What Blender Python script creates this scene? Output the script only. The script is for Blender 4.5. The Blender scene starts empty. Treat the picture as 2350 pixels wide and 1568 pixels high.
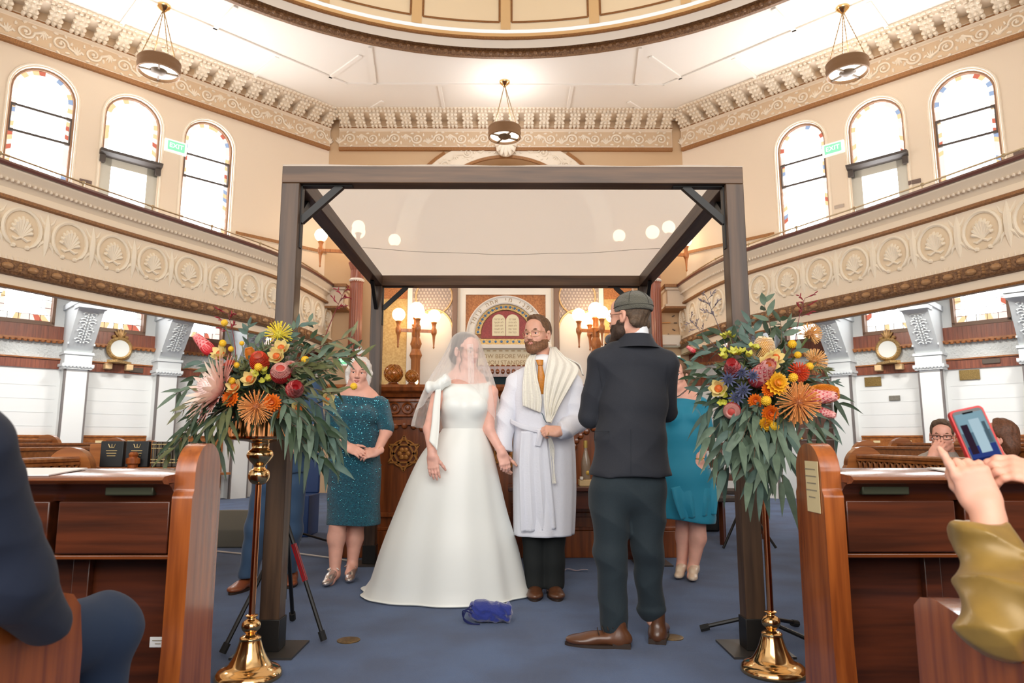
import bpy, bmesh, math, random
import numpy as np
from mathutils import Vector, Matrix
from mathutils.geometry import tessellate_polygon
random.seed(7)
PI = math.pi
SC = bpy.context.scene
COL = SC.collection

# ---------------------------------------------------------------- camera
F_PX, PITCH, YAW, EYE = 1564.8, 0.147, 0.0057, 0.96
cam = bpy.data.cameras.new('camera')
cam.sensor_width = 36.0
cam.lens = F_PX * 36.0 / 2350.0
cam.clip_start, cam.clip_end = 0.05, 200
cam.dof.use_dof = True
cam.dof.focus_distance = 4.35
cam.dof.aperture_fstop = 4.5
camo = bpy.data.objects.new('camera', cam)
COL.objects.link(camo)
camo.location = (0, 0, EYE)
camo.rotation_euler = (PI / 2 + PITCH, 0, -YAW)
SC.camera = camo

# ---------------------------------------------------------------- world, light, exposure
SC.view_settings.view_transform = 'Standard'
SC.view_settings.look = 'None'
SC.view_settings.gamma = 1.0
SC.view_settings.use_curve_mapping = False
SC.view_settings.exposure = 0.0
WIN_E = 22.0       # daylight seen through the panes
world = bpy.data.worlds.new('world')
SC.world = world
world.use_nodes = True
bg = world.node_tree.nodes['Background']
bg.inputs[0].default_value = (1.0, 0.95, 0.90, 1)
bg.inputs[1].default_value = 1.05
cy = SC.cycles
cy.max_bounces = 8
cy.diffuse_bounces = 4
cy.glossy_bounces = 3
cy.transmission_bounces = 4
cy.transparent_max_bounces = 12
cy.caustics_reflective = False
cy.caustics_refractive = False
cy.sample_clamp_indirect = 4.0
cy.use_adaptive_sampling = True
cy.adaptive_threshold = 0.02
cy.use_denoising = True
try:
    cy.denoiser = 'OPENIMAGEDENOISE'
except Exception:
    pass


def area(name, loc, size, power, col, aim=(0, 0, -1), sy=None):
    l = bpy.data.lights.new(name, 'AREA')
    l.energy = power
    l.color = col
    l.shape = 'RECTANGLE'
    l.size = size
    l.size_y = sy or size
    o = bpy.data.objects.new(name, l)
    COL.objects.link(o)
    o.location = loc
    o.rotation_euler = Vector(aim).to_track_quat('-Z', 'Y').to_euler()
    return o


# broad fill light added behind the camera; no windows are modelled there
area('rear_fill_light', (0.0, -4.2, 4.2), 9.0, 680, (1.0, 0.965, 0.925), (0, 1, -0.12), 4.5)


# ---------------------------------------------------------------- geometry helpers
def ray(px, py):
    x = (px - 1175) / F_PX
    u = (784 - py) / F_PX
    y = math.cos(PITCH) - u * math.sin(PITCH)
    z = u * math.cos(PITCH) + math.sin(PITCH)
    c, s = math.cos(YAW), math.sin(YAW)
    return Vector((c * x + s * y, -s * x + c * y, z))


def P(px, py, y):
    """the room point at depth y that the photograph shows at px, py"""
    r = ray(px, py)
    k = y / r.y
    return Vector((r.x * k, y, r.z * k + EYE))


def lin(c):
    return tuple((v / 12.92 if v <= 0.04045 else ((v + 0.055) / 1.055) ** 2.4) for v in [q / 255.0 for q in c])


def props(o, label=None, cat=None, group=None, kind=None):
    if label:
        o['label'] = label
    if cat:
        o['category'] = cat
    if group:
        o['group'] = group
    if kind:
        o['kind'] = kind
    return o


def thing(name, label, cat, loc=(0, 0, 0), group=None, rot=(0, 0, 0), kind=None):
    o = bpy.data.objects.new(name, None)
    o.empty_display_size = 0.1
    COL.objects.link(o)
    o.location = loc
    o.rotation_euler = rot
    return props(o, label, cat, group, kind)


def attach(o, parent, local=False):
    o.parent = parent
    if not local:
        o.matrix_parent_inverse = parent.matrix_basis.inverted() if parent.type == 'EMPTY' else Matrix.Identity(4)
    return o


def dup(root, loc=None, rot=None, scale=None, label=None, group=None):
    r = root.copy()
    COL.objects.link(r)
    if loc is not None:
        r.location = loc
    if rot is not None:
        r.rotation_euler = rot
    if scale is not None:
        r.scale = (scale,) * 3 if not hasattr(scale, '__len__') else scale
    if label:
        r['label'] = label
    if group:
        r['group'] = group
    for ch in list(root.children):
        c = ch.copy()
        COL.objects.link(c)
        c.parent = r
        for g in ch.children:
            d = g.copy()
            COL.objects.link(d)
            d.parent = c
    return r


def chaikin(pr, it=2):
    for _ in range(it):
        out = [pr[0]]
        for a, b in zip(pr, pr[1:]):
            out += [tuple(.75 * u + .25 * v for u, v in zip(a, b)), tuple(.25 * u + .75 * v for u, v in zip(a, b))]
        pr = out + [pr[-1]]
    return pr


class MB:
    """collects faces; build() links them as ONE mesh object"""

    def __init__(s, T=None, flip=False):
        s.v, s.f, s.m, s.T, s.flip = [], [], [], T, flip

    def add(s, vs, fs, mi=0):
        o = len(s.v)
        s.v += [s.T(v) for v in vs] if s.T else [tuple(v) for v in vs]
        for f in fs:
            f = [i + o for i in f]
            s.f.append(f[::-1] if s.flip else f)
            s.m.append(mi)
        return s

    def box(s, a, b, mi=0):
        x0, y0, z0 = a
        x1, y1, z1 = b
        return s.add([(x0, y0, z0), (x1, y0, z0), (x1, y1, z0), (x0, y1, z0), (x0, y0, z1), (x1, y0, z1), (x1, y1, z1), (x0, y1, z1)],
                     [(0, 3, 2, 1), (4, 5, 6, 7), (0, 1, 5, 4), (1, 2, 6, 5), (2, 3, 7, 6), (3, 0, 4, 7)], mi)

    def loft(s, rings, cap=True, closed=True, mi=0):
        n = len(rings[0])
        vs = [p for r in rings for p in r]
        fs = []
        for i in range(len(rings) - 1):
            for j in range(n if closed else n - 1):
                k = (j + 1) % n
                fs.append((i * n + j, i * n + k, (i + 1) * n + k, (i + 1) * n + j))
        if cap and closed:
            fs.append(tuple(range(n))[::-1])
            fs.append(tuple(range((len(rings) - 1) * n, len(rings) * n)))
        return s.add(vs, fs, mi)

    def tube(s, pts, r, n=8, mi=0, cap=True):
        pts = [Vector(p) for p in pts]
        rs = r if hasattr(r, '__len__') else [r] * len(pts)
        rings = []
        t0 = (pts[1] - pts[0]).normalized()
        u = t0.orthogonal().normalized()
        for i, p in enumerate(pts):
            t = (pts[min(i + 1, len(pts) - 1)] - pts[max(i - 1, 0)]).normalized()
            u = (u - t * u.dot(t))
            u = u.normalized() if u.length > 1e-6 else t.orthogonal().normalized()
            w = t.cross(u)
            rings.append([p + (u * math.cos(2 * PI * k / n) + w * math.sin(2 * PI * k / n)) * rs[i] for k in range(n)])
        return s.loft(rings, cap, True, mi)

    def bar(s, a, b, w, h=None, mi=0, up=(0, 0, 1)):
        a, b = Vector(a), Vector(b)
        h = h or w
        t = (b - a).normalized()
        u = Vector(up)
        u = u - t * u.dot(t)
        u = u.normalized() if u.length > 1e-4 else t.orthogonal().normalized()
        q = t.cross(u)
        return s.loft([[p + q * sx * w / 2 + u * sy * h / 2 for sx, sy in ((-1, -1), (1, -1), (1, 1), (-1, 1))] for p in (a, b)], True, True, mi)

    def lathe(s, prof, c=(0, 0, 0), n=24, mi=0, axis=None, fl=0, cap=True):
        """prof: (radius, height) pairs going up"""
        c = Vector(c)
        R = Vector(axis).to_track_quat('Z', 'Y').to_matrix() if axis is not None else None
        rings = []
        for r, z in prof:
            ring = []
            for k in range(n):
                rr = r * (1 + (fl if k % 2 else 0))
                p = Vector((rr * math.cos(2 * PI * k / n), rr * math.sin(2 * PI * k / n), z))
                ring.append(c + (R @ p if R else p))
            rings.append(ring)
        return s.loft(rings, cap, True, mi)

    def ball(s, c, r, n=12, mi=0, rot=None):
        r = r if hasattr(r, '__len__') else (r, r, r)
        c = Vector(c)
        m = max(4, n // 2)
        rings = []
        for i in range(m + 1):
            a = -PI / 2 + PI * (i + 0.001 if i == 0 else (i - 0.001 if i == m else i)) / m
            ring = []
            for k in range(n):
                p = Vector((r[0] * math.cos(a) * math.cos(2 * PI * k / n), r[1] * math.cos(a) * math.sin(2 * PI * k / n), r[2] * math.sin(a)))
                ring.append(c + (rot @ p if rot else p))
            rings.append(ring)
        return s.loft(rings, True, True, mi)

    def grid(s, fn, nu, nv, mi=0):
        vs = [fn(i / nu, j / nv) for i in range(nu + 1) for j in range(nv + 1)]
        return s.add(vs, [(i * (nv + 1) + j, (i + 1) * (nv + 1) + j, (i + 1) * (nv + 1) + j + 1, i * (nv + 1) + j + 1) for i in range(nu) for j in range(nv)], mi)

    def poly(s, loops, fn, mi=0, rev=False):
        """flat area in 2d with holes; fn maps (a, b) to 3d"""
        tri = tessellate_polygon([[Vector((a, b, 0)) for a, b in l] for l in loops])
        flat = [p for l in loops for p in l]
        fs = []
        for t in tri:
            (ax, ay), (bx, by), (cx, cy_) = (flat[i] for i in t)
            ccw = (bx - ax) * (cy_ - ay) - (by - ay) * (cx - ax) > 0
            fs.append(tuple(t) if ccw != rev else tuple(t)[::-1])
        return s.add([fn(a, b) for a, b in flat], fs, mi)

    def extr(s, loop, fn, d0, d1, mi=0):
        """solid: closed 2d loop between depths d0 and d1; fn maps (a, b, d)"""
        n = len(loop)
        ar = sum(loop[i][0] * loop[(i + 1) % n][1] - loop[(i + 1) % n][0] * loop[i][1] for i in range(n))
        if ar < 0:
            loop = loop[::-1]
        s.poly([loop], lambda a, b: fn(a, b, d1), mi)
        s.poly([loop], lambda a, b: fn(a, b, d0), mi, True)
        return s.add([fn(a, b, d) for d in (d0, d1) for a, b in loop], [(i, (i + 1) % n, n + (i + 1) % n, n + i) for i in range(n)], mi)

    def sweep(s, path, prof, mi=0, closed=False, cap=True):
        """prof (off, z) points swept along a plan path (x, y); off to the left of travel"""
        n = len(path)
        path = [Vector((p[0], p[1])) for p in path]
        rows = []
        for i in range(n):
            a = path[i - 1] if (i > 0 or closed) else path[i]
            b = path[(i + 1) % n] if (i < n - 1 or closed) else path[i]
            d1 = (path[i] - a)
            d2 = (b - path[i])
            d1 = d1.normalized() if d1.length > 1e-9 else d2.normalized()
            d2 = d2.normalized() if d2.length > 1e-9 else d1
            n1, n2 = Vector((-d1.y, d1.x)), Vector((-d2.y, d2.x))
            m = (n1 + n2).normalized()
            k = 1 / max(0.3, m.dot(n1))
            rows.append([(path[i].x + m.x * o * k, path[i].y + m.y * o * k, z) for o, z in prof])
        if closed:
            rows.append(rows[0])
        return s.loft(rows, cap and not closed, True, mi)

    def build(s, name, mats, parent=None, smooth=True, bevel=0, angle=0.62, local=False, **kw):
        me = bpy.data.meshes.new(name)
        me.from_pydata([tuple(v) for v in s.v], [], s.f)
        mats = mats if isinstance(mats, (list, tuple)) else [mats]
        for m in mats:
            me.materials.append(m)
        if len(mats) > 1:
            me.polygons.foreach_set('material_index', s.m)
        if smooth:
            me.polygons.foreach_set('use_smooth', [True] * len(me.polygons))
            me.set_sharp_from_angle(angle=angle)
        me.update()
        o = bpy.data.objects.new(name, me)
        COL.objects.link(o)
        if parent is not None:
            attach(o, parent, local)
        if bevel:
            b = o.modifiers.new('edge', 'BEVEL')
            b.width = bevel
            b.segments = 2
            b.limit_method = 'ANGLE'
        return props(o, **kw)


# ---------------------------------------------------------------- materials
MATS = {}


def mat(name, col, rough=0.6, metal=0.0, emit=0.0, ecol=None, bump=0.0, bscale=40.0, var=0.0, vscale=6.0, col2=None, sheen=0.0, trans=0.0, coat=0.0, stretch=None, sub=0.0):
    if name in MATS:
        return MATS[name]
    m = bpy.data.materials.new(name)
    m.use_nodes = True
    nt = m.node_tree
    b = nt.nodes['Principled BSDF']
    c = lin(col) + (1,)
    b.inputs['Base Color'].default_value = c
    b.inputs['Roughness'].default_value = rough
    b.inputs['Metallic'].default_value = metal
    if coat:
        b.inputs['Coat Weight'].default_value = coat
        b.inputs['Coat Roughness'].default_value = 0.12
    if sheen:
        b.inputs['Sheen Weight'].default_value = sheen
    if sub:
        b.inputs['Subsurface Weight'].default_value = sub
        b.inputs['Subsurface Radius'].default_value = (0.02, 0.008, 0.004)
    if emit:
        b.inputs['Emission Color'].default_value = lin(ecol or col) + (1,)
        b.inputs['Emission Strength'].default_value = emit
    tc = nt.nodes.new('ShaderNodeTexCoord')
    src = tc.outputs['Object']
    if stretch:
        mp = nt.nodes.new('ShaderNodeMapping')
        mp.inputs['Scale'].default_value = stretch
        nt.links.new(src, mp.inputs['Vector'])
        src = mp.outputs['Vector']
    if var or col2:
        n = nt.nodes.new('ShaderNodeTexNoise')
        n.inputs['Scale'].default_value = vscale
        n.inputs['Detail'].default_value = 6
        nt.links.new(src, n.inputs['Vector'])
        r = nt.nodes.new('ShaderNodeValToRGB')
        r.color_ramp.elements[0].position = 0.35
        r.color_ramp.elements[1].position = 0.65
        if col2:
            r.color_ramp.elements[0].color = c
            r.color_ramp.elements[1].color = lin(col2) + (1,)
        else:
            r.color_ramp.elements[0].color = tuple(v * (1 - var) for v in c[:3]) + (1,)
            r.color_ramp.elements[1].color = tuple(min(1, v * (1 + var)) for v in c[:3]) + (1,)
        nt.links.new(n.outputs['Fac'], r.inputs['Fac'])
        nt.links.new(r.outputs['Color'], b.inputs['Base Color'])
    if bump:
        n2 = nt.nodes.new('ShaderNodeTexNoise')
        n2.inputs['Scale'].default_value = bscale
        n2.inputs['Detail'].default_value = 4
        nt.links.new(src, n2.inputs['Vector'])
        bp = nt.nodes.new('ShaderNodeBump')
        bp.inputs['Strength'].default_value = bump
        bp.inputs['Distance'].default_value = 0.02
        nt.links.new(n2.outputs['Fac'], bp.inputs['Height'])
        nt.links.new(bp.outputs['Normal'], b.inputs['Normal'])
    if trans:
        out = nt.nodes['Material Output']
        tr = nt.nodes.new('ShaderNodeBsdfTranslucent')
        tr.inputs['Color'].default_value = c
        mx = nt.nodes.new('ShaderNodeMixShader')
        mx.inputs[0].default_value = trans
        nt.links.new(b.outputs[0], mx.inputs[1])
        nt.links.new(tr.outputs[0], mx.inputs[2])
        nt.links.new(mx.outputs[0], out.inputs['Surface'])
    MATS[name] = m
    return m


def sheer(name, col, opacity, tl_mix=0.4, edge=0.45):
    m = bpy.data.materials.new(name)
    m.use_nodes = True
    nt = m.node_tree
    nt.nodes.remove(nt.nodes['Principled BSDF'])
    out = nt.nodes['Material Output']
    tp = nt.nodes.new('ShaderNodeBsdfTransparent')
    df = nt.nodes.new('ShaderNodeBsdfDiffuse')
    tl = nt.nodes.new('ShaderNodeBsdfTranslucent')
    for q in (df, tl):
        q.inputs['Color'].default_value = lin(col) + (1,)
    a = nt.nodes.new('ShaderNodeMixShader')
    a.inputs[0].default_value = tl_mix
    nt.links.new(df.outputs[0], a.inputs[1])
    nt.links.new(tl.outputs[0], a.inputs[2])
    lw = nt.nodes.new('ShaderNodeLayerWeight')
    lw.inputs['Blend'].default_value = 0.35
    mt = nt.nodes.new('ShaderNodeMath')
    mt.operation = 'MULTIPLY_ADD'
    mt.inputs[1].default_value = edge
    mt.inputs[2].default_value = opacity
    nt.links.new(lw.outputs['Facing'], mt.inputs[0])
    b = nt.nodes.new('ShaderNodeMixShader')
    nt.links.new(mt.outputs[0], b.inputs[0])
    nt.links.new(tp.outputs[0], b.inputs[1])
    nt.links.new(a.outputs[0], b.inputs[2])
    nt.links.new(b.outputs[0], out.inputs['Surface'])
    return m


def wood(name, c1, c2, rough=0.35, axis=2, scale=1.0, coat=0.3):
    st = [14 * scale] * 3
    st[axis] = 0.9 * scale
    return mat(name, c1, rough, col2=c2, vscale=2.2, stretch=tuple(st), coat=coat, bump=0.04, bscale=3)


CREAM = mat('cream_plaster', (224, 206, 184), 0.7)
CREAM_D = mat('tan_plaster', (200, 168, 132), 0.7)
CREAM_L = mat('pale_relief_plaster', (232, 218, 198), 0.65)
CEIL = mat('ceiling_plaster', (232, 224, 214), 0.75)
BROWNLINE = mat('bronze_brown_trim', (146, 98, 52), 0.5, var=0.25, vscale=60)
BRONZE = mat('bronze_relief', (142, 104, 68), 0.45, col2=(96, 62, 36), vscale=40, bump=0.6, bscale=70)
MAROON = mat('maroon_rail', (92, 44, 34), 0.35, coat=0.3)
WHITE = mat('white_painted_wall', (226, 228, 226), 0.6)
WHITE_G = mat('grey_white_plaster', (214, 219, 220), 0.6)
EMBOSS = mat('embossed_paper', (205, 208, 206), 0.6, bump=1.0, bscale=32)
REDWOOD = wood('red_brown_boarding', (140, 74, 48), (112, 56, 38), 0.45, 2, 1.4)
PEW = wood('polished_pew_wood', (174, 94, 40), (126, 62, 26), 0.22, 2, 0.9, 0.6)
PEWX = wood('polished_pew_rail_wood', (140, 74, 34), (96, 46, 20), 0.22, 0, 0.9, 0.6)
PEWD = wood('dark_pew_wood', (98, 46, 23), (62, 29, 15), 0.3, 0, 0.9, 0.4)
PEWB = wood('honey_pew_wood', (168, 104, 52), (134, 78, 36), 0.3, 0, 0.9, 0.4)
POSTW = wood('walnut_stained_timber', (90, 66, 46), (56, 39, 27), 0.5, 2, 0.8, 0.1)
POSTX = wood('walnut_stained_rail', (108, 78, 52), (70, 50, 34), 0.5, 0, 0.8, 0.1)
POSTY = wood('walnut_stained_side_rail', (94, 70, 52), (60, 42, 30), 0.5, 1, 0.8, 0.1)
BIMAH = wood('carved_bimah_wood', (150, 80, 34), (108, 54, 20), 0.28, 2, 0.8, 0.5)
BIMAHD = wood('dark_bimah_wood', (92, 44, 22), (66, 30, 14), 0.3, 0, 0.9, 0.4)
GILT = mat('gilded_carving', (170, 112, 48), 0.4, 0.3)
BLACKM = mat('black_metal', (32, 31, 30), 0.45, 0.3)
GREYM = mat('dark_steel_plate', (88, 84, 80), 0.4, 0.7)
BRASS = mat('polished_brass', (232, 190, 132), 0.12, 1.0)
BRASSD = mat('aged_brass', (164, 126, 70), 0.35, 0.9, bump=0.2, bscale=60)
COPPER = mat('polished_copper_brass', (232, 158, 104), 0.1, 1.0)
GLOBE = mat('lit_opal_globe', (255, 238, 208), 0.3, emit=9.0, ecol=(255, 226, 184))
BULBW = mat('lit_diffuser', (255, 250, 238), 0.4, emit=3.2, ecol=(255, 248, 232))
LAMPW = wood('carved_oak_lamp', (196, 122, 60), (160, 92, 40), 0.4, 2, 1.0)
# ================================================================ the setting
def side_T(s):
    """(t along the slanted wall, off into the room, z); s=-1 left wall, +1 right wall"""
    def T(p):
        t, o, z = p
        x = -3.71 - .70711 * t + .70711 * o
        y = 13.42 - .70711 * t - .70711 * o
        return (x, y, z) if s < 0 else (-0.1 - x, y, z)
    return T


def mx(x, s):
    return x if s < 0 else -0.1 - x


CZ = 7.62
cor = [(-3.71, 13.42), (-8.89, 8.24), (-8.89, 0.92), (-6.0, -2.0)]
# floor
m = MB()
m.box((-9.2, -6, -0.2), (9.2, 14.4, 0.0))
CARPET = mat('blue_carpet', (68, 98, 144), 0.95, col2=(52, 75, 114), vscale=2.6, bump=0.6, bscale=260, sheen=0.2)
m.build('floor', CARPET, kind='structure')

# ceiling with the round opening of the dome
ring = [(-0.05 + 6.5 * math.cos(2 * PI * k / 96), 4.57 + 6.5 * math.sin(2 * PI * k / 96)) for k in range(96)]
octo = [(-3.71, 13.42), (-8.89, 8.24), (-8.89, 0.92), (-3.71, -4.26), (3.61, -4.26), (8.79, 0.92), (8.79, 8.24), (3.61, 13.42)]
m = MB()
m.poly([octo, ring], lambda a, b: (a, b, CZ))
m.poly([octo, ring], lambda a, b: (a, b, CZ + .12), 0, True)
ceil = m.build('ceiling', CEIL, smooth=False, kind='structure')
m = MB()
inner = [(-3.03, 11.97), (-6.95, 8.05)]
for s in (-1, 1):
    a, b = [(mx(x, s), y) for x, y in inner]
    m.bar((*a, CZ), (*b, CZ), .07, .05)
    for t, o0, o1 in ((0.9, 1.5, 2.5), (3.0, 1.5, 2.3), (5.0, 1.5, 2.5), (-.3, .4, 1.45), (1.9, .5, 1.45), (4.1, .5, 1.45), (6.1, .5, 1.45)):
        p, q = side_T(s)((t, o0, CZ)), side_T(s)((t, o1, CZ))
        m.bar(p, q, .07, .05)
m.bar((-3.03, 11.97, CZ), (2.93, 11.97, CZ), .07, .05)
for x in (-1.3, 1.2):
    m.bar((x, 12.0, CZ), (x, 13.0, CZ), .06, .05)
for x in (-2.35, 2.25):
    m.bar((x, 10.75, CZ), (x - .15 * (1 if x < 0 else -1), 11.95, CZ), .06, .05)
m.build('ceiling_batten', CEIL, ceil, smooth=False)

# dome: moulded ring, drum and panels
DOME_P = mat('dome_panel_plaster', (255, 236, 202), 0.7)
DOME_B = mat('dome_band_ochre', (236, 198, 144), 0.65)
m = MB()
c0 = (-0.05, 4.57, 0)
N = 104
prof = [(6.52, 7.60), (6.44, 7.59), (6.40, 7.64), (6.44, 7.70), (6.38, 7.72)]


def ringlath(m, pr, mi=0):
    n = N
    rows = []
    for r, z in pr:
        rows.append([(c0[0] + r * math.cos(2 * PI * k / n), c0[1] + r * math.sin(2 * PI * k / n), z) for k in range(n)])
    m.loft(rows, False, True, mi)


dome = MB()
R0 = 6.36
zs = lambda a: 7.9 + 5.2 * math.sin(a)
rs = lambda a: R0 * math.cos(a)
ringlath(dome, [(6.38, 7.72), (6.36, 7.86)], 0)
ringlath(dome, [(6.36, 7.88), (6.36, 7.99)], 1)
angs = [0.0 + .02 * 1] + [0.02 + (1.42 - .02) * i / 14 for i in range(1, 15)]
ringlath(dome, [(rs(a), zs(a) + .05) for a in angs] + [(0.3, 13.2)], 2)
dm = dome.build('ceiling_dome', [CEIL, DOME_B, DOME_P], smooth=True, kind='structure')
m = MB()
ringlath(m, prof, 0)
for k in range(N * 3):
    a = 2 * PI * k / (N * 3)
    if math.sin(a) > -.2:
        m.ball((c0[0] + 6.40 * math.cos(a), c0[1] + 6.40 * math.sin(a), 7.64), (.035, .035, .03), 6)
m.build('dome_ring_moulding', BRONZE, dm)
m = MB()
ringlath(m, [(6.37, 7.86), (6.33, 7.87), (6.33, 7.91), (6.37, 7.92)], 0)
for k in range(26):
    a = PI / 2 + 2 * PI * k / 26
    da = 2 * PI / 26
    # ochre rib and the brown border of each panel
    def arc(aa, e0, e1, w, off, mi, n=8):
        rows = []
        for i in range(n + 1):
            e = e0 + (e1 - e0) * i / n
            r, z = rs(e) - off, zs(e) + .05
            rows.append([(c0[0] + r * math.cos(aa) - w * math.sin(aa) * q, c0[1] + r * math.sin(aa) + w * math.cos(aa) * q, z) for q in (-1, 1)])
        m.loft(rows, False, False, mi)
    arc(a, .02, 1.2, .085, .012, 1)
    for q in (-1, 1):
        arc(a + q * .0165, .045, 1.2, .018, .02, 0)
    rows = []
    for i in range(7):
        aa = a + .0165 + (da - .033) * i / 6
        rows.append([(c0[0] + (rs(e) - .02) * math.cos(aa), c0[1] + (rs(e) - .02) * math.sin(aa), zs(e) + .05) for e in (.042, .049)])
    m.loft(rows, False, False, 0)
m.build('dome_panel_border', [BROWNLINE, DOME_B], dm, smooth=False)

# ---------------------------------------------------------------- slanted walls with windows, doors, cornice, lower storey
PANE = bpy.data.materials.new('daylit_pane')


def emis(name, col, e):
    k = 'em_' + name
    if k in MATS:
        return MATS[k]
    q = bpy.data.materials.new(name)
    q.use_nodes = True
    nt = q.node_tree
    nt.nodes.remove(nt.nodes['Principled BSDF'])
    em = nt.nodes.new('ShaderNodeEmission')
    em.inputs[0].default_value = lin(col) + (1,)
    em.inputs[1].default_value = e
    nt.links.new(em.outputs[0], nt.nodes['Material Output'].inputs['Surface'])
    MATS[k] = q
    return q


G_W = emis('daylit_clear_glass', (250, 252, 255), WIN_E)
G_S = [emis('daylit_white_glass', (255, 250, 240), 2.2), emis('daylit_amber_glass', (255, 210, 158), 1.3), emis('daylit_red_glass', (232, 128, 104), 1.0),
       emis('daylit_blue_glass', (176, 196, 228), 1.0), emis('daylit_pink_glass', (255, 226, 214), 1.4)]
LEAD = mat('dark_window_frame', (70, 62, 58), 0.5)
FRAMEB = mat('bronze_window_frame', (120, 88, 66), 0.5)
DOORG = mat('grey_painted_door', (196, 192, 180), 0.55)
win_n = [0]


def arch_pts(tc, w, zs_, zb, n=14):
    r = w / 2
    pts = [(tc - r, zb), (tc + r, zb)]
    pts += [(tc + r * math.cos(PI * i / n), zs_ + r * math.sin(PI * i / n)) for i in range(n + 1)]
    return pts


def border(m, outer, inner, pal, rnd, seg=.075):
    """strip of coloured glass between two matching outlines"""
    n = len(outer)
    for i in range(n):
        a0, a1 = Vector(outer[i]), Vector(outer[(i + 1) % n])
        b0, b1 = Vector(inner[i]), Vector(inner[(i + 1) % n])
        k = max(1, int((a1 - a0).length / seg))
        for j in range(k):
            u, v = j / k, (j + 1) / k
            q = [a0.lerp(a1, u), a0.lerp(a1, v), b0.lerp(b1, v), b0.lerp(b1, u)]
            m.add([(p.x, -.1, p.y) for p in q], [(0, 1, 2, 3)], rnd.choice(pal))


def upper_window(s, tc, door=False):
    T = side_T(s)
    rnd = random.Random(int(tc * 100) + s)
    fl = s > 0
    win_n[0] += 1
    zb = 5.62 if door else 4.3
    o = arch_pts(tc, .86, 6.3, zb)
    i1 = arch_pts(tc, .80, 6.3, zb + .03)
    i2 = arch_pts(tc, .66, 6.3, zb + .1)
    m = MB(T, fl)
    m.poly([i2], lambda a, b: (a, -.1, b), 0)
    border(m, i1, i2, [1, 5, 1, 2, 5, 3, 5, 2, 1, 4, 5, 2, 1, 5], rnd)
    w = m.build('window_%d' % win_n[0], [G_W] + G_S, smooth=False, kind='structure')
    f = MB(T, fl)
    n = len(o)
    for k in range(n):
        a, b, c, d = o[k], o[(k + 1) % n], i1[(k + 1) % n], i1[k]
        f.add([(a[0], -.05, a[1]), (b[0], -.05, b[1]), (c[0], -.05, c[1]), (d[0], -.05, d[1]), (d[0], -.12, d[1]), (c[0], -.12, c[1])], [(0, 1, 2, 3), (3, 2, 5, 4)])
    f.build('window_frame', FRAMEB, w, smooth=False)
    if not door:
        f = MB(T, fl)
        for z in (6.04, 5.63):
            f.box((tc - .41, -.1, z - .02), (tc + .41, -.06, z + .02))
        for t in (tc - .4, tc + .4):
            f.box((t - .02, -.1, 5.63), (t + .02, -.055, 6.04))
        f.build('window_sash', LEAD, w, smooth=False)
    return w


def plate(name, label, cat, s, t, z, w, h, mats, off=.0, group=None, d=.02):
    m = MB(side_T(s), s > 0)
    m.box((t - w / 2, off, z - h / 2), (t + w / 2, off + d, z + h / 2))
    o = m.build(name, mats, bevel=.004)
    return props(o, label, cat, group)


BR = MB


def scroll(m, T2, u0, z0, L, H, flip, n=26):
    """one acanthus scroll of raised plaster between u0 and u0+L; T2 maps (u, z, d)"""
    q = -1 if flip else 1
    cx, cz, R = u0 + L * .5, z0, H * .33
    pts, rad = [], []
    for i in range(n):
        f = i / (n - 1)
        a = PI * (1.05 - 2.6 * f)
        r = R * (1 - .62 * f)
        pts.append(T2(cx + r * math.cos(a), cz + q * r * math.sin(a) * .95, .012))
        rad.append(H * (.06 - .02 * f))
    m.tube(pts, rad, 5)
    a0 = pts[0]
    m.tube([T2(u0 - L * .05, z0 - q * H * .28, .008), T2(u0 + L * .05, z0 - q * H * .2, .012), a0], [H * .04, H * .06, H * .06], 5)
    m.ball(T2(cx, cz, .014), (H * .09,) * 3, 6)
    for k in range(5):   # fan of acanthus in the gap between two scrolls
        a = PI / 2 * q + (k - 2) * .5
        p = Vector(T2(u0, z0 - q * H * .30, .006))
        e = Vector(T2(u0 + L * .20 * math.cos(a), z0 - q * H * .30 + H * .42 * math.sin(a), .008))
        m.tube([p, p.lerp(e, .6), e], [H * .03, H * .05, H * .014], 5)
    for k in range(7):   # leaf lobes round the scroll
        a = PI * (.95 - .27 * k)
        b = R * 1.28
        p = Vector(T2(cx + b * math.cos(a), cz + q * b * math.sin(a), .006))
        e = Vector(T2(cx + b * 1.25 * math.cos(a - .35), cz + q * b * 1.25 * math.sin(a - .35), .006))
        m.tube([p, p.lerp(e, .6), e], [H * .05, H * .065, H * .015], 5)


def modillion(m, T2, u, w):
    """leaf-faced bracket under the ceiling; T2 maps (u, off, z)"""
    prof = [(.10, 7.43), (.16, 7.425), (.24, 7.45), (.33, 7.50), (.42, 7.53), (.45, 7.56), (.10, 7.565)]
    for sgn in (1,):
        m.loft([[T2(u + q * w * .42, a, b) for a, b in prof] for q in (-1, 1)])
    for k in range(5):      # acanthus lobes on its face
        a, b = prof[k]
        for q in (-.5, 0, .5):
            m.ball(T2(u + q * w * .8, a + .012, b - .008), (w * .17, .034, .034), 6)
    for q in (-1, 1):
        m.ball(T2(u + q * w * .42, .42, 7.535), (.03, .03, .03), 6)


TANG = mat('tan_frieze_ground', (206, 178, 146), .7)


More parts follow.
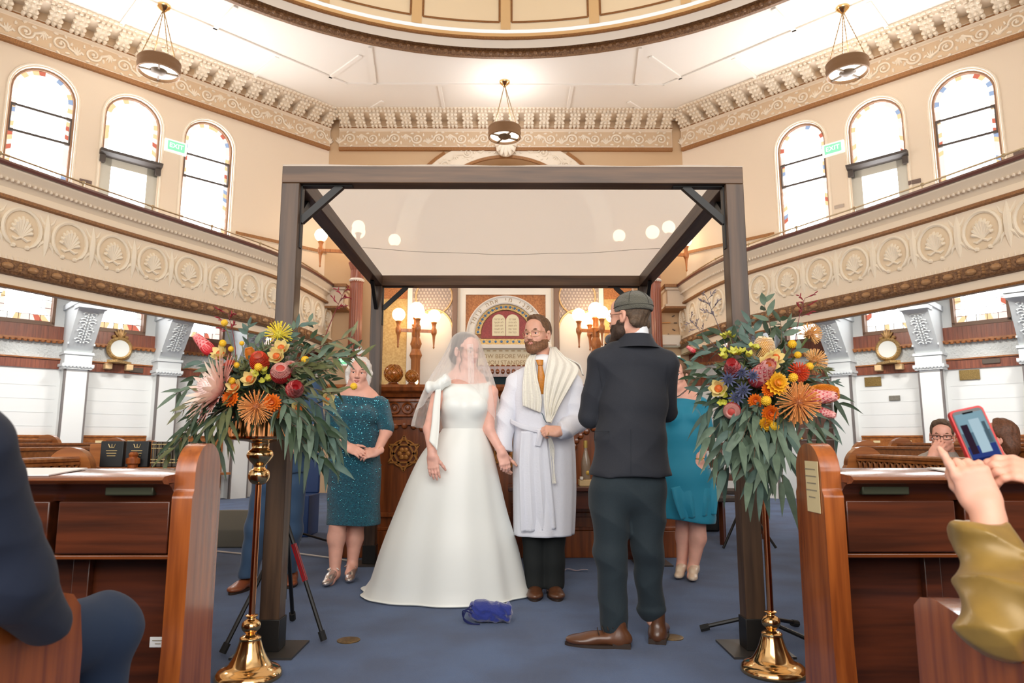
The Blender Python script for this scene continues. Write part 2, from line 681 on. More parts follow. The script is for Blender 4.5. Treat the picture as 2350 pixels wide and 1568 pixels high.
def cornice(name, T, L0, L1, fl, bow=None):
    m = MB(T, fl)
    prof = [(.0, 7.0), (.05, 7.0), (.05, 7.36), (.08, 7.38), (.10, 7.42), (.10, 7.56), (.45, 7.565), (.47, 7.585), (.57, 7.60), (.57, 7.63), (.0, 7.63)]
    m.loft([[(u, o, z) for o, z in prof] for u in (L0, L1)], True, True, 0)
    c = m.build(name, [CREAM], smooth=False, kind='structure')
    k = MB(T, fl)
    k.box((L0 + .01, .04, 7.03), (L1 - .01, .054, 7.34))
    k.box((L0 + .01, .09, 7.43), (L1 - .01, .104, 7.555))
    k.build('tan_ground', TANG, c, smooth=False)
    k = MB(None, fl)
    n = max(1, int(round((L1 - L0) / .46)))
    st = (L1 - L0) / n
    for i in range(n):
        if bow and abs(L0 + st * (i + .5) - bow) < .45:
            continue
        scroll(k, lambda u, z, d: T((u, .05 + d, z)), L0 + st * i, 7.18, st, .34, i % 2)
    k.build('acanthus_frieze', CREAM_L, c)
    k = MB(None, fl)
    n = max(1, int(round((L1 - L0) / .31)))
    st = (L1 - L0) / n
    for i in range(n):
        modillion(k, lambda u, o, z: T((u, o, z)), L0 + st * (i + .5), .19)
    k.build('leaf_bracket', CREAM_L, c)
    k = MB(T, fl)
    n = int((L1 - L0) / .075)
    for i in range(n):
        u = L0 + (L1 - L0) * (i + .5) / n
        k.box((u - .022, .46, 7.55), (u + .022, .50, 7.59))
        k.box((u - .018, .54, 7.575), (u + .018, .585, 7.605))
    k.build('dentil', CREAM_L, c, smooth=False)
    k = MB(T, fl)
    k.box((L0, .0, 6.93), (L1, .07, 7.0))
    k.box((L0, .075, 7.395), (L1, .105, 7.412))
    k.build('bronze_line', BROWNLINE, c, smooth=False)
    return c


WINT = (2.4, 3.65, 4.92)
LOWT = (0.9, 2.3, 3.6, 4.87, 6.15)
PIL = (1.62, 2.9, 4.2, 5.5)
for s in (-1, 1):
    nm = 'left' if s < 0 else 'right'
    T = side_T(s)
    fl = s > 0
    holes = [arch_pts(t, .86, 6.3, 3.9) for t in WINT]
    m = MB(T, fl)
    m.poly([[(0, 3.3), (7.33, 3.3), (7.33, CZ), (0, CZ)]] + holes, lambda a, b: (a, 0, b))
    for h in holes:      # reveals
        n = len(h)
        m.add([(a, d, b) for d in (0, -.12) for a, b in h], [(i, (i + 1) % n, n + (i + 1) % n, n + i) for i in range(n)])
    w = m.build('wall_' + nm, CREAM, smooth=False, kind='structure')
    m = MB(T, fl)     # raised plaster bead round each arch
    for t in WINT:
        h = [(t - .47, 4.0)] + [(t + .47 * math.cos(PI - PI * i / 16), 6.3 + .47 * math.sin(PI * i / 16)) for i in range(17)] + [(t + .47, 4.0)]
        m.tube([(a, .0, b) for a, b in h], .022, 6)
    m.box((0, 0, 4.72), (1.85, .03, 4.80))
    m.build('window_moulding', CREAM_L, w)
    m = MB(T, fl)
    m.box((0, 0.031, 4.73), (1.85, .05, 4.79))
    m.build('dado_line', BROWNLINE, w, smooth=False)
    # side wall towards the camera
    m = MB(None, fl)
    m.add([(mx(-8.89, s), 8.24, 0), (mx(-8.89, s), .92, 0), (mx(-8.89, s), .92, CZ), (mx(-8.89, s), 8.24, CZ)], [(0, 1, 2, 3)])
    m.build('wall_side_' + nm, CREAM, smooth=False, kind='structure')
    upper_window(s, WINT[0])
    upper_window(s, WINT[1], True)
    upper_window(s, WINT[2])
    # glazed balcony door under the middle arch
    d = MB(T, fl)
    tc = WINT[1]
    for a, b in ((tc - .43, tc - .27), (tc + .27, tc + .43)):
        d.box((a, -.12, 3.4), (b, -.04, 5.58))
    d.box((tc - .43, -.12, 5.44), (tc + .43, -.04, 5.58))
    d.box((tc - .26, -.11, 3.4), (tc + .26, -.08, 4.4))
    dd = d.build('door_%d' % (1 if s < 0 else 2), DOORG, smooth=False, kind='structure')
    d = MB(T, fl)
    d.add([(tc - .27, -.09, 4.4), (tc + .27, -.09, 4.4), (tc + .27, -.09, 5.44), (tc - .27, -.09, 5.44)], [(0, 1, 2, 3)])
    d.build('door_pane', G_W, dd, smooth=False)
    d = MB(T, fl)
    d.loft([[(t, o, z) for o, z in ((-.1, 5.56), (.03, 5.58), (.10, 5.62), (.12, 5.66), (-.1, 5.66))] for t in (tc - .47, tc + .47)])
    for t in (tc - .42, tc + .42):
        d.box((t - .04, -.05, 5.46), (t + .04, .05, 5.58))
    d.build('door_hood', LEAD, dd, smooth=False)
    # exit sign beside the arch
    e = thing('exit_sign', 'lit green EXIT sign between the arched windows on the %s gallery wall' % nm, 'sign', T((2.98, 0, 6.05)))
    m = MB(T, fl)
    m.box((2.8, 0, 5.94), (3.16, .06, 6.16))
    m.build('housing', mat('sign_white', (236, 240, 232), .5, emit=.5), e, bevel=.006)
    m = MB(T, fl)
    m.box((2.84, .06, 5.97), (3.12, .066, 6.13))
    m.build('green_face', mat('sign_green', (120, 214, 160), .5, emit=.75), e)
    EXITS = globals().setdefault('EXITS', [])
    EXITS.append((e, s, 2.98, 6.05, .115, .07))
    cornice('trim_%d' % (1 if s < 0 else 2), T, 0.02, 7.3, fl)

    # ---- lower storey
    holes = [[(t - .36, 2.74), (t + .36, 2.74), (t + .36, 3.26), (t - .36, 3.26)] for t in LOWT]
    if s > 0:
        holes.append([(2.0, .02), (2.68, .02), (2.68, 2.02), (2.0, 2.02)])
    m = MB(T, fl)
    m.poly([[(0, 0), (7.33, 0), (7.33, 3.3), (0, 3.3)]] + holes, lambda a, b: (a, 0, b))
    lw = m.build('wall_lower_' + nm, WHITE, smooth=False, kind='structure')
    brk = MB(T, fl)     # joints of the painted blockwork
    for z in np.arange(.2, 2.0, .2):
        for a, b in ((2.1, 2.7), (3.1, 4.0), (4.4, 5.3), (5.7, 7.2)):
            brk.box((a, 0, z), (b, .003, z + .006))
    brk.build('block_joint', mat('block_joint_white', (208, 211, 210), .7), lw, smooth=False)
    m = MB(T, fl)
    m.box((0, 0, 2.205), (7.3, .012, 2.47))
    m.build('embossed_band', EMBOSS, lw, smooth=False)
    m = MB(T, fl)
    m.box((0, 0, 2.055), (7.3, .025, 2.2))
    m.box((0, 0, 2.49), (7.3, .03, 2.70))
    for k in range(120):
        u = 7.3 * k / 120
        m.box((u, .025, 2.06), (u + .004, .028, 2.195))
        m.box((u, .03, 2.5), (u + .004, .033, 2.69))
    m.build('boarding', REDWOOD, lw, smooth=False)
    m = MB(T, fl)
    m.box((0, 0, 2.195), (7.3, .05, 2.215))
    m.box((0, 0, 2.468), (7.3, .09, 2.495))
    for k in range(100):
        m.ball((7.3 * (k + .5) / 100, .075, 2.462), (.036, .018, .03), 6)
    m.build('scalloped_shelf', PEWB, lw)
    for i, t in enumerate(LOWT):
        win_n[0] += 1
        rnd = random.Random(i * 7 + s)
        q = MB(T, fl)
        o = [(t - .34, 2.76), (t + .34, 2.76), (t + .34, 3.26), (t - .34, 3.26)]
        ii = [(t - .25, 2.87), (t + .25, 2.87), (t + .25, 3.24), (t - .25, 3.24)]
        q.poly([ii], lambda a, b: (a, -.1, b), 0)
        border(q, o, ii, [1, 5, 2, 1, 3, 5, 1, 5], rnd, .085)
        wd = q.build('window_%d' % win_n[0], [emis('daylit_lower_glass', (250, 252, 255), WIN_E * .55)] + G_S, smooth=False, kind='structure')
        q = MB(T, fl)
        for a, b, c, d in ((t - .37, t - .33, 2.72, 3.28), (t + .33, t + .37, 2.72, 3.28), (t - .37, t + .37, 2.70, 2.76), (t - .37, t + .37, 3.24, 3.29)):
            q.box((a, -.12, c), (b, .04, d))
        q.build('window_frame', FRAMEB, wd, smooth=False)
        q = MB(T, fl)
        for k in range(1, 5):
            q.box((t - .34 + .136 * k - .003, -.1, 2.76), (t - .34 + .136 * k + .003, -.09, 3.26))
        for z in (2.87, 2.98, 3.1):
            q.box((t - .34, -.1, z - .003), (t + .34, -.09, z + .003))
        q.build('window_lead', LEAD, wd, smooth=False)
    if s > 0:
        q = MB(T, fl)
        q.box((2.0, -.1, .02), (2.68, -.05, 2.02))
        for a, b, c, d in ((2.06, 2.32, .2, .9), (2.36, 2.62, .2, .9), (2.06, 2.32, 1.0, 1.9), (2.36, 2.62, 1.0, 1.9)):
            q.box((a, -.05, c), (b, -.035, d))
        lowd = q.build('door_3', wood('brown_door', (104, 74, 62), (88, 60, 50), .4, 2), bevel=.006, kind='structure')
        q = MB(T, fl)
        q.ball((2.1, -.02, 1.02), .03, 8)
        q.build('door_knob', BRASSD, lowd)
    # pilasters with carved gallery brackets
    for i, t in enumerate(PIL):
        m = MB(T, fl)
        m.box((t - .15, 0, 0), (t + .15, .26, 2.06))
        pl = m.build('wall_pilaster', WHITE, smooth=False, kind='structure')
        m = MB(T, fl)
        for q in (-.15, .15):
            m.box((t + q - .012, .2, 0), (t + q + .012, .266, 2.05))
        m.build('edge_strip', mat('grey_strip', (112, 106, 104), .6), pl, smooth=False)
        m = MB(T, fl)
        for a, b, z0, z1 in ((.19, .30, 2.05, 2.09), (.21, .32, 2.09, 2.13), (.18, .29, 2.13, 2.27), (.20, .31, 2.27, 2.31)):
            m.box((t - a, 0, z0), (t + a, b, z1))
        for k in range(9):
            m.ball((t - .19 + .38 * k / 8, .31, 2.09), (.024, .02, .024), 6)
        m.build('capital', WHITE_G, pl, smooth=False)
        m = MB(T, fl)      # slanting console
        side = [(0, 2.3), (.25, 2.3), (.36, 2.42), (.74, 2.86), (.86, 2.94), (.86, 3.05), (0, 3.05)]
        m.loft([[(t + q, a, b) for a, b in side] for q in (-.17, .17)])
        m.box((t - .2, 0, 2.96), (t + .2, .92, 3.04))
        m.box((t - .19, .6, 2.90), (t + .19, .89, 2.96))
        m.build('console', WHITE_G, pl, smooth=False)
        m = MB(T, fl)
        rnd = random.Random(3)
        for k in range(11):   # carved foliage on the face of the console
            f = (k + .5) / 11
            o, z = .37 + .36 * f, 2.435 + .42 * f
            for q in (-1, 1):
                w = .05 + .025 * math.sin(k * 1.9)
                c = [(t + q * .012, o + .002, z), (t + q * w, o + .010, z + .012), (t + q * (w + .035), o + .004, z - .004), (t + q * (w + .02), o + .004, z - .022)]
                m.tube(c, [.010, .016, .013, .005], 6)
                m.ball((t + q * .02, o + .004, z - .012), (.013, .012, .012), 6)
        m.build('carved_foliage', WHITE_G, pl)
        m = MB(T, fl)
        for q in (-.172, .172):
            for a, b in ((side[2], side[3]),):
                m.box((t + q - .01, a[0] - .02, a[1] - .01), (t + q + .01, a[0] + .02, a[1] + .02))
        m.build('console_corner', WHITE_G, pl, smooth=False)

# upper small plaques and lower brass plaques
PLQ = mat('dark_plaque', (104, 84, 76), .5, var=.2, vscale=90)
plate('wall_plaque', 'small dark plaque between leftmost arched window and gallery door', 'plaque', -1, 4.27, 5.06, .17, .07, PLQ)
plate('wall_plaque', 'small dark plaque between right gallery door and rightmost arched window', 'plaque', 1, 4.17, 5.12, .18, .07, PLQ)
plate('wall_plaque', 'faint grey plaque between right gallery door and its nearer-centre arched window', 'plaque', 1, 3.0, 5.0, .16, .06, mat('faint_plaque', (176, 160, 146), .5))
plate('wall_plaque', 'long dark plaque beyond the rightmost arched window', 'plaque', 1, 5.62, 5.16, .28, .1, PLQ)
BPL = mat('brass_plaque', (150, 126, 76), .4, .5, col2=(120, 98, 54), vscale=80)
plate('memorial_plaque', 'brass plaque on white wall below the right round medallion', 'plaque', 1, 3.32, 1.94, .25, .15, BPL)
plate('memorial_plaque', 'small grey plaque lower on white wall below right medallion', 'plaque', 1, 3.62, 1.66, .16, .08, mat('grey_plaque', (138, 134, 122), .45, .3, col2=(110, 106, 96), vscale=90))
plate('memorial_plaque', 'brass plaque on white wall right of the right-hand pilaster', 'plaque', 1, 4.66, 1.96, .26, .15, BPL)
plate('memorial_plaque', 'dark metal plate set in the right red-brown dado strip', 'plaque', 1, 4.95, 2.14, .22, .07, mat('dado_plate', (92, 82, 74), .4, .4), .025)
plate('memorial_plaque', 'dark metal plate set in the left red-brown dado strip beside medallion', 'plaque', -1, 3.32, 2.12, .2, .08, mat('dado_plate', (92, 82, 74), .4, .4), .025)

# round white medallions in gilt frames on a small bracket
for s, lab in ((-1, 'round white wall medallion in gilt frame on the left wall'), (1, 'round white wall medallion in gilt frame on the right wall')):
    T = side_T(s)
    t0 = 3.6
    e = thing('wall_medallion', lab, 'medallion', T((t0, 0, 2.42)))
    fn = lambda r, z, k, n: T((t0 + r * math.cos(2 * PI * k / n), z, 2.44 + r * math.sin(2 * PI * k / n)))
    m = MB(None, s > 0)
    m.loft([[fn(r, o, k, 28) for k in range(28)] for r, o in ((.135, .09), (.135, .10), (.001, .10))], False)
    m.build('face', mat('medallion_white', (232, 234, 228), .4), e)
    m = MB(None, s > 0)
    m.loft([[fn(r, o, k, 28) for k in range(28)] for r, o in ((.185, .02), (.19, .08), (.16, .12), (.135, .105), (.13, .02))], False)
    m.box(T((t0 - .2, 0.03, 2.2)), T((t0 + .2, 0.2, 2.24)))
    m.build('gilt_frame', GILTF if 'GILTF' in globals() else mat('gilt_frame', (200, 168, 112), .4, .3, col2=(150, 112, 62), vscale=50), e)
    m = MB(T, s > 0)
    for k in range(5):
        a = PI / 2 + (k - 2) * .5
        m.tube([(t0, .06, 2.62), (t0 + .05 * math.cos(a), .07, 2.64 + .05 * math.sin(a)), (t0 + .1 * math.cos(a), .06, 2.65 + .12 * math.sin(a))], [.02, .028, .008], 6)
    for q in (-.09, .09):
        m.ball((t0 + q, .06, 2.63), (.035, .03, .03), 8)
    m.build('crest', mat('gilt_crest', (176, 136, 84), .4, .3), e)
    m = MB(T, s > 0)
    for q in (-.15, .15):
        m.box((t0 + q - .05, .02, 2.1), (t0 + q + .05, .16, 2.19))
    m.build('corbel', mat('pale_corbel', (222, 188, 140), .5), e, bevel=.01)

# ---------------------------------------------------------------- back wall
m = MB()
ah = [(-1.83, 4.3), (1.73, 4.3)] + [(-.05 + 1.78 * math.cos(PI * i / 24), 5.0 + 1.78 * math.sin(PI * i / 24)) for i in range(25)]
m.poly([[(-3.71, 0), (3.61, 0), (3.61, CZ), (-3.71, CZ)], ah], lambda a, b: (a, 13.42, b))
n = len(ah)
m.add([(a, d, b) for d in (13.42, 14.2) for a, b in ah], [(i, (i + 1) % n, n + (i + 1) % n, n + i) for i in range(n)])
m.add([(-2.2, 14.2, 4), (2.1, 14.2, 4), (2.1, 14.2, 7), (-2.2, 14.2, 7)], [(0, 1, 2, 3)])
bw = m.build('wall_back', CREAM_D, smooth=False, kind='structure')
m = MB()
for r0, r1, d in ((1.78, 1.84, .05), (2.24, 2.31, .04)):
    rows = []
    for i in range(33):
        a = PI * i / 32
        if r0 > 2 and -.05 + r0 * math.cos(a) and 5.0 + r1 * math.sin(a) > 6.99:
            if rows:
                m.loft(rows)
            rows = []
            continue
        rows.append([(-.05 + r * math.cos(a), 13.42 - o, 5.0 + r * math.sin(a)) for r, o in ((r0, 0), (r0, d), (r1, d), (r1, 0))])
    if rows:
        m.loft(rows)
m.build('arch_bronze_line', BROWNLINE, bw, smooth=False)
m = MB()
rows = [[(-.05 + r * math.cos(PI * i / 32), 13.42 - o, 5.0 + r * math.sin(PI * i / 32)) for r, o in ((1.84, 0), (1.84, .03), (2.24, .03), (2.24, 0))] for i in range(33)]
m.loft(rows)
for k in range(12):
    a0 = PI * (k + .5) / 12
    def T2(u, z, d, a0=a0):
        aa = a0 - (u) / 2.04
        return (-.05 + (2.04 + z) * math.cos(aa), 13.39 - d, 5.0 + (2.04 + z) * math.sin(aa))
    scroll(m, T2, -.27, 0, .53, .3, k % 2)
m.build('arch_frieze', CREAM_L, bw)
cornice('trim_3', lambda p: (p[0], 13.42 - p[1], p[2]), -3.5, 3.4, False)
m = MB()
m.ball((-.05, 13.3, 7.02), (.22, .14, .26), 12)
for k in range(7):
    a = PI * (k + .5) / 7 + PI
    m.tube([(-.05, 13.2, 7.06), (-.05 + .16 * math.cos(a), 13.2, 7.05 + .22 * math.sin(a)), (-.05 + .22 * math.cos(a), 13.22, 7.04 + .3 * math.sin(a))], [.03, .05, .02], 6)
m.build('keystone_shell', CREAM_L, bw)
m = MB()
m.tube([(-.05, 13.9, 7.0), (-.05, 13.9, 6.66)], .02, 8)
m.lathe([(.02, 6.70), (.11, 6.66), (.12, 6.62), (.05, 6.58), (.01, 6.52)], (-.05, 13.9, 0), 16)
pl_ = m.build('hanging_lamp', BRASSD)
props(pl_, 'bronze hanging lamp rose inside the big arch above the ark', 'lamp')


ARKRIM = mat('fill_lamp_rim_white', (230, 228, 222), .5)
# ---------------------------------------------------------------- galleries
def catmull(pts, n):
    out = []
    P_ = [pts[0]] + pts + [pts[-1]]
    for i in range(1, len(P_) - 2):
        p0, p1, p2, p3 = (Vector(q) for q in P_[i - 1:i + 3])
        for k in range(n):
            t = k / n
            out.append(.5 * ((2 * p1) + (p2 - p0) * t + (2 * p0 - 5 * p1 + 4 * p2 - p3) * t * t + (3 * p1 - p0 - 3 * p2 + p3) * t ** 3))
    out.append(Vector(pts[-1]))
    return out


gp = [(-3.52, 13.40), (-3.57, 12.6), (-3.69, 11.6), (-3.9, 10.8), (-4.2, 10.1), (-4.5, 9.5), (-4.85, 8.83), (-5.2, 8.1), (-5.46, 7.5), (-5.72, 6.9), (-6.0, 6.1), (-6.22, 5.1), (-6.3, 4.0), (-6.3, 2.6)]


def resample(pts, step):
    L = [0]
    for i in range(1, len(pts)):
        L.append(L[-1] + (pts[i] - pts[i - 1]).length)
    out = []
    d = 0
    i = 0
    while d < L[-1]:
        while L[i + 1] < d:
            i += 1
        f = (d - L[i]) / max(1e-9, L[i + 1] - L[i])
        out.append(pts[i].lerp(pts[i + 1], f))
        d += step
    return out


for s in (-1, 1):
    nm = 'left' if s < 0 else 'right'
    path = [Vector((mx(p.x, s), p.y)) for p in catmull([Vector(q) for q in gp], 5)]
    tr = path if s < 0 else path[::-1]       # room on the left of travel
    # fascia profile: off > 0 is towards the room
    m = MB()
    m.sweep(tr, [(-.5, 3.3), (-.5, 3.2), (-.30, 2.72), (-.10, 2.67), (-.03, 2.67), (-.015, 2.69), (-.02, 2.80), (0, 2.95), (0, 3.62), (.03, 3.66), (.03, 3.72), (.01, 3.76), (.07, 3.84), (.14, 3.93), (.14, 3.96), (-.12, 3.96), (-.12, 3.3)])
    g = m.build('trim_%d' % (4 if s < 0 else 5), mat('gallery_cream', (236, 220, 196), .65), smooth=True, angle=.5, kind='structure')
    m = MB()
    m.sweep(tr, [(-.15, 3.95), (.17, 3.95), (.18, 3.98), (.16, 4.01), (-.15, 4.01)])
    m.build('gallery_handrail', MAROON, g, smooth=False)
    m = MB()
    m.sweep(tr, [(.0, 3.62), (.05, 3.63), (.055, 3.66), (.03, 3.675), (.0, 3.675)])
    m.sweep(tr, [(-.10, 2.655), (-.01, 2.655), (.0, 2.675), (-.02, 2.69), (-.10, 2.685)])
    m.build('rope_moulding', BROWNLINE, g, smooth=False)
    m = MB()
    m.sweep(tr, [(-.02, 2.79), (.03, 2.80), (.05, 2.83), (.05, 2.93), (.03, 2.96), (-.02, 2.96)])
    m.build('bronze_band', BRONZE, g, smooth=False)
    nrm = lambda pts, i: (lambda t: Vector((-t.y, t.x)))((pts[min(i + 1, len(pts) - 1)] - pts[max(i - 1, 0)]).normalized())
    bd = resample(path, .27)
    m = MB()
    for i, p in enumerate(bd):
        nn = nrm(bd, i) * (1 if s < 0 else -1)
        q = p + nn * .055
        R = Matrix.Rotation(math.atan2(nn.y, nn.x) - PI / 2, 3, 'Z')
        m.ball((q.x, q.y, 2.88), (.062, .035, .042), 10, 0, R)
        q = p + nn * .05
        tt = Vector((nn.y, -nn.x))
        for k in (-1, 1):
            for zz in (-.03, 0, .03):
                m.ball((q.x + tt.x * .135 * k, q.y + tt.y * .135 * k, 2.88 + zz), (.02, .02, .018), 6)
    m.build('bronze_bead', mat('bronze_bead', (168, 128, 88), .4, .2), g)
    # bead moulding on the rail cornice, and tiny drops above the bronze band
    m = MB()
    m2 = MB()
    for i, p in enumerate(resample(path, .06)):
        pts = resample(path, .06)
        nn = nrm(pts, i) * (1 if s < 0 else -1)
        q = p + nn * .085
        m.ball((q.x, q.y, 3.83), (.018, .018, .022), 5)
        q = p + nn * .004
        m2.tube([(q.x, q.y, 3.01), (q.x, q.y, 2.96)], [.006, .02], 5)
    m.build('rail_bead', CREAM_L, g)
    m2.build('fascia_drop', CREAM_L, g)
    # shell medallions
    bg_ = MB()
    sh = MB()
    md = resample(path, .552)
    off0 = .30
    md = [x for x in resample(path, .276)][1::2]
    for i, p in enumerate(md):
        nn = nrm(md, i) * (1 if s < 0 else -1)
        tt = Vector((nn.y, -nn.x))
        def F(a, b, d, p=p, nn=nn, tt=tt):
            q = p + nn * (d * .55 - .003) + tt * a
            return (q.x, q.y, 3.34 + b)
        ringp = [(math.cos(2 * PI * k / 22) * .19, math.sin(2 * PI * k / 22) * .215) for k in range(22)]
        bg_.add([F(a * 1.02, b * 1.02, .013) for a, b in ringp], [tuple(range(22)) if s < 0 else tuple(range(22))])
        # open ring with curled ends
        arc_ = [F(.205 * math.sin(a), -.225 * math.cos(a), .02) for a in [0.5 + (2 * PI - 1.0) * k / 20 for k in range(21)]]
        sh.tube(arc_, [.010] + [.024] * 19 + [.01], 6)
        for q in (-1, 1):
            sh.ball(F(q * .075, -.205, .02), (.03, .03, .03), 6)
        # scallop shell of nine ribs
        for k in range(9):
            a = (k - 4) * .33
            l = .165 - .006 * abs(k - 4)
            c1 = F(.05 * math.sin(a), -.07 + .05 * math.cos(a), .02)
            c2 = F(l * .72 * math.sin(a), -.07 + l * 1.05 * math.cos(a), .045)
            c3 = F(l * .86 * math.sin(a), -.07 + l * 1.28 * math.cos(a), .012)
            sh.tube([F(0, -.1, .02), c1, c2, c3], [.008, .013, .026, .016], 6)
        for q in (-1, 1):
            sh.tube([F(0, -.1, .02), F(q * .06, -.13, .03), F(q * .10, -.11, .02)], [.014, .02, .012], 6)
        # pointed leaf ornament between medallions
        if i + 1 < len(md):
            pm = (p + md[i + 1]) / 2
            def G(a, b, d, pm=pm, nn=nn, tt=tt):
                q = pm + nn * (d * .5 - .012) + tt * a
                return (q.x, q.y, 3.34 + b)
            for q in (1, -1):
                sh.tube([G(0, 0, .01), G(0, q * .12, .02), G(0, q * .27, .008)], [.05, .04, .006], 6)
            for q in (1, -1):
                sh.tube([G(0, -.06, .01), G(q * .07, -.12, .016), G(q * .10, -.2, .01)], [.03, .025, .006], 6)
                sh.tube([G(0, .1, .01), G(q * .06, .16, .016), G(q * .10, .24, .01)], [.02, .02, .006], 6)
    bg_.build('medallion_ground', mat('fascia_tan', (228, 208, 178), .7), g, smooth=False)
    sh.build('shell_relief', mat('fascia_relief_cream', (242, 230, 208), .6), g)
    # brass rail on little posts above the handrail
    rl = resample(path, .08)
    m = MB()
    m.tube([(p.x, p.y, 4.12) for p in rl], .012, 6)
    for p in resample(path, .95):
        m.tube([(p.x, p.y, 4.0), (p.x, p.y, 4.13)], .012, 6)
        m.ball((p.x, p.y, 4.12), .026, 8)
    m.build('gallery_guard_rail', mat('pale_guard_rail', (196, 176, 140), .3, .6), g)
    # soffit and floor of the gallery, out to the wall
    m = MB()
    wl = [(-3.71, 13.42), (-8.89, 8.24), (-8.89, 2.6)]
    outer = [(mx(x, s), y) for x, y in wl]
    loop = [(p.x, p.y) for p in path][::-1] + outer
    m.poly([loop], lambda a, b: (a, b, 3.28))
    m.poly([loop], lambda a, b: (a, b, 3.36), 0, True)
    m.build('ceiling_under_gallery_' + nm, WHITE_G, smooth=False, kind='structure')
    # fill lamps added under the gallery to brighten the walls, hidden behind the fascia
    T = side_T(s)
    for t in (2.4, 3.6, 4.8, 6.0):
        o = 1.6
        c = T((t, o, 3.28))
        lm = thing('added_gallery_lamp', 'round unseen fill lamp added under the %s gallery' % nm, 'lamp', c, 'fill lamps added under the %s gallery' % nm)
        m = MB()
        m.lathe([(.15, 3.28), (.15, 3.25), (.13, 3.245)], (c[0], c[1], 0), 20, cap=False)
        m.build('rim', ARKRIM, lm)
        m = MB()
        m.lathe([(.13, 3.25), (.08, 3.225), (.001, 3.22)], (c[0], c[1], 0), 20, cap=False)
        m.build('diffuser', BULBW, lm)
        area('gallery_fill_light', (c[0], c[1], 3.20), .3, 34, (1, .97, .93))
    # end block where the gallery meets the ark wall
    m = MB()
    x0, x1 = sorted((mx(-3.6, s), mx(-3.2, s)))
    for a, b, z0, z1 in ((0, 0, 3.62, 3.9), (.05, .05, 3.55, 3.62), (.04, .04, 3.9, 3.95)):
        m.box((x0 - a, 13.0 - b, z0), (x1 + a, 13.42, z1))
    ge = m.build('gallery_end_block', CREAM, g, bevel=.01)
    m = MB()
    m.box((x0 - .06, 12.93, 3.95), (x1 + .06, 13.42, 4.01))
    m.box((x0 - .055, 12.94, 3.53), (x1 + .055, 13.42, 3.57))
    m.build('gallery_end_line', BROWNLINE, g, smooth=False)


# ---------------------------------------------------------------- lettering
def text_mesh(name, body, size, fn, mt, parent=None, depth=.004, align='CENTER'):
    """flat letters; fn maps (x, y, d) of the text plane into the room"""
    cu = bpy.data.curves.new('tmp', 'FONT')
    cu.body = body
    cu.size = size
    cu.align_x = align
    cu.align_y = 'CENTER'
    cu.resolution_u = 3
    ob = bpy.data.objects.new('tmp', cu)
    COL.objects.link(ob)
    dg = bpy.context.evaluated_depsgraph_get()
    if any('\u0590' < c < '\u05ff' for c in body):      # strokes of these letters overlap: fill each on its own
        m = MB()
        for sp in ob.to_curve(dg).splines:
            bp, loop = sp.bezier_points, []
            for i in range(len(bp)):
                a, b = bp[i], bp[(i + 1) % len(bp)]
                for k in range(4):
                    t = k / 4
                    q = a.co * (1 - t) ** 3 + a.handle_right * 3 * t * (1 - t) ** 2 + b.handle_left * 3 * t * t * (1 - t) + b.co * t ** 3
                    if not loop or (Vector(loop[-1]) - Vector((q.x, q.y))).length > 1e-5:
                        loop.append((q.x, q.y))
            if len(loop) > 2:
                m.poly([loop], lambda x, y: fn(x, y, depth))
        ob.to_curve_clear()
        bpy.data.objects.remove(ob)
        bpy.data.curves.remove(cu)
        return m.build(name, mt, parent, smooth=False)
    me = bpy.data.meshes.new_from_object(ob.evaluated_get(dg))
    bpy.data.objects.remove(ob)
    bpy.data.curves.remove(cu)
    vs = [tuple(v.co) for v in me.vertices]
    fs = [tuple(p.vertices) for p in me.polygons]
    bpy.data.meshes.remove(me)
    m = MB()
    m.add([fn(x, y, depth) for x, y, _ in vs], fs)
    return m.build(name, mt, parent, smooth=False)


for e, s, t, z, sz, d in EXITS:
    T = side_T(s)
    q = 1 if s < 0 else -1      # reading direction runs left to right for the viewer
    text_mesh('lettering', 'EXIT', sz, lambda x, y, dd, T=T, q=q, t=t, z=z, d=d: T((t - q * x, d, z + y)), mat('sign_letter', (244, 255, 246), .5, emit=1.0), e)
# ================================================================ the ark on the back wall
GOLDM = mat('gold_mosaic', (206, 172, 110), .4, .25, col2=(184, 146, 84), vscale=30)
ORM = mat('orange_mosaic', (190, 124, 66), .45, .1, col2=(150, 88, 40), vscale=45)
LATT = mat('lattice_lilac_grey', (168, 150, 140), .45, .2)
LATTL = mat('lattice_line', (206, 190, 178), .45, .2)
ARKW = mat('ark_white', (238, 232, 222), .5)
ARKB = mat('ark_brown_frame', (122, 92, 72), .4)
TXT = mat('gilt_letter', (150, 118, 72), .45, .3)
AY = 13.30


def A(x, z, d=0.0):
    return (x, AY - d, z)


ark = MB()
ark.box((-2.62, AY, 0), (2.5, 13.40, 4.35), 0)
ark_o = ark.build('wall_ark', CREAM, smooth=False, kind='structure')
art = thing('torah_ark', 'ark surround with arched tablets panel and lettered white arch on the back wall', 'ark', (-.05, AY, 1.9))


def abox(name, boxes, mt, par=art, bevel=0):
    m = MB()
    for x0, x1, z0, z1, d0, d1 in boxes:
        m.box((x0, AY - d1, z0), (x1, AY - d0, z1))
    return m.build(name, mt, par, smooth=False, bevel=bevel)


def ringband(m, cx, cz, r0, r1, d0, d1, a0=0, a1=PI, n=40, mi=0):
    m.loft([[A(cx + r * math.cos(a0 + (a1 - a0) * i / n), cz + r * math.sin(a0 + (a1 - a0) * i / n), d) for r, d in ((r0, d0), (r0, d1), (r1, d1), (r1, d0))] for i in range(n + 1)], True, True, mi)


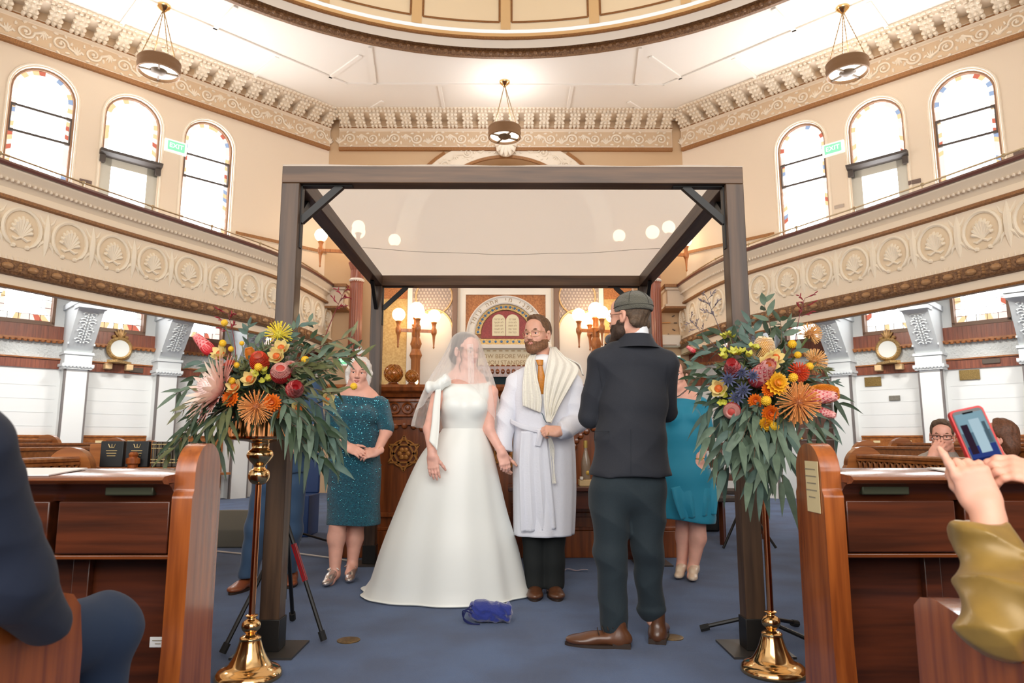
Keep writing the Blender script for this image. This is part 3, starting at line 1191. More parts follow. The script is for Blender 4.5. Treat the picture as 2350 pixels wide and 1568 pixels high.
CX, CZ2 = -.05, 3.06
for q in (-1, 1):
    xs_ = lambda a: CX + q * (a - CX) if q > 0 else a
    def bx(a, b, *r):
        a2, b2 = (a, b) if q < 0 else (-.1 - b, -.1 - a)
        return (a2, b2) + r
    abox('gold_mosaic_panel', [bx(-2.56, -2.0, 1.4, 3.78, 0, .02)], GOLDM)
    abox('mosaic_border', [bx(-2.56, -2.0, 3.78, 4.2, 0, .03)], ORM)
    abox('white_strip', [bx(-1.99, -1.90, 1.4, 4.2, 0, .05)], ARKW)
    lf = abox('lattice_panel', [bx(-1.9, -1.1, 1.4, 4.2, 0, .03)], LATT)
    m = MB()
    a0, a1 = (-1.9, -1.1) if q < 0 else (1.0, 1.8)
    for i in range(12):
        for j in range(44):
            x = a0 + .8 * (i + .5 + .5 * (j % 2)) / 12
            if x < a1 - .02:
                m.ball(A(x, 1.45 + 2.7 * j / 44, .035), (.022, .012, .026), 6)
    m.build('lattice_relief', LATTL, art)
    cx = -1.47 if q < 0 else 1.37
    m = MB()
    m.tube([A(cx + .36 * math.cos(2 * PI * k / 36), 3.83 + .36 * math.sin(2 * PI * k / 36), .05) for k in range(37)], .018, 6)
    m.tube([A(cx + .38 * math.cos(PI * k / 24), 3.14 + .42 * math.sin(PI * k / 24), .05) for k in range(25)], .018, 6)
    m.build('gilt_tracery', mat('pale_gilt', (214, 178, 128), .4, .3), art)
    m = MB()
    m.extr([(cx - .36, 1.5), (cx + .36, 1.5)] + [(cx + .36 * math.cos(PI * i / 20), 3.14 + .40 * math.sin(PI * i / 20)) for i in range(21)], lambda a, b, d: A(a, b, d), 0.03, .048)
    m.build('arched_niche', ARKW, art, smooth=False)
    abox('frame_column', [bx(-1.1, -1.0, 1.4, 4.3, 0, .12), bx(-1.115, -.985, 2.6, 2.7, 0, .14)], ARKB, bevel=.01)
    abox('inner_column', [bx(-1.0, -.95, 1.4, 4.3, 0, .08)], CREAM)
abox('mosaic_spandrel', [(-.95, .85, 3.0, 4.0, 0, .02)], ORM)
abox('white_frame', [(-.95, -.84, 2.85, 3.86, .02, .06), (.74, .85, 2.85, 3.86, .02, .06), (-.95, .85, 3.86, 4.0, .02, .062)], ARKW)
abox('top_panel', [(-.95, .85, 4.02, 4.3, 0, .05)], ARKB)
abox('amber_bar', [(-.8 + .33 * k, -.55 + .33 * k, 4.06, 4.1, .05, .06) for k in range(5)] + [(-.8 + .33 * k, -.55 + .33 * k, 4.14, 4.2, .05, .06) for k in range(5)], mat('amber_tile', (208, 146, 66), .4))
m = MB()
ringband(m, CX, CZ2, .62, .77, .02, .12)
m.build('lettered_arch', ARKW, art)
m = MB()
ringband(m, CX, CZ2, .735, .755, .11, .135)
ringband(m, CX, CZ2, .60, .625, .08, .135)
m.build('arch_line', mat('ark_grey_line', (206, 200, 196), .5), art)
m = MB()
ringband(m, CX, CZ2, .49, .60, .02, .08)
m.box((-.60, AY - .08, 2.86), (.50, AY - .02, 2.97))
m.build('mosaic_band', mat('gold_band', (214, 182, 116), .4, .2, col2=(180, 140, 76), vscale=40), art)
m = MB()
for k in range(19):
    a = PI * (k + .5) / 19
    m.ball(A(CX + .545 * math.cos(a), CZ2 + .545 * math.sin(a), .082), (.026, .008, .026), 8)
for k in range(9):
    m.ball(A(-.52 + 1.04 * (k + .2) / 9 + .02, 2.915, .082), (.026, .008, .024), 8)
m.build('blue_mosaic_tile', mat('blue_tile', (60, 120, 170), .4), art)
m = MB()
for k in range(18):
    a = PI * (k + 1) / 19
    m.ball(A(CX + .545 * math.cos(a), CZ2 + .545 * math.sin(a), .08), (.012, .008, .012), 6)
m.build('red_mosaic_tile', mat('red_tile', (150, 60, 44), .4), art)
m = MB()
m.extr([(CX - .48, 2.98)] + [(CX + .48, 2.98)] + [(CX + .48 * math.cos(PI * i / 24), CZ2 + .48 * math.sin(PI * i / 24)) for i in range(25)], lambda a, b, d: A(a, b, d), .02, .05)
m.build('red_tympanum', mat('red_mosaic', (172, 60, 52), .45, col2=(142, 40, 38), vscale=50), art, smooth=False)
m = MB()
for q in (-1, 1):
    c = CX + q * .135
    lp = [(c - .13, 3.03), (c + .13, 3.03)] + [(c + .13 * math.cos(PI * i / 14), 3.33 + .13 * math.sin(PI * i / 14)) for i in range(15)]
    m.extr(lp, lambda a, b, d: A(a, b, d), .05, .075)
tb = m.build('tablet', mat('tablet_ivory', (238, 226, 190), .5), art, smooth=False, bevel=.004)
for q in (-1, 1):
    for k, w in enumerate(x[::-1] for x in (('לא תרצח', 'לא תנאף', 'לא תגנב', 'לא תענה', 'לא תחמד') if q < 0 else ('אנכי ה', 'לא יהיה', 'לא תשא', 'זכור את', 'כבד את'))):
        text_mesh('tablet_lettering', w, .05, lambda x, y, d, q=q, k=k: A(CX + q * .135 + x, 3.36 - .065 * k + y, .077), TXT, tb)
abox('white_ledge', [(-.95, .85, 2.77, 2.85, .02, .16)], ARKW, bevel=.01)
abox('text_panel', [(-.95, .85, 2.42, 2.77, .02, .06)], mat('text_panel_cream', (232, 218, 186), .5))
abox('dash_band', [(-.9 + .12 * k, -.83 + .12 * k, 2.725, 2.745, .06, .066) for k in range(14)], TXT)
text_mesh('english_lettering', 'KNOW BEFORE WHOM', .115, lambda x, y, d: A(CX + x, 2.625 + y, .064), TXT, art)
text_mesh('english_lettering', 'THOU STANDEST', .115, lambda x, y, d: A(CX + x, 2.50 + y, .064), TXT, art)
heb = 'דע לפני מי אתה עומד'
for k, ch in enumerate(heb):
    if ch == ' ':
        continue
    a = PI * (.10 + .80 * k / (len(heb) - 1))
    ca, sa = math.cos(a), math.sin(a)
    text_mesh('hebrew_lettering', ch, .12, lambda x, y, d, ca=ca, sa=sa: A(CX + (.68 + y) * ca + x * sa, CZ2 + (.68 + y) * sa - x * ca, .124), TXT, art)
m = MB()
m.box((-.9, AY - .14, 2.22), (.8, AY - .02, 2.42))
for k in range(16):
    m.ball(A(-.83 + 1.56 * k / 15, 2.43, .1), (.045, .03, .03), 8)
    m.ball(A(-.83 + 1.56 * k / 15, 2.32, .14), (.04, .02, .055), 8)
m.build('carved_lintel', BIMAH, art)
abox('ark_curtain', [(-.8, .7, .6, 2.22, .02, .05)], mat('dark_teal_velvet', (18, 44, 52), .8, sheen=.4))
abox('white_reveal', [(-.95, -.8, .6, 2.22, .02, .10), (.7, .85, .6, 2.22, .02, .10)], ARKW)

# small exit signs low on the ark wall
for s, x in ((-1, -3.2), (1, 3.25)):
    e = thing('exit_sign', 'lit green exit sign low on the ark wall behind the %s flower arrangement' % ('left' if s < 0 else 'right'), 'sign', (x, 13.4, 2.55))
    m = MB()
    m.box((x - .16, 13.36, 2.46), (x + .16, 13.42, 2.66))
    m.build('housing', MATS['sign_white'], e, bevel=.005)
    m = MB()
    m.box((x - .14, 13.35, 2.49), (x + .14, 13.36, 2.63))
    m.build('green_face', MATS['sign_green'], e)
    text_mesh('lettering', 'EXIT', .1, lambda a, b, d, x=x: (x + a, 13.346, 2.56 + b), MATS['sign_letter'], e)

# ---------------------------------------------------------------- lamps
def lamp_cluster(root, c, arm, zb, dark=None):
    """four wooden arms with opal globes round a central globe; c = (x, y), zb = arm height"""
    cx, cyy = c
    hub = MB()
    hub.lathe([(.05, zb - .16), (.075, zb - .1), (.07, zb), (.085, zb + .05), (.055, zb + .08), (.05, zb + .2), (.075, zb + .24), (.06, zb + .27)], (cx, cyy, 0), 12)
    hub.build('hub', LAMPW, root)
    ang = PI / 4 * 0
    for k in range(4):
        a = k * PI / 2 + .22
        dx, dy = math.cos(a), math.sin(a)
        ex, ey = cx + dx * arm, cyy + dy * arm
        m = MB()
        m.bar((cx, cyy, zb), (ex, ey, zb), .05, .06)
        m.lathe([(.045, zb - .06), (.055, zb - .03), (.055, zb + .03), (.035, zb + .07), (.04, zb + .13), (.06, zb + .17), (.045, zb + .19)], (ex, ey, 0), 12)
        m.lathe([(.003, zb - .34), (.014, zb - .32), (.02, zb - .31), (.012, zb - .29), (.028, zb - .1), (.04, zb - .06)], (ex, ey, 0), 10)
        am = m.build('arm', LAMPW, root)
        g = MB()
        g.ball((ex, ey, zb + .30), .122, 20)
        g.build('globe', GLOBE, root)
    g = MB()
    g.ball((cx, cyy, zb + .42), .135, 20)
    g.build('globe', GLOBE, root)


for s, lab in ((-1, 'carved wooden candelabrum with five lit globes behind the bride'), (1, 'carved wooden candelabrum with five lit globes between groom and officiant')):
    x = -1.74 if s < 0 else 1.66
    r = thing('candelabrum', lab, 'lamp', (x, 12.75, 0))
    m = MB()
    m.lathe([(.2, 0), (.2, .2), (.12, .3), (.085, .5), (.085, 2.5), (.12, 2.58), (.10, 2.64), (.075, 2.7), (.11, 2.8), (.07, 2.92)], (x, 12.75, 0), 8)
    m.build('post', LAMPW, r)
    lamp_cluster(r, (x, 12.75), .335, 3.05)
    x = -2.93 if s < 0 else 2.83
    r = thing('column_lamp', 'tall fluted red-brown column with globe arms on the %s side of the ark' % ('left' if s < 0 else 'right'), 'lamp', (x, 12.9, 0))
    m = MB()
    n = 36
    rows = []
    for z, rr in ((.0, .17), (.3, .17), (.35, .135), (4.0, .122), (4.05, .14), (4.1, .125), (4.25, .12), (4.4, .17), (4.5, .1)):
        rows.append([(x + rr * (1 - (.08 if k % 2 else 0)) * math.cos(2 * PI * k / n), 12.9 + rr * (1 - (.08 if k % 2 else 0)) * math.sin(2 * PI * k / n), z) for k in range(n)])
    m.loft(rows)
    m.build('fluted_column', mat('red_brown_column', (146, 82, 60), .35, coat=.3), r, smooth=False)
    m = MB()
    m.lathe([(.126, 4.03), (.15, 4.06), (.126, 4.09)], (x, 12.9, 0), 24)
    m.build('collar', ARKW, r)
    lamp_cluster(r, (x, 12.9), .7, 4.62)

for k, (x, y, lab) in enumerate(((-5.31, 9.67, 'drum pendant lamp over the left gallery'), (-.07, 11.87, 'drum pendant lamp in front of the big arch over the ark'), (5.17, 9.65, 'drum pendant lamp over the right gallery'))):
    r = thing('pendant_lamp', 'bronze ' + lab, 'lamp', (x, y, 6.5))
    m = MB()
    m.lathe([(.28, 6.5), (.30, 6.51), (.295, 6.56), (.305, 6.6), (.295, 6.64), (.305, 6.69), (.29, 6.71), (.27, 6.71), (.27, 6.52), (.28, 6.5)], (x, y, 0), 36, cap=False)
    m.build('drum', mat('drum_bronze', (132, 98, 66), .5, .3, bump=.5, bscale=120), r)
    m = MB()
    m.lathe([(.001, 6.545), (.26, 6.545), (.26, 6.555), (.001, 6.555)], (x, y, 0), 30)
    m.build('diffuser', BULBW, r)
    m = MB()
    m.lathe([(.001, 6.49), (.05, 6.49), (.09, 6.51), (.12, 6.535), (.12, 6.545), (.001, 6.545)], (x, y, 0), 24)
    for q in range(4):
        a = q * PI / 2 + .5
        m.bar((x, y, 6.53), (x + .27 * math.cos(a), y + .27 * math.sin(a), 6.53), .03, .025)
    m.build('spider', mat('drum_bronze_dark', (96, 78, 60), .5, .3), r)
    m = MB()
    for q in range(4):
        a = q * PI / 2 + .9
        e = Vector((x + .27 * math.cos(a), y + .27 * math.sin(a), 6.7))
        t = Vector((x, y, CZ - .06))
        for i in range(30):       # links
            p = e.lerp(t, (i + .5) / 30)
            d = (t - e) / 30 * .62
            m.bar(p - d, p + d, .007 if i % 2 else .014, .014 if i % 2 else .007)
    m.build('chain', mat('chain_brass', (150, 122, 84), .4, .6), r, smooth=False)
    m = MB()
    m.lathe([(.03, CZ - .1), (.05, CZ - .07), (.09, CZ - .04), (.10, CZ - .01), (.1, CZ)], (x, y, 0), 24)
    m.build('ceiling_rose', BRASS, r)
    l = bpy.data.lights.new('pendant_bulb', 'POINT')
    l.energy = (21, 38, 21)[k]
    l.color = ((1, .9, .76), (.92, .95, 1.0), (1, .9, .76))[k]
    l.shadow_soft_size = .2
    lo = bpy.data.objects.new('pendant_bulb', l)
    COL.objects.link(lo)
    lo.location = (x, y, 6.86)

# wall clock made of plain hour strokes, and the air conditioner under it
r = thing('wall_clock', 'wall clock of plain dark hour strokes beside the right column', 'clock', (3.06, 13.40, 3.32))
m = MB()
for k in range(12):
    a = 2 * PI * k / 12
    m.bar((3.06 + .25 * math.sin(a), 13.40, 3.32 + .25 * math.cos(a)), (3.06 + .31 * math.sin(a), 13.40, 3.32 + .31 * math.cos(a)), .02, .022, up=(0, 1, 0))
m.build('hour_stroke', mat('clock_stroke', (78, 62, 50), .5), r, smooth=False)
m = MB()
m.bar((3.0, 13.39, 3.32), (3.24, 13.39, 3.325), .02, .018, up=(0, 1, 0))
m.bar((3.06, 13.39, 3.32), (3.0, 13.39, 3.45), .02, .018, up=(0, 1, 0))
m.build('hand', mat('clock_hand', (214, 150, 80), .5), r, smooth=False)
m = MB()
m.box((2.72, 13.2, 2.82), (3.40, 13.42, 3.06))
r = m.build('air_conditioner', mat('ac_white', (240, 230, 214), .4), bevel=.03)
props(r, 'white wall air conditioner below the clock beside right column', 'air conditioner')
m = MB()
m.box((2.78, 13.192, 2.84), (3.3, 13.2, 2.855))
m.build('outlet_slot', mat('slot', (150, 120, 90), .5), r, smooth=False)

# ================================================================ bimah
bm_ = thing('bimah', 'carved wooden reading platform with star roundel behind the couple', 'reading platform', (0, 6.2, 0))
BY = 5.98


def bbox_(name, boxes, mt, bevel=.006):
    m = MB()
    for x0, x1, z0, z1, d0, d1 in boxes:
        m.box((x0, BY - d1, z0), (x1, BY - d0, z1))
    return m.build(name, mt, bm_, smooth=False, bevel=bevel)


m = MB()
m.box((-1.5, BY, 0), (1.46, 7.6, 1.36))
m.build('platform_case', BIMAH, bm_, smooth=False)
m = MB()
pts = [(-1.5, 7.6), (-1.5, BY), (1.46, BY), (1.46, 7.6)]
m.sweep(pts, [(0, 1.34), (-.05, 1.35), (-.07, 1.38), (-.12, 1.40), (-.13, 1.43), (-.11, 1.455), (0, 1.455)])
m.box((-1.5, BY, 1.40), (1.46, 7.6, 1.455))
m.build('cornice', BIMAH, bm_, smooth=False)
bbox_('base_moulding', [(-1.5, 1.46, 0, .22, 0, .05), (-1.5, 1.46, .22, .25, 0, .035), (-1.5, 1.46, .33, .37, 0, .03)], BIMAH)
bbox_('frieze_board', [(-1.5, 1.46, 1.18, 1.2, 0, .035), (-1.5, 1.46, 1.31, 1.34, 0, .035)], BIMAH)
m = MB()
for k in range(26):
    x = -1.45 + 2.87 * k / 25
    m.tube([(x + .045 * math.cos(2 * PI * i / 14), BY - .012, 1.255 + .045 * math.sin(2 * PI * i / 14)) for i in range(15)], .010, 5)
    m.ball((x, BY - .005, 1.255), (.022, .012, .022), 6)
m.build('frieze_roundel', BIMAH, bm_)
for i, x in enumerate((-.9, 0.0, .9)):
    m = MB()
    rows = [[(x + r * math.cos(PI * k / 20), BY - d, .9 + r * .62 * math.sin(PI * k / 20)) for r, d in ((.34, 0), (.34, .03), (.41, .03), (.41, 0))] for k in range(21)]
    m.loft(rows)
    for k in range(13):
        a = PI * (k + .5) / 13
        m.ball((x + .33 * math.cos(a), BY - .02, .9 + .33 * .62 * math.sin(a)), (.028, .018, .028), 6)
    for q in (-1, 1):
        m.box((x + q * .40 - .045, BY - .03, .37), (x + q * .40 + .045, BY, .92))
    m.build('carved_arch', BIMAH, bm_)
    m = MB()
    R = .15
    for o in (0, PI):
        tri = [(x + R * math.sin(o + 2 * PI * k / 3), BY - .012, .865 + R * math.cos(o + 2 * PI * k / 3)) for k in range(3)]
        for k in range(3):
            m.bar(tri[k], tri[(k + 1) % 3], .016, .016, up=(0, 1, 0))
    m.tube([(x + .115 * math.cos(2 * PI * k / 24), BY - .012, .865 + .115 * math.sin(2 * PI * k / 24)) for k in range(25)], .008, 5)
    for k in range(6):
        a = PI / 3 * k
        m.ball((x + .035 * math.cos(a), BY - .01, .865 + .035 * math.sin(a)), (.024, .012, .024), 8)
    m.build('star_carving', GILT, bm_)
for x in (-1.28, -1.12, -.98):
    pass
AMB = mat('glossy_amber_carving', (206, 124, 44), .18, .2, coat=.6, col2=(140, 74, 20), vscale=30)
for (px, py, rr, lab) in ((903, 862, .082, 'larger carved amber finial ball on the reading platform corner'), (945, 872, .056, 'smaller carved amber finial ball beside the larger one on the platform')):
    c = P(px, py, 6.2)
    r = thing('carved_finial', lab, 'finial', (c.x, c.y, 1.455))
    m = MB()
    m.lathe([(rr * .9, 1.455), (rr * .95, 1.475), (rr * .6, 1.49), (rr * .55, 1.50)], (c.x, c.y, 0), 16)
    m.build('foot', BIMAH, r)
    m = MB()
    m.ball((c.x, c.y, 1.50 + rr), rr, 18)
    m.build('ball', AMB, r)
    m = MB()
    for k in range(8):
        a0 = 2 * PI * k / 8
        for sg in (-1, 1):
            m.tube([(c.x + rr * 1.02 * math.cos(e) * math.cos(a0 + sg * e * .9), c.y + rr * 1.02 * math.cos(e) * math.sin(a0 + sg * e * .9), 1.50 + rr + rr * 1.02 * math.sin(e)) for e in [-1.2 + 2.4 * i / 10 for i in range(11)]], .006, 5)
    m.build('lattice', GILT, r)
# small lit lamp glowing beside the finials
c = P(952, 872, 6.7)
r = thing('reading_light', 'small warm lit bulb on the reading platform behind carved finials', 'lamp', (c.x, c.y, 1.455))
m = MB()
m.lathe([(.03, 1.455), (.03, 1.47), (.01, 1.48), (.01, 1.52)], (c.x, c.y, 0), 10)
m.build('stem', BRASSD, r)
m = MB()
m.ball((c.x, c.y, 1.55), .035, 12)
m.build('bulb', emis('warm_bulb', (255, 214, 140), 7), r)

# low table with bottle and box in front of the platform
tb_ = thing('side_table', 'low dark wooden table behind the groom holding a wine bottle', 'table', (.55, 5.72, 0))
m = MB()
m.box((.0, 5.5, .575), (1.09, 5.9, .61))
m.build('tabletop', BIMAHD, tb_, bevel=.006)
m = MB()
m.box((.04, 5.54, .44), (1.05, 5.88, .575))
m.build('apron', BIMAHD, tb_, smooth=False)
for x in (.06, 1.03):
    for y in (5.56, 5.86):
        m = MB()
        m.bar((x, y, 0), (x, y, .46), .05)
        m.build('leg', BIMAHD, tb_, smooth=False)
c = P(1345, 1108, 5.68)
bt = thing('wine_bottle', 'clear wine bottle with gold foil on a box beside the groom', 'bottle', (c.x, 5.68, .66))
m = MB()
m.lathe([(.034, .66), (.038, .67), (.038, .79), (.034, .82), (.018, .88), (.014, .90), (.014, .97), (.001, .97)], (c.x, 5.68, 0), 20)
m.build('glass_body', mat('bottle_glass', (150, 130, 110), .08, 0, coat=.5), bt)
m = MB()
m.lathe([(.016, .915), (.017, .94), (.017, .975), (.001, .976)], (c.x, 5.68, 0), 16)
m.build('gold_foil', mat('gold_foil', (206, 176, 96), .35, .6), bt)
m = MB()
m.ball((c.x + .01, 5.645, .715), (.018, .006, .02), 12)
m.build('round_label', mat('gold_label', (196, 158, 70), .4, .4), bt)
m = MB()
m.box((c.x - .06, 5.62, .61), (c.x + .09, 5.74, .66))
bxo = m.build('small_box', mat('cream_box', (214, 186, 136), .6), bevel=.005)
props(bxo, 'small cream box under the wine bottle on low table', 'box')
m = MB()
m.box((c.x - .055, 5.61, .66), (c.x - .03, 5.66, .685))
cup = m.build('small_cup', ARKW, bevel=.004)
props(cup, 'tiny white cup on the cream box beside the bottle', 'cup')

# ================================================================ chuppah
XL, XR, YF, YB, ZB, W_ = -1.058, 1.106, 3.31, 5.606, 2.264, .092
ch = thing('wedding_canopy_frame', 'dark walnut timber wedding canopy frame standing over the couple', 'canopy frame', (.02, 4.5, 0))
posts = []
for ix, x in ((0, XL - W_), (1, XR)):
    for iy, y in ((0, YF), (1, YB)):
        m = MB()
        m.box((x, y, .012), (x + W_, y + W_, ZB))
        m.build('post', POSTW, ch, bevel=.004)
        m = MB()
        m.box((x - .006, y - .006, .01), (x + W_ + .006, y + W_ + .006, .15))
        m.build('post_shoe', BLACKM, ch, bevel=.003)
        m = MB()
        cx, cyy = x + W_ / 2, y + W_ / 2
        m.box((cx - .14, cyy - .14, 0), (cx + .14, cyy + .14, .01))
        m.build('base_plate', GREYM, ch, smooth=False)
        # braces of flat steel towards the beams
        q = 1 if ix == 0 else -1
        xi = XL if ix == 0 else XR
        m = MB()
        yy = y + W_ / 2
        m.bar((xi, yy, ZB - .19), (xi + q * .2, yy, ZB), .035, .028, up=(0, 1, 0))
        m.box((min(xi, xi + q * .006), yy - .016, ZB - .33), (max(xi, xi + q * .006), yy + .016, ZB))
        m.box((min(xi, xi + q * .26), yy - .016, ZB - .006), (max(xi, xi + q * .26), yy + .016, ZB))
        m.build('brace', BLACKM, ch, smooth=False)
        m = MB()
        p = 1 if iy == 0 else -1
        yi = y + W_ if iy == 0 else y
        xm = x + W_ / 2
        m.bar((xm, yi, ZB - .19), (xm, yi + p * .2, ZB), .035, .028, up=(1, 0, 0))
        m.build('brace', BLACKM, ch, smooth=False)
for y in (YF, YB):
    m = MB()
    m.box((XL - W_, y, ZB), (XR + W_, y + W_, ZB + .09))
    m.build('cross_beam', POSTX, ch, bevel=.004)
for x in (XL - W_, XR):
    m = MB()
    m.box((x, YF + W_, ZB), (x + W_, YB, ZB + .09))
    m.build('side_beam', POSTY, ch, bevel=.004)
m = MB()
CLOTH = sheer('canopy_white_cloth', (254, 252, 249), .91, .74, 0.0)


def cl(u, v, dz=0):
    x = XL - W_ + (XR - XL + 2 * W_) * u
    y = YF - .005 + (YB + W_ - YF + .01) * v
    e = max(0, min(1, min(u, 1 - u) * 22, min(v, 1 - v) * 22))
    sag = .05 * math.sin(PI * min(1, max(0, (u - .04) / .92))) * math.sin(PI * min(1, max(0, (v - .04) / .92)))
    return (x, y, ZB + .094 - sag + .003 * math.sin(u * 23) + dz)


m.grid(cl, 40, 40)
cv = m.build('canopy_cloth', CLOTH)
props(cv, 'white cloth stretched over the top of the timber canopy frame', 'canopy cloth')
m = MB()
m.tube([cl(.04 + .92 * k / 30, .62 + .0, -.004) for k in range(31)], .002, 5)
m.build('seam', mat('seam_grey', (190, 184, 176), .7), cv)

# ---------------------------------------------------------------- brass flower stands
def flower_stand(x, y, lab):
    r = thing('flower_stand', lab, 'flower stand', (x, y, 0))
    m = MB()
    m.lathe(chaikin([(.130, 0), (.134, .006), (.132, .02), (.122, .034), (.105, .042), (.092, .047), (.080, .06), (.060, .095), (.048, .13), (.042, .152), (.044, .158), (.034, .166), (.02, .17)]), (0, 0, 0), 40)
    m.build('bell_base', BRASS, r, local=True)
    m = MB()
    m.lathe(chaikin([(.016, .168), (.02, .176), (.036, .190), (.040, .205), (.034, .222), (.014, .234), (.020, .240), (.028, .246), (.018, .25)]), (0, 0, 0), 28)
    m.build('lower_knop', BRASS, r, local=True)
    m = MB()
    m.lathe([(.0135, .245), (.0125, .79)], (0, 0, 0), 16)
    m.build('rod', COPPER, r, local=True)
    m = MB()
    m.lathe(chaikin([(.013, .78), (.030, .785), (.046, .808), (.044, .838), (.022, .852), (.024, .862), (.046, .885), (.058, .905), (.050, .925), (.036, .932), (.036, .95), (.04, .962), (.12, .97), (.125, .978)]), (0, 0, 0), 32)
    m.build('upper_knop', BRASS, r, local=True)
    m = MB()
    m.lathe([(.05, .975), (.135, .978), (.138, .985), (.136, 1.09), (.142, 1.095), (.132, 1.098), (.128, 1.0), (.001, .99)], (0, 0, 0), 72, fl=.02)
    m.build('bowl', COPPER, r, local=True, smooth=False)
    return r


flower_stand(-1.07, 2.99, 'tall polished brass flower stand before the left canopy post')
flower_stand(1.12, 3.04, 'tall polished brass flower stand before the right canopy post')


# ---------------------------------------------------------------- tripod stands
def tripod(lab, apex, feet, top, red=False, low=None):
    r = thing('tripod_stand', lab, 'stand', (apex[0], apex[1], 0))
    m = MB()
    m.tube([(apex[0], apex[1], low or .2), (apex[0], apex[1], top)], .013, 10)
    m.build('pole', BLACKM, r)
    for i, f in enumerate(feet):
        m = MB()
        m.tube([(apex[0], apex[1], apex[2]), (f[0], f[1], .022)], .0105, 8)
        lg = m.build('leg', BLACKM, r)
        m = MB()
        d = (Vector((apex[0], apex[1], apex[2])) - Vector((f[0], f[1], .022))).normalized()
        m.tube([Vector((f[0], f[1], .018)), Vector((f[0], f[1], .018)) + d * .045], .017, 8)
        m.build('rubber_foot', mat('black_rubber', (22, 22, 22), .8), lg)
        if red and i == 1:
            m = MB()
            a = Vector((apex[0], apex[1], apex[2]))
            b = Vector((f[0], f[1], .02))
            m.bar(a.lerp(b, .18), a.lerp(b, .5), .02, .02)
            m.build('red_lever', mat('red_plastic', (150, 24, 32), .4), lg)
    return r


tripod('black tripod light stand with red lever behind the left canopy post', (-1.1, 3.50, .56), [(-1.29, 3.26), (-.885, 3.46), (-1.16, 3.86)], 1.3, True)
tripod('black low-spread tripod stand behind the right canopy post', (1.24, 3.58, .1), [(.985, 3.66), (1.52, 3.75), (1.46, 3.38)], 1.0, low=.05)

# ---------------------------------------------------------------- things on the carpet
for (x, y, lab) in ((-.78, 3.52, 'round brass floor plate in the carpet left of the bride'), (.815, 3.56, 'round brass floor plate in carpet behind the officiant shoe')):
    m = MB()
    m.lathe([(.056, 0), (.056, .004), (.05, .006), (.001, .006)], (x, y, 0), 28)
    props(m.build('floor_plate', mat('worn_brass_plate', (138, 112, 72), .45, .6, col2=(96, 76, 46), vscale=60)), lab, 'floor plate')
BLUEBAG = mat('blue_velvet', (18, 40, 128), .75, sheen=.6, bump=.3, bscale=60)
m = MB()
for q, (a, b) in enumerate((((.40, 5.34), (.52, 5.33)), ((.42, 5.36), (.43, 5.29)), ((.45, 5.34), (.60, 5.30)))):
    m.grid(lambda u, v, a=a, b=b, q=q: (a[0] + (b[0] - a[0]) * u, a[1] + (b[1] - a[1]) * u + .018 * (v - .5), .006 + .012 * math.sin(PI * u + q) ** 2), 8, 2)
rb = m.build('ribbon', mat('pale_pink_ribbon', (226, 210, 222), .5))
props(rb, 'pale pink ribbon lying on the carpet behind the groom', 'ribbon')
# ================================================================ pews
PAPER = mat('white_paper', (240, 240, 238), .6)
LBL = mat('cream_notice', (226, 208, 160), .6)
INK = mat('faint_ink', (150, 140, 118), .7)


def tomb(y0, y1, zt, zw=.78):
    """outline (y, z) of a round-topped bench end"""
    c, r = (y0 + y1) / 2, (y1 - y0) / 2 - .012
    pts = [(y0 - .02, 0), (y1 + .02, 0), (y1, .3), (y1, zw), (y1 - .012, zw + .02)]
    pts += [(c + r * math.cos(PI * i / 16), zt - r + r * math.sin(PI * i / 16)) for i in range(17)]
    return pts + [(y0 + .012, zw + .02), (y0, zw), (y0, .3)]


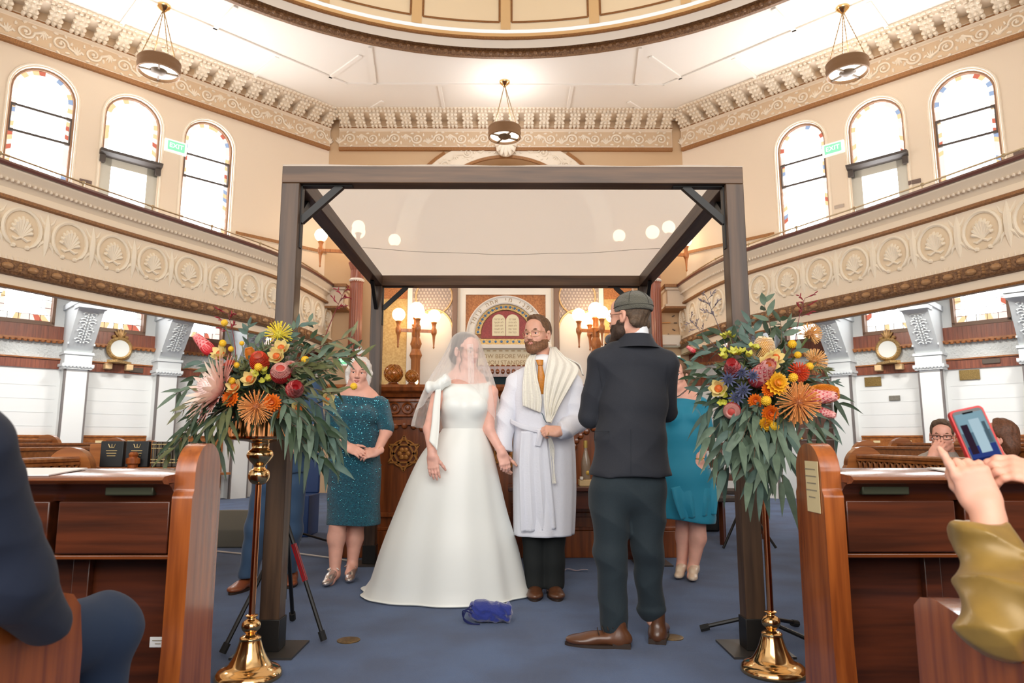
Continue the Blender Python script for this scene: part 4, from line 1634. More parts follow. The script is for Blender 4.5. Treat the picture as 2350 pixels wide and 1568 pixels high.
for s in (-1, 1):
    nm = 'left' if s < 0 else 'right'
    X = lambda x: x if s < 0 else .015 - x
    r = thing('front_pew', 'front pew desk with round-topped end panel on the %s of the aisle' % nm, 'pew', (X(-2.2), 2.45, 0))
    def pbox(name, x0, x1, y0, y1, z0, z1, mt, bevel=.004, par=r):
        m = MB()
        a, b = sorted((X(x0), X(x1)))
        m.box((a, y0, z0), (b, y1, z1))
        return m.build(name, mt, par, bevel=bevel)
    y0, y1 = (2.33, 2.555) if s < 0 else (2.35, 2.575)
    m = MB(None, s > 0)
    m.extr(tomb(y0, y1, .957), lambda a, b, d: (X(d), a, b), -1.12, -1.052)
    m.build('end_panel', PEW, r, bevel=.006)
    L = -4.4
    m = MB(None, s > 0)      # sloping book ledge with a rounded nose
    pr = [(y0 - .06, .826), (y0 - .075, .838), (y0 - .06, .850), (y1 - .02, .866), (y1 - .02, .845), (y0 - .03, .822)]
    m.loft([[(X(x), a, b) for a, b in pr] for x in (-1.12, L)])
    m.build('book_ledge', PEWX, r)
    m = MB(None, s > 0)
    pr = [(y0 - .03, .826), (y0 + .1, .826), (y0 + .1, .76), (y0 + .03, .765), (y0 + .02, .785), (y0 - .005, .81)]
    m.loft([[(X(x), a, b) for a, b in pr] for x in (-1.12, L)])
    m.build('cove_moulding', PEWD, r)
    for i, (a, b) in enumerate(((-1.13, -1.50), (-1.53, -2.0), (-2.03, -2.5), (-2.53, -3.0))):
        pn = pbox('locker_panel', a, b, y0 + .01, y0 + .16, .595, .765, PEWD)
    pbox('locker_shelf', -1.12, L, y0 + .02, y0 + .18, .575, .59, PEWX)
    pbox('lower_back', -1.12, L, y1 - .03, y1, 0, .86, PEWD)
    pbox('upright', -1.47, -1.53, y1 - .06, y1 - .03, 0, .58, PEWD)
    pbox('label_holder', -1.18, -1.34, y0 - .008, y0 + .02, .785, .815, mat('green_bronze', (70, 74, 56), .4, .5))
    if s < 0:
        st = pbox('seat_label', -1.185, -1.255, y1 - .032, y1 - .029, .25, .285, PAPER)
        m = MB()
        m.box((-1.245, y1 - .034, .272), (-1.205, y1 - .032, .275))
        m.box((-1.235, y1 - .034, .262), (-1.215, y1 - .032, .264))
        m.build('print_line', INK, st, smooth=False)
    else:
        nb = MB()
        xx = X(-1.05)
        nb.box((xx - .002, y0 + .025, .72), (xx, y1 - .10, .895))
        nt = nb.build('notice', LBL, r)
        nb = MB()
        for k, (a, b) in enumerate(((.02, .10), (.015, .1), (.02, .09), (.015, .1), (.03, .08))):
            nb.box((xx - .003, y0 + .025 + a, .865 - .024 * k), (xx - .002, y0 + .025 + b, .869 - .024 * k))
        nb.build('print_line', INK, nt, smooth=False)
    # folded papers on the ledge
    m = MB(None, s > 0)
    xa, xb = (-1.5, -1.95) if s < 0 else (-1.5, -1.9)
    m.loft([[(X(x), a, b) for a, b in ((y0 - .055, .852), (y0 + .15, .8665), (y0 + .15, .8705), (y0 - .055, .856))] for x in (xa, xb)])
    q = m.build('paper_sheet', PAPER, smooth=False)
    props(q, 'white papers lying on the ledge of the %s front pew' % nm, 'paper')
    # the seat pew nearest the camera, with its curved arm end
    r2 = thing('seat_pew', 'pew seat with curved arm end nearest the camera on the %s' % nm, 'pew', (X(-2.0), 1.3, 0))
    m = MB(None, s > 0)
    prof = [(.75, 0), (1.62, 0), (1.62, .5)] if s < 0 else [(.6, 0), (1.70, 0), (1.70, .5)]
    if s < 0:
        prof += [(1.60, .60), (1.57, .63), (1.52, .645), (1.30, .64), (1.05, .65), (.9, .72), (.82, .9), (.75, .95)]
    else:
        prof += [(1.70, .575), (1.67, .60), (1.62, .607), (1.5, .588), (1.38, .552), (1.25, .53), (1.0, .56), (.85, .75), (.78, .9), (.6, .95)]
    m.extr(prof, lambda a, b, d: (X(d), a, b), -1.02, -.955)
    m.build('arm_end', PEW, r2, bevel=.008)
    m = MB()
    a, b = sorted((X(-1.02), X(-4.0)))
    m.box((a, .85, .40), (b, 1.32, .44))
    m.build('seat', PEWX, r2, bevel=.006)
    m = MB()
    m.box((a, .78, .1), (b, .83, .93))
    m.build('back', PEWX, r2, bevel=.006)

# benches of the side blocks, facing the middle
def side_bench(s, x, ya, yb, zt, lab, front=False):
    X = lambda v: v if s < 0 else .03 - v
    r = thing('side_pew', lab, 'pew', (X(x), (ya + yb) / 2, 0), 'benches of the side seating blocks')
    m = MB()
    a, b = sorted((X(x), X(x - .05)))
    m.box((a, ya, .1), (b, yb, zt - .02))
    m.box((a - .012, ya, zt - .025), (b + .012, yb, zt))
    m.build('back', PEWB, r, bevel=.004)
    m = MB()
    a, b = sorted((X(x - .05), X(x - .45)))
    m.box((a, ya, .40), (b, yb, .44))
    m.build('seat', PEWB, r, bevel=.004)
    for y in (ya, yb):
        m = MB(None, s > 0)
        m.extr(tomb(0, .3, zt + .055, zt - .1), lambda p, q, d: (X(x + .1 - p), y + d, q), -.03, .03)
        m.build('end_panel', PEWB, r, bevel=.006)
    if front:
        m = MB()
        a, b = sorted((X(x + .02), X(x - .18)))
        m.box((a, ya, zt - .03), (b, yb, zt - .005))
        m.build('book_ledge', PEWB, r, bevel=.006)
        m = MB()
        k = int((yb - ya) / .07)
        for i in range(k):
            y = ya + (yb - ya) * (i + .5) / k
            xx = X(x + .012)
            m.tube([(xx, y + .026 * math.cos(2 * PI * j / 12), zt - .085 + .036 * math.sin(2 * PI * j / 12)) for j in range(13)], .010, 5)
        for z in (zt - .04, zt - .13):
            xx = X(x + .012)
            m.box((xx - .012, ya, z - .008), (xx + .012, yb, z + .008))
        m.build('scalloped_rail', PEWB, r)
        m = MB()
        a, b = sorted((X(x + .002), X(x + .006)))
        m.box((a, ya, zt - .13), (b, yb, zt - .04))
        m.build('rail_ground', PEWD, r, smooth=False)
    return r


side_bench(-1, -2.62, 2.9, 4.25, .875, 'front side bench with scalloped carved rail on the left', True)
side_bench(1, -2.55, 2.95, 5.1, .875, 'front side bench with scalloped carved rail on the right', True)
for s in (-1, 1):
    n = 'left' if s < 0 else 'right'
    side_bench(s, -3.35, 3.4, 6.6, .925, 'second bench of the %s side block with honey wood back' % n)
    side_bench(s, -4.15, 3.9, 7.4, .955, 'third bench of the %s side block with honey wood back' % n)
    side_bench(s, -5.0, 4.4, 7.6, .99, 'rearmost bench of the %s side block before wall benches' % n)
    T = side_T(s)
    for i, (t0, t1, w) in enumerate(((1.85, 2.7, 'nearest the ark'), (3.1, 4.0, 'under the wall medallion'), (4.4, 5.3, 'in the bay past the medallion'))):
        if s > 0 and i == 0:
            continue
        r = thing('wall_pew', 'honey wood wall bench on the %s %s' % (n, w), 'pew', T(((t0 + t1) / 2, .2, 0)), 'benches along the white walls')
        m = MB(T, s > 0)
        m.box((t0, .02, .1), (t1, .06, 1.06))
        m.box((t0, .015, 1.04), (t1, .075, 1.07))
        m.build('back', PEWB, r, bevel=.004)
        m = MB(T, s > 0)
        m.box((t0, .06, .42), (t1, .45, .46))
        m.build('seat', PEWB, r, bevel=.004)
        m = MB(T, s > 0)
        for q in (.25, .75):
            c = t0 + (t1 - t0) * q
            m.box((c - .05, .06, .955), (c + .05, .064, .99))
        m.build('number_plate', LBL, r, smooth=False)

# books in the rack at the end of the left side bench
BLACKB = mat('black_leather', (30, 34, 36), .5)
GOLDP = mat('gold_print', (176, 156, 110), .4, .4)
r = thing('book_rack', 'small reddish wooden rack of prayer books beside left front pew', 'book rack', (-2.45, 4.45, 0))
m = MB()
m.box((-2.78, 4.36, .78), (-1.95, 4.62, .805))
m.box((-2.78, 4.6, .3), (-1.95, 4.62, .95))
m.build('shelf', PEWB, r, bevel=.004)
for x in (-2.66, -2.36):
    m = MB()
    m.lathe([(.03, 0), (.03, .82), (.042, .83), (.042, .86), (.025, .87), (.03, .885), (.02, .9), (.001, .905)], (x, 4.37, 0), 12)
    m.build('rack_post', PEW, r)
for k, (x, lab) in enumerate(((-2.52, 'black prayer book with gold crown facing out, nearer the seated man'), (-2.36, 'black prayer book with gold crown facing out, next to the spines'))):
    b = thing('prayer_book', lab, 'book', (x, 4.42, .805))
    m = MB()
    m.box((x - .072, 4.405, .806), (x + .072, 4.44, .968))
    m.build('cover', BLACKB, b, bevel=.004)
    m = MB()
    for q in range(3):
        m.box((x - .035 + .004 * q, 4.402, .905 - .016 * q), (x + .035 - .004 * q, 4.405, .911 - .016 * q))
    for q in (-1, 0, 1):
        m.tube([(x + .014 * q, 4.403, .93), (x + .022 * q, 4.403, .95)], .003, 5)
    m.box((x - .016, 4.402, .926), (x + .016, 4.405, .931))
    m.build('gold_crown', GOLDP, b, smooth=False)
for k in range(9):
    x = -2.25 + .034 * k
    b = thing('prayer_book', 'brown-black prayer book with banded spine in the row on the book rack', 'book', (x, 4.45, .805), 'row of prayer books on the rack')
    m = MB()
    m.box((x - .015, 4.40, .806), (x + .015, 4.52, .965))
    m.build('cover', mat('brown_leather', (62, 54, 44), .5), b, bevel=.004)
    m = MB()
    for z in (.83, .85, .92, .945):
        m.box((x - .0155, 4.396, z), (x + .0155, 4.401, z + .006))
    m.box((x - .001, 4.397, .83), (x + .001, 4.4005, .95))
    m.build('spine_band', GOLDP, b, smooth=False)

# ---------------------------------------------------------------- equipment at the edges
c = P(566, 1190, 6.6)
m = MB()
m.extr([(6.5, .0), (6.95, .0), (6.95, .30), (6.6, .33), (6.5, .16)], lambda a, b, d: (d, a, b), c.x - .28, c.x + .24)
r = m.build('floor_monitor', mat('olive_grey_case', (96, 94, 84), .6), bevel=.01)
props(r, 'grey-olive floor monitor speaker between left pew and brass stand', 'speaker')
m = MB()
m.ball((c.x + .1, 6.505, .12), (.02, .01, .02), 10)
m.build('knob', BLACKM, r)
r = thing('microphone_stand', 'black microphone stand behind the left woman with coiled cable', 'stand', (-1.95, 6.6, 0))
m = MB()
m.tube([(-1.95, 6.6, .05), (-1.95, 6.6, 1.25)], .012, 8)
m.tube([(-1.95, 6.6, 1.2), (-2.1, 6.5, 1.45)], .01, 8)
m.build('pole', BLACKM, r)
for k in range(3):
    a = 2 * PI * k / 3 + .4
    m = MB()
    m.tube([(-1.95, 6.6, .12), (-1.95 + .32 * math.cos(a), 6.6 + .32 * math.sin(a), .012)], .01, 8)
    m.build('leg', BLACKM, r)
m = MB()
pts = []
for k in range(70):
    a = k * .5
    pts.append((-2.15 + (.14 + .03 * math.sin(k * .7)) * math.cos(a), 6.35 + (.09 + .02 * math.cos(k)) * math.sin(a), .012 + .0006 * k))
m.tube(pts, .006, 5)
q = m.build('coiled_cable', mat('black_cable', (24, 24, 26), .6))
props(q, 'black cable coiled on the carpet by the microphone stand', 'cable')
m = MB()
m.tube([(-2.6, 6.25, .01), (-2.2, 6.05, .01), (-1.8, 6.1, .01), (-1.5, 5.9, .01), (-1.3, 5.75, .01)], .008, 6)
q = m.build('white_cable', mat('white_cable', (200, 196, 190), .6))
props(q, 'white cable running along the carpet to the bimah base', 'cable')
m = MB()
m.box((-2.35, 7.2, .0), (-2.05, 7.6, .42))
m.box((-2.35, 7.55, .42), (-2.05, 7.6, .85))
q = m.build('blue_crate', mat('blue_plastic', (34, 66, 120), .5), bevel=.01)
props(q, 'blue plastic crate chair seen behind the left canopy post', 'crate')


def chair(x, y, rot, lab):
    r = thing('wooden_chair', lab, 'chair', (x, y, 0), None, (0, 0, rot))
    wd = wood('chair_wood', (104, 56, 30), (78, 38, 20), .35, 2)
    for sx in (-.2, .2):
        for sy in (-.2, .2):
            m = MB()
            m.bar((sx, sy, 0), (sx, sy, .95 if sy > 0 else .44), .04)
            m.build('leg', wd, r, smooth=False, local=True)
    m = MB()
    m.box((-.23, -.23, .43), (.23, .23, .47))
    m.build('seat', mat('dark_seat', (46, 36, 32), .6), r, bevel=.01, local=True)
    m = MB()
    for z in (.55, .72, .88):
        m.box((-.2, .185, z), (.2, .215, z + .08))
    m.build('backrest', wd, r, bevel=.004, local=True)
    return r


chair(1.86, 6.45, 0.1, 'brown wooden chair half hidden behind the blue-dressed woman')
chair(2.45, 7.3, -.3, 'brown wooden chair farther back between right post and pews')
r = thing('music_stand', 'black folding music stand beyond the right canopy post', 'stand', (2.2, 6.5, 0))
m = MB()
m.tube([(2.2, 6.5, .3), (2.2, 6.5, 1.0)], .012, 8)
m.build('pole', BLACKM, r)
m = MB()
m.box((1.95, 6.48, 1.0), (2.42, 6.5, 1.22))
m.build('desk', BLACKM, r, smooth=False)
for q in (-1, 1):
    m = MB()
    m.tube([(2.2, 6.5, .42), (2.2 + q * .24, 6.4, .01)], .012, 8)
    m.build('leg', BLACKM, r)
m = MB()
m.box((1.7, 7.6, .0), (2.3, 8.1, .38))
q = m.build('equipment_case', BLACKM, bevel=.02)
props(q, 'black equipment case on the carpet beyond the music stand', 'case')

# ================================================================ flowers
def rotz(d):
    return Vector(d).to_track_quat('Z', 'Y').to_euler()


STEMG = mat('green_stem', (96, 110, 62), .6)
LEAFS = [mat('eucalyptus_leaf_%s' % n, c, .55, trans=.25, var=.18, vscale=30) for n, c in (('grey_green', (102, 122, 102)), ('blue_green', (84, 108, 98)), ('dark_green', (50, 70, 46)), ('olive', (92, 98, 58)), ('pale_olive', (118, 120, 84)))]


def petal(m, base, d, up, L, w, curl=.3, mi=0, cup=.0, n=6, tip=0.0):
    """pointed petal with thickness-less blade bent along its length"""
    base, d, up = Vector(base), Vector(d).normalized(), Vector(up).normalized()
    up = (up - d * up.dot(d)).normalized()
    sd = d.cross(up)
    rows = []
    for i in range(n + 1):
        t = i / n
        ww = w * (math.sin(PI * min(1, (t * .86 + .14))) ** .7) * (1 - tip * t)
        if i == n:
            ww = w * .04
        c = base + d * (L * (t - .12 * curl * t * t)) + up * (L * curl * t * t)
        rows.append([c - sd * ww + up * cup * ww, c, c + sd * ww + up * cup * ww])
    return m.loft(rows, False, False, mi)


def proto(name, parts, scale=1.0):
    r = bpy.data.objects.new(name, None)
    COL.objects.link(r)
    r.empty_display_size = .05
    for pn, m, mt, sm in parts:
        m.build(pn, mt, r, smooth=sm, local=True)
    return r


def stem_mb(L=.16, r=.004):
    m = MB()
    m.tube([(0, 0, -L), (0, 0, -L * .4), (0, 0, 0)], [r * .9, r, r * 1.3], 6)
    return ('stem', m, STEMG, True)


def king_protea():
    pet, cen = MB(), MB()
    for ring, (n, L, tilt, z, w) in enumerate(((18, .12, .34, .0, .0115), (18, .12, .62, .006, .0115), (16, .108, .92, .012, .011))):
        for k in range(n):
            a = 2 * PI * (k + .5 * (ring % 2)) / n
            o = Vector((math.cos(a), math.sin(a), 0))
            d = o * math.cos(tilt) + Vector((0, 0, 1)) * math.sin(tilt)
            petal(pet, o * .028 + Vector((0, 0, z - .02)), d, Vector((0, 0, 1)) - o * .3, L, w, -.1, ring, .25)
    cen.ball((0, 0, .02), (.036, .036, .042), 18)
    for k in range(120):
        a = k * 2.4
        e = 1.5 * (k / 120) ** .6
        p = Vector((math.cos(a) * math.sin(e), math.sin(a) * math.sin(e), math.cos(e)))
        cen.tube([Vector((p.x * .034, p.y * .034, .02 + p.z * .04)), Vector((p.x * .042, p.y * .042, .022 + p.z * .05))], [.002, .001], 4)
    pk = [mat('protea_pink_%d' % i, c, .5, col2=c2, vscale=14, trans=.2) for i, (c, c2) in enumerate((((240, 200, 184), (228, 140, 136)), ((244, 216, 200), (236, 178, 166)), ((246, 230, 214), (240, 206, 190))))]
    return proto('king_protea', [('petals', pet, pk, True), ('centre', cen, mat('protea_centre', (238, 214, 208), .7), True), stem_mb(.18, .007)])


def red_protea(c1=(196, 46, 54), c2=(236, 140, 140)):
    pet = MB()
    for ring in range(5):
        n = 9
        tilt = 1.05 + .1 * ring
        for k in range(n):
            a = 2 * PI * (k + .5 * (ring % 2)) / n
            o = Vector((math.cos(a), math.sin(a), 0))
            r0 = .034 - .004 * ring
            z0 = -.03 + .014 * ring
            d = o * .55 + Vector((0, 0, .8))
            petal(pet, o * r0 * .7 + Vector((0, 0, z0)), d, o, .05, .016, -.62, 0, -.2)
            # pale edge
            petal(pet, o * (r0 * .7 - .0015) + Vector((0, 0, z0 + .0015)), d, o, .0545, .0178, -.62, 1, -.2)
    pet.ball((0, 0, .0), (.026, .026, .036), 12)
    return proto('red_protea', [('petals', pet, [mat('protea_red_%d' % c1[1], c1, .45, var=.25), mat('protea_edge_%d' % c2[1], c2, .5)], True), stem_mb(.16, .006)])


def banksia(c1, c2, L=.085, R=.034, name='banksia', tipc=None):
    cob = MB()
    cob.lathe([(.012, -L / 2), (R * .8, -L * .42), (R * .92, 0), (R * .82, L * .35), (R * .4, L * .48), (.001, L * .5)], (0, 0, 0), 18)
    st = MB()
    n = 30
    for j in range(18):
        f = (j + .5) / 18
        z = -L * .45 + L * .93 * f
        rr = R * (math.sin(PI * (.18 + .72 * f)) ** .5)
        for k in range(n):
            a = 2 * PI * (k + .5 * (j % 2)) / n
            o = Vector((math.cos(a), math.sin(a), 0))
            st.tube([o * rr * .85 + Vector((0, 0, z)), o * rr * 1.16 + Vector((0, 0, z + .006))], [.0022, .0016], 4, 0 if f < .62 or not tipc else 1)
    mats = [mat('banksia_style_%d_%d' % c1[:2], c1, .55, var=.2, vscale=60)]
    if tipc:
        mats.append(mat('banksia_tip_%d' % tipc[0], tipc, .6))
    return proto(name, [('flower_spike', cob, mat('banksia_cob_%d_%d' % c2[:2], c2, .6), True), ('styles', st, mats, True), stem_mb(.16, .006)])


def pincushion(c1, c2, n=110, L=.062, name='pincushion'):
    pin, core = MB(), MB()
    core.ball((0, 0, 0), (.018, .018, .02), 12)
    for k in range(n):
        a = k * 2.39996
        e = math.acos(1 - 1.55 * (k + .5) / n)
        p = Vector((math.cos(a) * math.sin(e), math.sin(a) * math.sin(e), math.cos(e)))
        q = (p + Vector((0, 0, .35))).normalized()
        pin.tube([p * .015, p * L * .55 + Vector((0, 0, .002)), p * L * .8 + q * L * .25], [.0013, .0012, .0018], 4)
    return proto(name, [('pins', pin, mat('pin_%d_%d' % c1[:2], c1, .5), True), ('core', core, mat('pincore_%d_%d' % c2[:2], c2, .6), True), stem_mb(.16, .005)])


def billy():
    b = MB()
    b.ball((0, 0, 0), .0135, 12)
    for k in range(70):
        a = k * 2.39996
        z = 1 - 2 * (k + .5) / 70
        r = math.sqrt(1 - z * z)
        b.ball((.0135 * r * math.cos(a), .0135 * r * math.sin(a), .0135 * z), .0022, 4)
    return proto('billy_button', [('flower_head', b, mat('billy_yellow', (226, 182, 40), .6), True), stem_mb(.16, .0018)])


def straw(c1, c2, name='strawflower'):
    p = MB()
    for ring, (n, L, t) in enumerate(((16, .036, .12), (15, .032, .45), (13, .027, .8), (10, .02, 1.15))):
        for k in range(n):
            a = 2 * PI * (k + .5 * (ring % 2)) / n
            o = Vector((math.cos(a), math.sin(a), 0))
            petal(p, o * .006 + Vector((0, 0, .004 * ring)), o * math.cos(t) + Vector((0, 0, math.sin(t))), Vector((0, 0, 1)) - o * .4, L, .0075, .15, 0, .2, 4)
    c = MB()
    c.ball((0, 0, .012), (.012, .012, .008), 10)
    return proto(name, [('petals', p, mat('straw_%d_%d' % c1[:2], c1, .45, var=.2), True), ('centre', c, mat('strawc_%d' % c2[1], c2, .6), True), stem_mb(.14, .003)])


def leucadendron():
    p, c = MB(), MB()
    for ring in range(2):
        for k in range(5 if ring else 6):
            a = 2 * PI * (k + .5 * ring) / (5 if ring else 6)
            o = Vector((math.cos(a), math.sin(a), 0))
            t = .45 + .35 * ring
            petal(p, o * .006 + Vector((0, 0, -.008 + .006 * ring)), o * math.cos(t) + Vector((0, 0, math.sin(t))), Vector((0, 0, 1)) - o * .5, .036, .0125, .35, 0, .3, 5)
    c.lathe([(.012, -.004), (.0135, .006), (.011, .014), (.004, .019), (.001, .02)], (0, 0, 0), 14)
    return proto('leucadendron', [('bracts', p, mat('leuca_cream', (240, 226, 156), .5, trans=.2), True), ('cone', c, mat('leuca_orange', (196, 92, 28), .6, var=.3, vscale=90), True), stem_mb(.15, .003)])


def yellow_boronia():
    p = MB()
    rnd = random.Random(4)
    for j in range(9):
        c = Vector((rnd.uniform(-.035, .035), rnd.uniform(-.035, .035), rnd.uniform(-.02, .03)))
        for k in range(4):
            a = 2 * PI * k / 4 + j
            o = Vector((math.cos(a), math.sin(a), .6))
            petal(p, c, o, (0, 0, 1), .026, .009, .3, 0, .2, 4)
    return proto('orchid_spray', [('petals', p, mat('lime_petal', (206, 204, 84), .5, trans=.25), True), stem_mb(.14, .003)])


def thistle():
    p = MB()
    for k in range(60):
        a = k * 2.39996
        z = 1 - 1.6 * (k + .5) / 60
        r = math.sqrt(max(0, 1 - z * z))
        d = Vector((r * math.cos(a), r * math.sin(a), z))
        p.tube([d * .007, d * .015], [.0015, .0006], 4)
    for k in range(11):
        a = 2 * PI * k / 11
        o = Vector((math.cos(a), math.sin(a), .15))
        petal(p, (0, 0, -.006), o, (0, 0, 1), .03, .003, .1, 0, 0, 4)
    return proto('sea_holly', [('flower_head', p, mat('thistle_blue', (70, 76, 108), .6), True), stem_mb(.14, .002)])


def kangaroo_paw(col, L=.2, name='kangaroo_paw', drop=.0):
    st, fl_ = MB(), MB()
    rnd = random.Random(int(L * 100) + col[0])
    mainp = [Vector((0, 0, -.16)), Vector((0, 0, 0)), Vector((.01, 0, L * .5)), Vector((.03, 0, L))]
    st.tube(mainp, [.0028, .0026, .002, .0015], 5)
    for k in range(7):
        f = .45 + .55 * k / 6
        b = Vector((.01 + .02 * f, 0, L * f))
        a = k * 2.1
        o = Vector((math.cos(a), math.sin(a), .55)).normalized()
        e = b + o * (.05 + .02 * rnd.random())
        st.tube([b, b.lerp(e, .6) + Vector((0, 0, -.004)), e], [.0018, .0015, .0012], 5)
        for j in range(4):
            d = (o + Vector((rnd.uniform(-.7, .7), rnd.uniform(-.7, .7), rnd.uniform(-.6, .6)))).normalized()
            s0 = e - o * .012 * j
            fl_.tube([s0, s0 + d * .012, s0 + d * .024], [.0016, .004, .0018], 6)
    return proto(name, [('flower_head', fl_, mat('paw_%d_%d' % col[:2], col, .6), True), ('stem', st, mat('paw_stem_%d_%d' % col[:2], tuple(int(v * .8) for v in col), .6), True)])


PROTO = {
    'king': king_protea(), 'redp': red_protea(), 'pinkp': red_protea((204, 70, 84), (240, 176, 170)),
    'bred': banksia((196, 62, 34), (150, 60, 36)), 'bmar': banksia((156, 34, 34), (170, 60, 50), .07, .032, tipc=(206, 150, 140)),
    'bor': banksia((214, 134, 36), (196, 110, 36), .12, .036), 'bcream': banksia((222, 196, 150), (214, 160, 70), .10, .036, tipc=(232, 210, 176)),
    'pin': pincushion((224, 150, 84), (150, 90, 50)), 'piny': pincushion((238, 216, 66), (190, 180, 60), 70, .05), 'pinr': pincushion((214, 74, 36), (150, 40, 30), 120, .045), 'pina': pincushion((226, 172, 104), (160, 110, 60), 100, .05),
    'billy': billy(), 'straw': straw((226, 112, 28), (190, 90, 30)), 'strawy': straw((236, 180, 44), (210, 130, 40)), 'leuc': leucadendron(), 'orch': yellow_boronia(), 'thist': thistle(),
    'paw': kangaroo_paw((138, 30, 44)), 'pawg': kangaroo_paw((112, 100, 108), .24),
}
used = set()


def place(kind, pos, d, sc, label, cat='flower', group=None, roll=0.0):
    p = PROTO[kind]
    e = Vector(d).normalized().to_track_quat('Z', 'Y')
    from mathutils import Quaternion
    e = (e @ Quaternion((0, 0, 1), roll)).to_euler()
    if kind not in used:
        used.add(kind)
        o = p
        o.location, o.rotation_euler, o.scale = pos, e, (sc,) * 3
    else:
        o = dup(p, pos, e, sc)
    for k in ('label', 'category', 'group'):
        if k in o:
            del o[k]
    return props(o, label, cat, group)


def bloom(kind, px, py, y, centre, sc, label, cat='flower', lift=.0, tilt=None, group=None):
    """a bloom that the photograph shows at px, py standing at depth y, leaning away from the middle of its arrangement"""
    p = P(px, py, y)
    d = Vector(tilt) if tilt else (p - centre)
    return place(kind, p, d, sc, label, cat, group, roll=px * .37)


CLE = Vector((-1.07, 3.02, 1.12))
CRI = Vector((1.12, 3.07, 1.12))
L_, R_ = ' in the left arrangement', ' in the right arrangement'
LB = [
    ('king', 497, 895, 2.80, 1.12, 'huge pale pink king protea opening to the left' + L_, (-.75, -.6, .35)),
    ('redp', 477, 800, 2.92, .85, 'red protea bud, highest on the left edge' + L_, (-.75, -.2, .8)),
    ('bred', 596, 832, 2.80, 1.0, 'orange-red banksia in the middle' + L_, (.05, -.75, .6)),
    ('bor', 575, 815, 2.90, .55, 'small orange banksia behind the orange-red one' + L_, (-.2, -.3, .9)),
    ('bmar', 644, 858, 2.78, 1.1, 'round dark red banksia with pale crown' + L_, (.2, -.8, .55)),
    ('bmar', 663, 848, 2.84, .9, 'smaller dark red banksia tucked behind the round one' + L_, (.6, -.5, .5)),
    ('redp', 676, 894, 2.76, 1.1, 'bright red protea with pale petal edges' + L_, (.35, -.9, .1)),
    ('pin', 588, 935, 2.72, 1.1, 'spidery orange pincushion above the copper bowl' + L_, (-.1, -1, -.05)),
    ('piny', 640, 768, 2.90, 1.15, 'spiky yellow pincushion at the top' + L_, (.05, -.3, 1)),
    ('straw', 531, 914, 2.74, .95, 'orange strawflower beside the king protea' + L_, (-.2, -1, .1)),
    ('straw', 625, 925, 2.74, .95, 'orange strawflower right of the pincushion' + L_, (.15, -1, .1)),
    ('straw', 637, 947, 2.76, .65, 'small orange strawflower at the bowl rim' + L_, (.3, -1, -.2)),
    ('leuc', 508, 815, 2.86, 1.25, 'cream flower with amber heart under the red bud' + L_, (-.4, -.8, .5)),
    ('leuc', 646, 802, 2.84, 1.2, 'upper of two cream red-hearted flowers' + L_, (.1, -.9, .5)),
    ('leuc', 636, 820, 2.82, 1.2, 'lower of two cream red-hearted flowers' + L_, (0, -1, .3)),
    ('leuc', 575, 872, 2.76, 1.15, 'yellow flower with orange heart at the centre' + L_, (-.1, -1, .3)),
    ('leuc', 540, 888, 2.74, 1.1, 'cream flower lying on the king protea' + L_, (-.2, -1, .2)),
    ('leuc', 751, 917, 2.85, .95, 'cream flower alone at the far right edge' + L_, (.6, -.8, .1)),
    ('leuc', 686, 938, 2.78, 1.15, 'cream flower with ragged petals below the red protea' + L_, (.35, -1, -.1)),
    ('orch', 600, 868, 2.78, .85, 'lime green flower spray at the centre' + L_, (.1, -1, .5)),
    ('billy', 515, 741, 2.92, 1.0, 'yellow billy button, highest of the balls' + L_, (-.3, -.2, 1)),
    ('billy', 511, 788, 2.84, 1.0, 'yellow billy button beside the red bud' + L_, (-.3, -.6, 1)),
    ('billy', 530, 801, 2.84, .8, 'small yellow billy button right of the red bud' + L_, (-.2, -.6, 1)),
    ('billy', 543, 838, 2.78, .8, 'yellow billy button above the king protea' + L_, (-.2, -.8, .8)),
    ('billy', 593, 843, 2.74, 1.1, 'yellow billy button before the orange-red banksia' + L_, (0, -1, .4)),
    ('billy', 532, 874, 2.72, .9, 'yellow billy button over the cream flower' + L_, (-.2, -1, .4)),
    ('billy', 700, 826, 2.80, 1.1, 'yellow billy button among the olive leaves' + L_, (.6, -.6, .5)),
    ('billy', 812, 887, 2.82, 1.0, "yellow billy button before the woman's face" + L_, (1, -.2, .2)),
    ('paw', 540, 800, 2.95, .78, 'dark red kangaroo paw spray upright at left' + L_, (-.1, 0, 1)),
    ('paw', 757, 745, 2.95, .75, 'red kangaroo paw on a tall stem reaching right' + L_, (.35, 0, 1)),
    ('billy', 555, 788, 2.9, .7, 'tiny yellow billy button under the red paw spray' + L_, (-.1, -.3, 1)),
    ('pinr', 530, 843, 2.88, .7, 'small salmon pincushion behind king protea' + L_, (-.5, -.4, .6)),
]
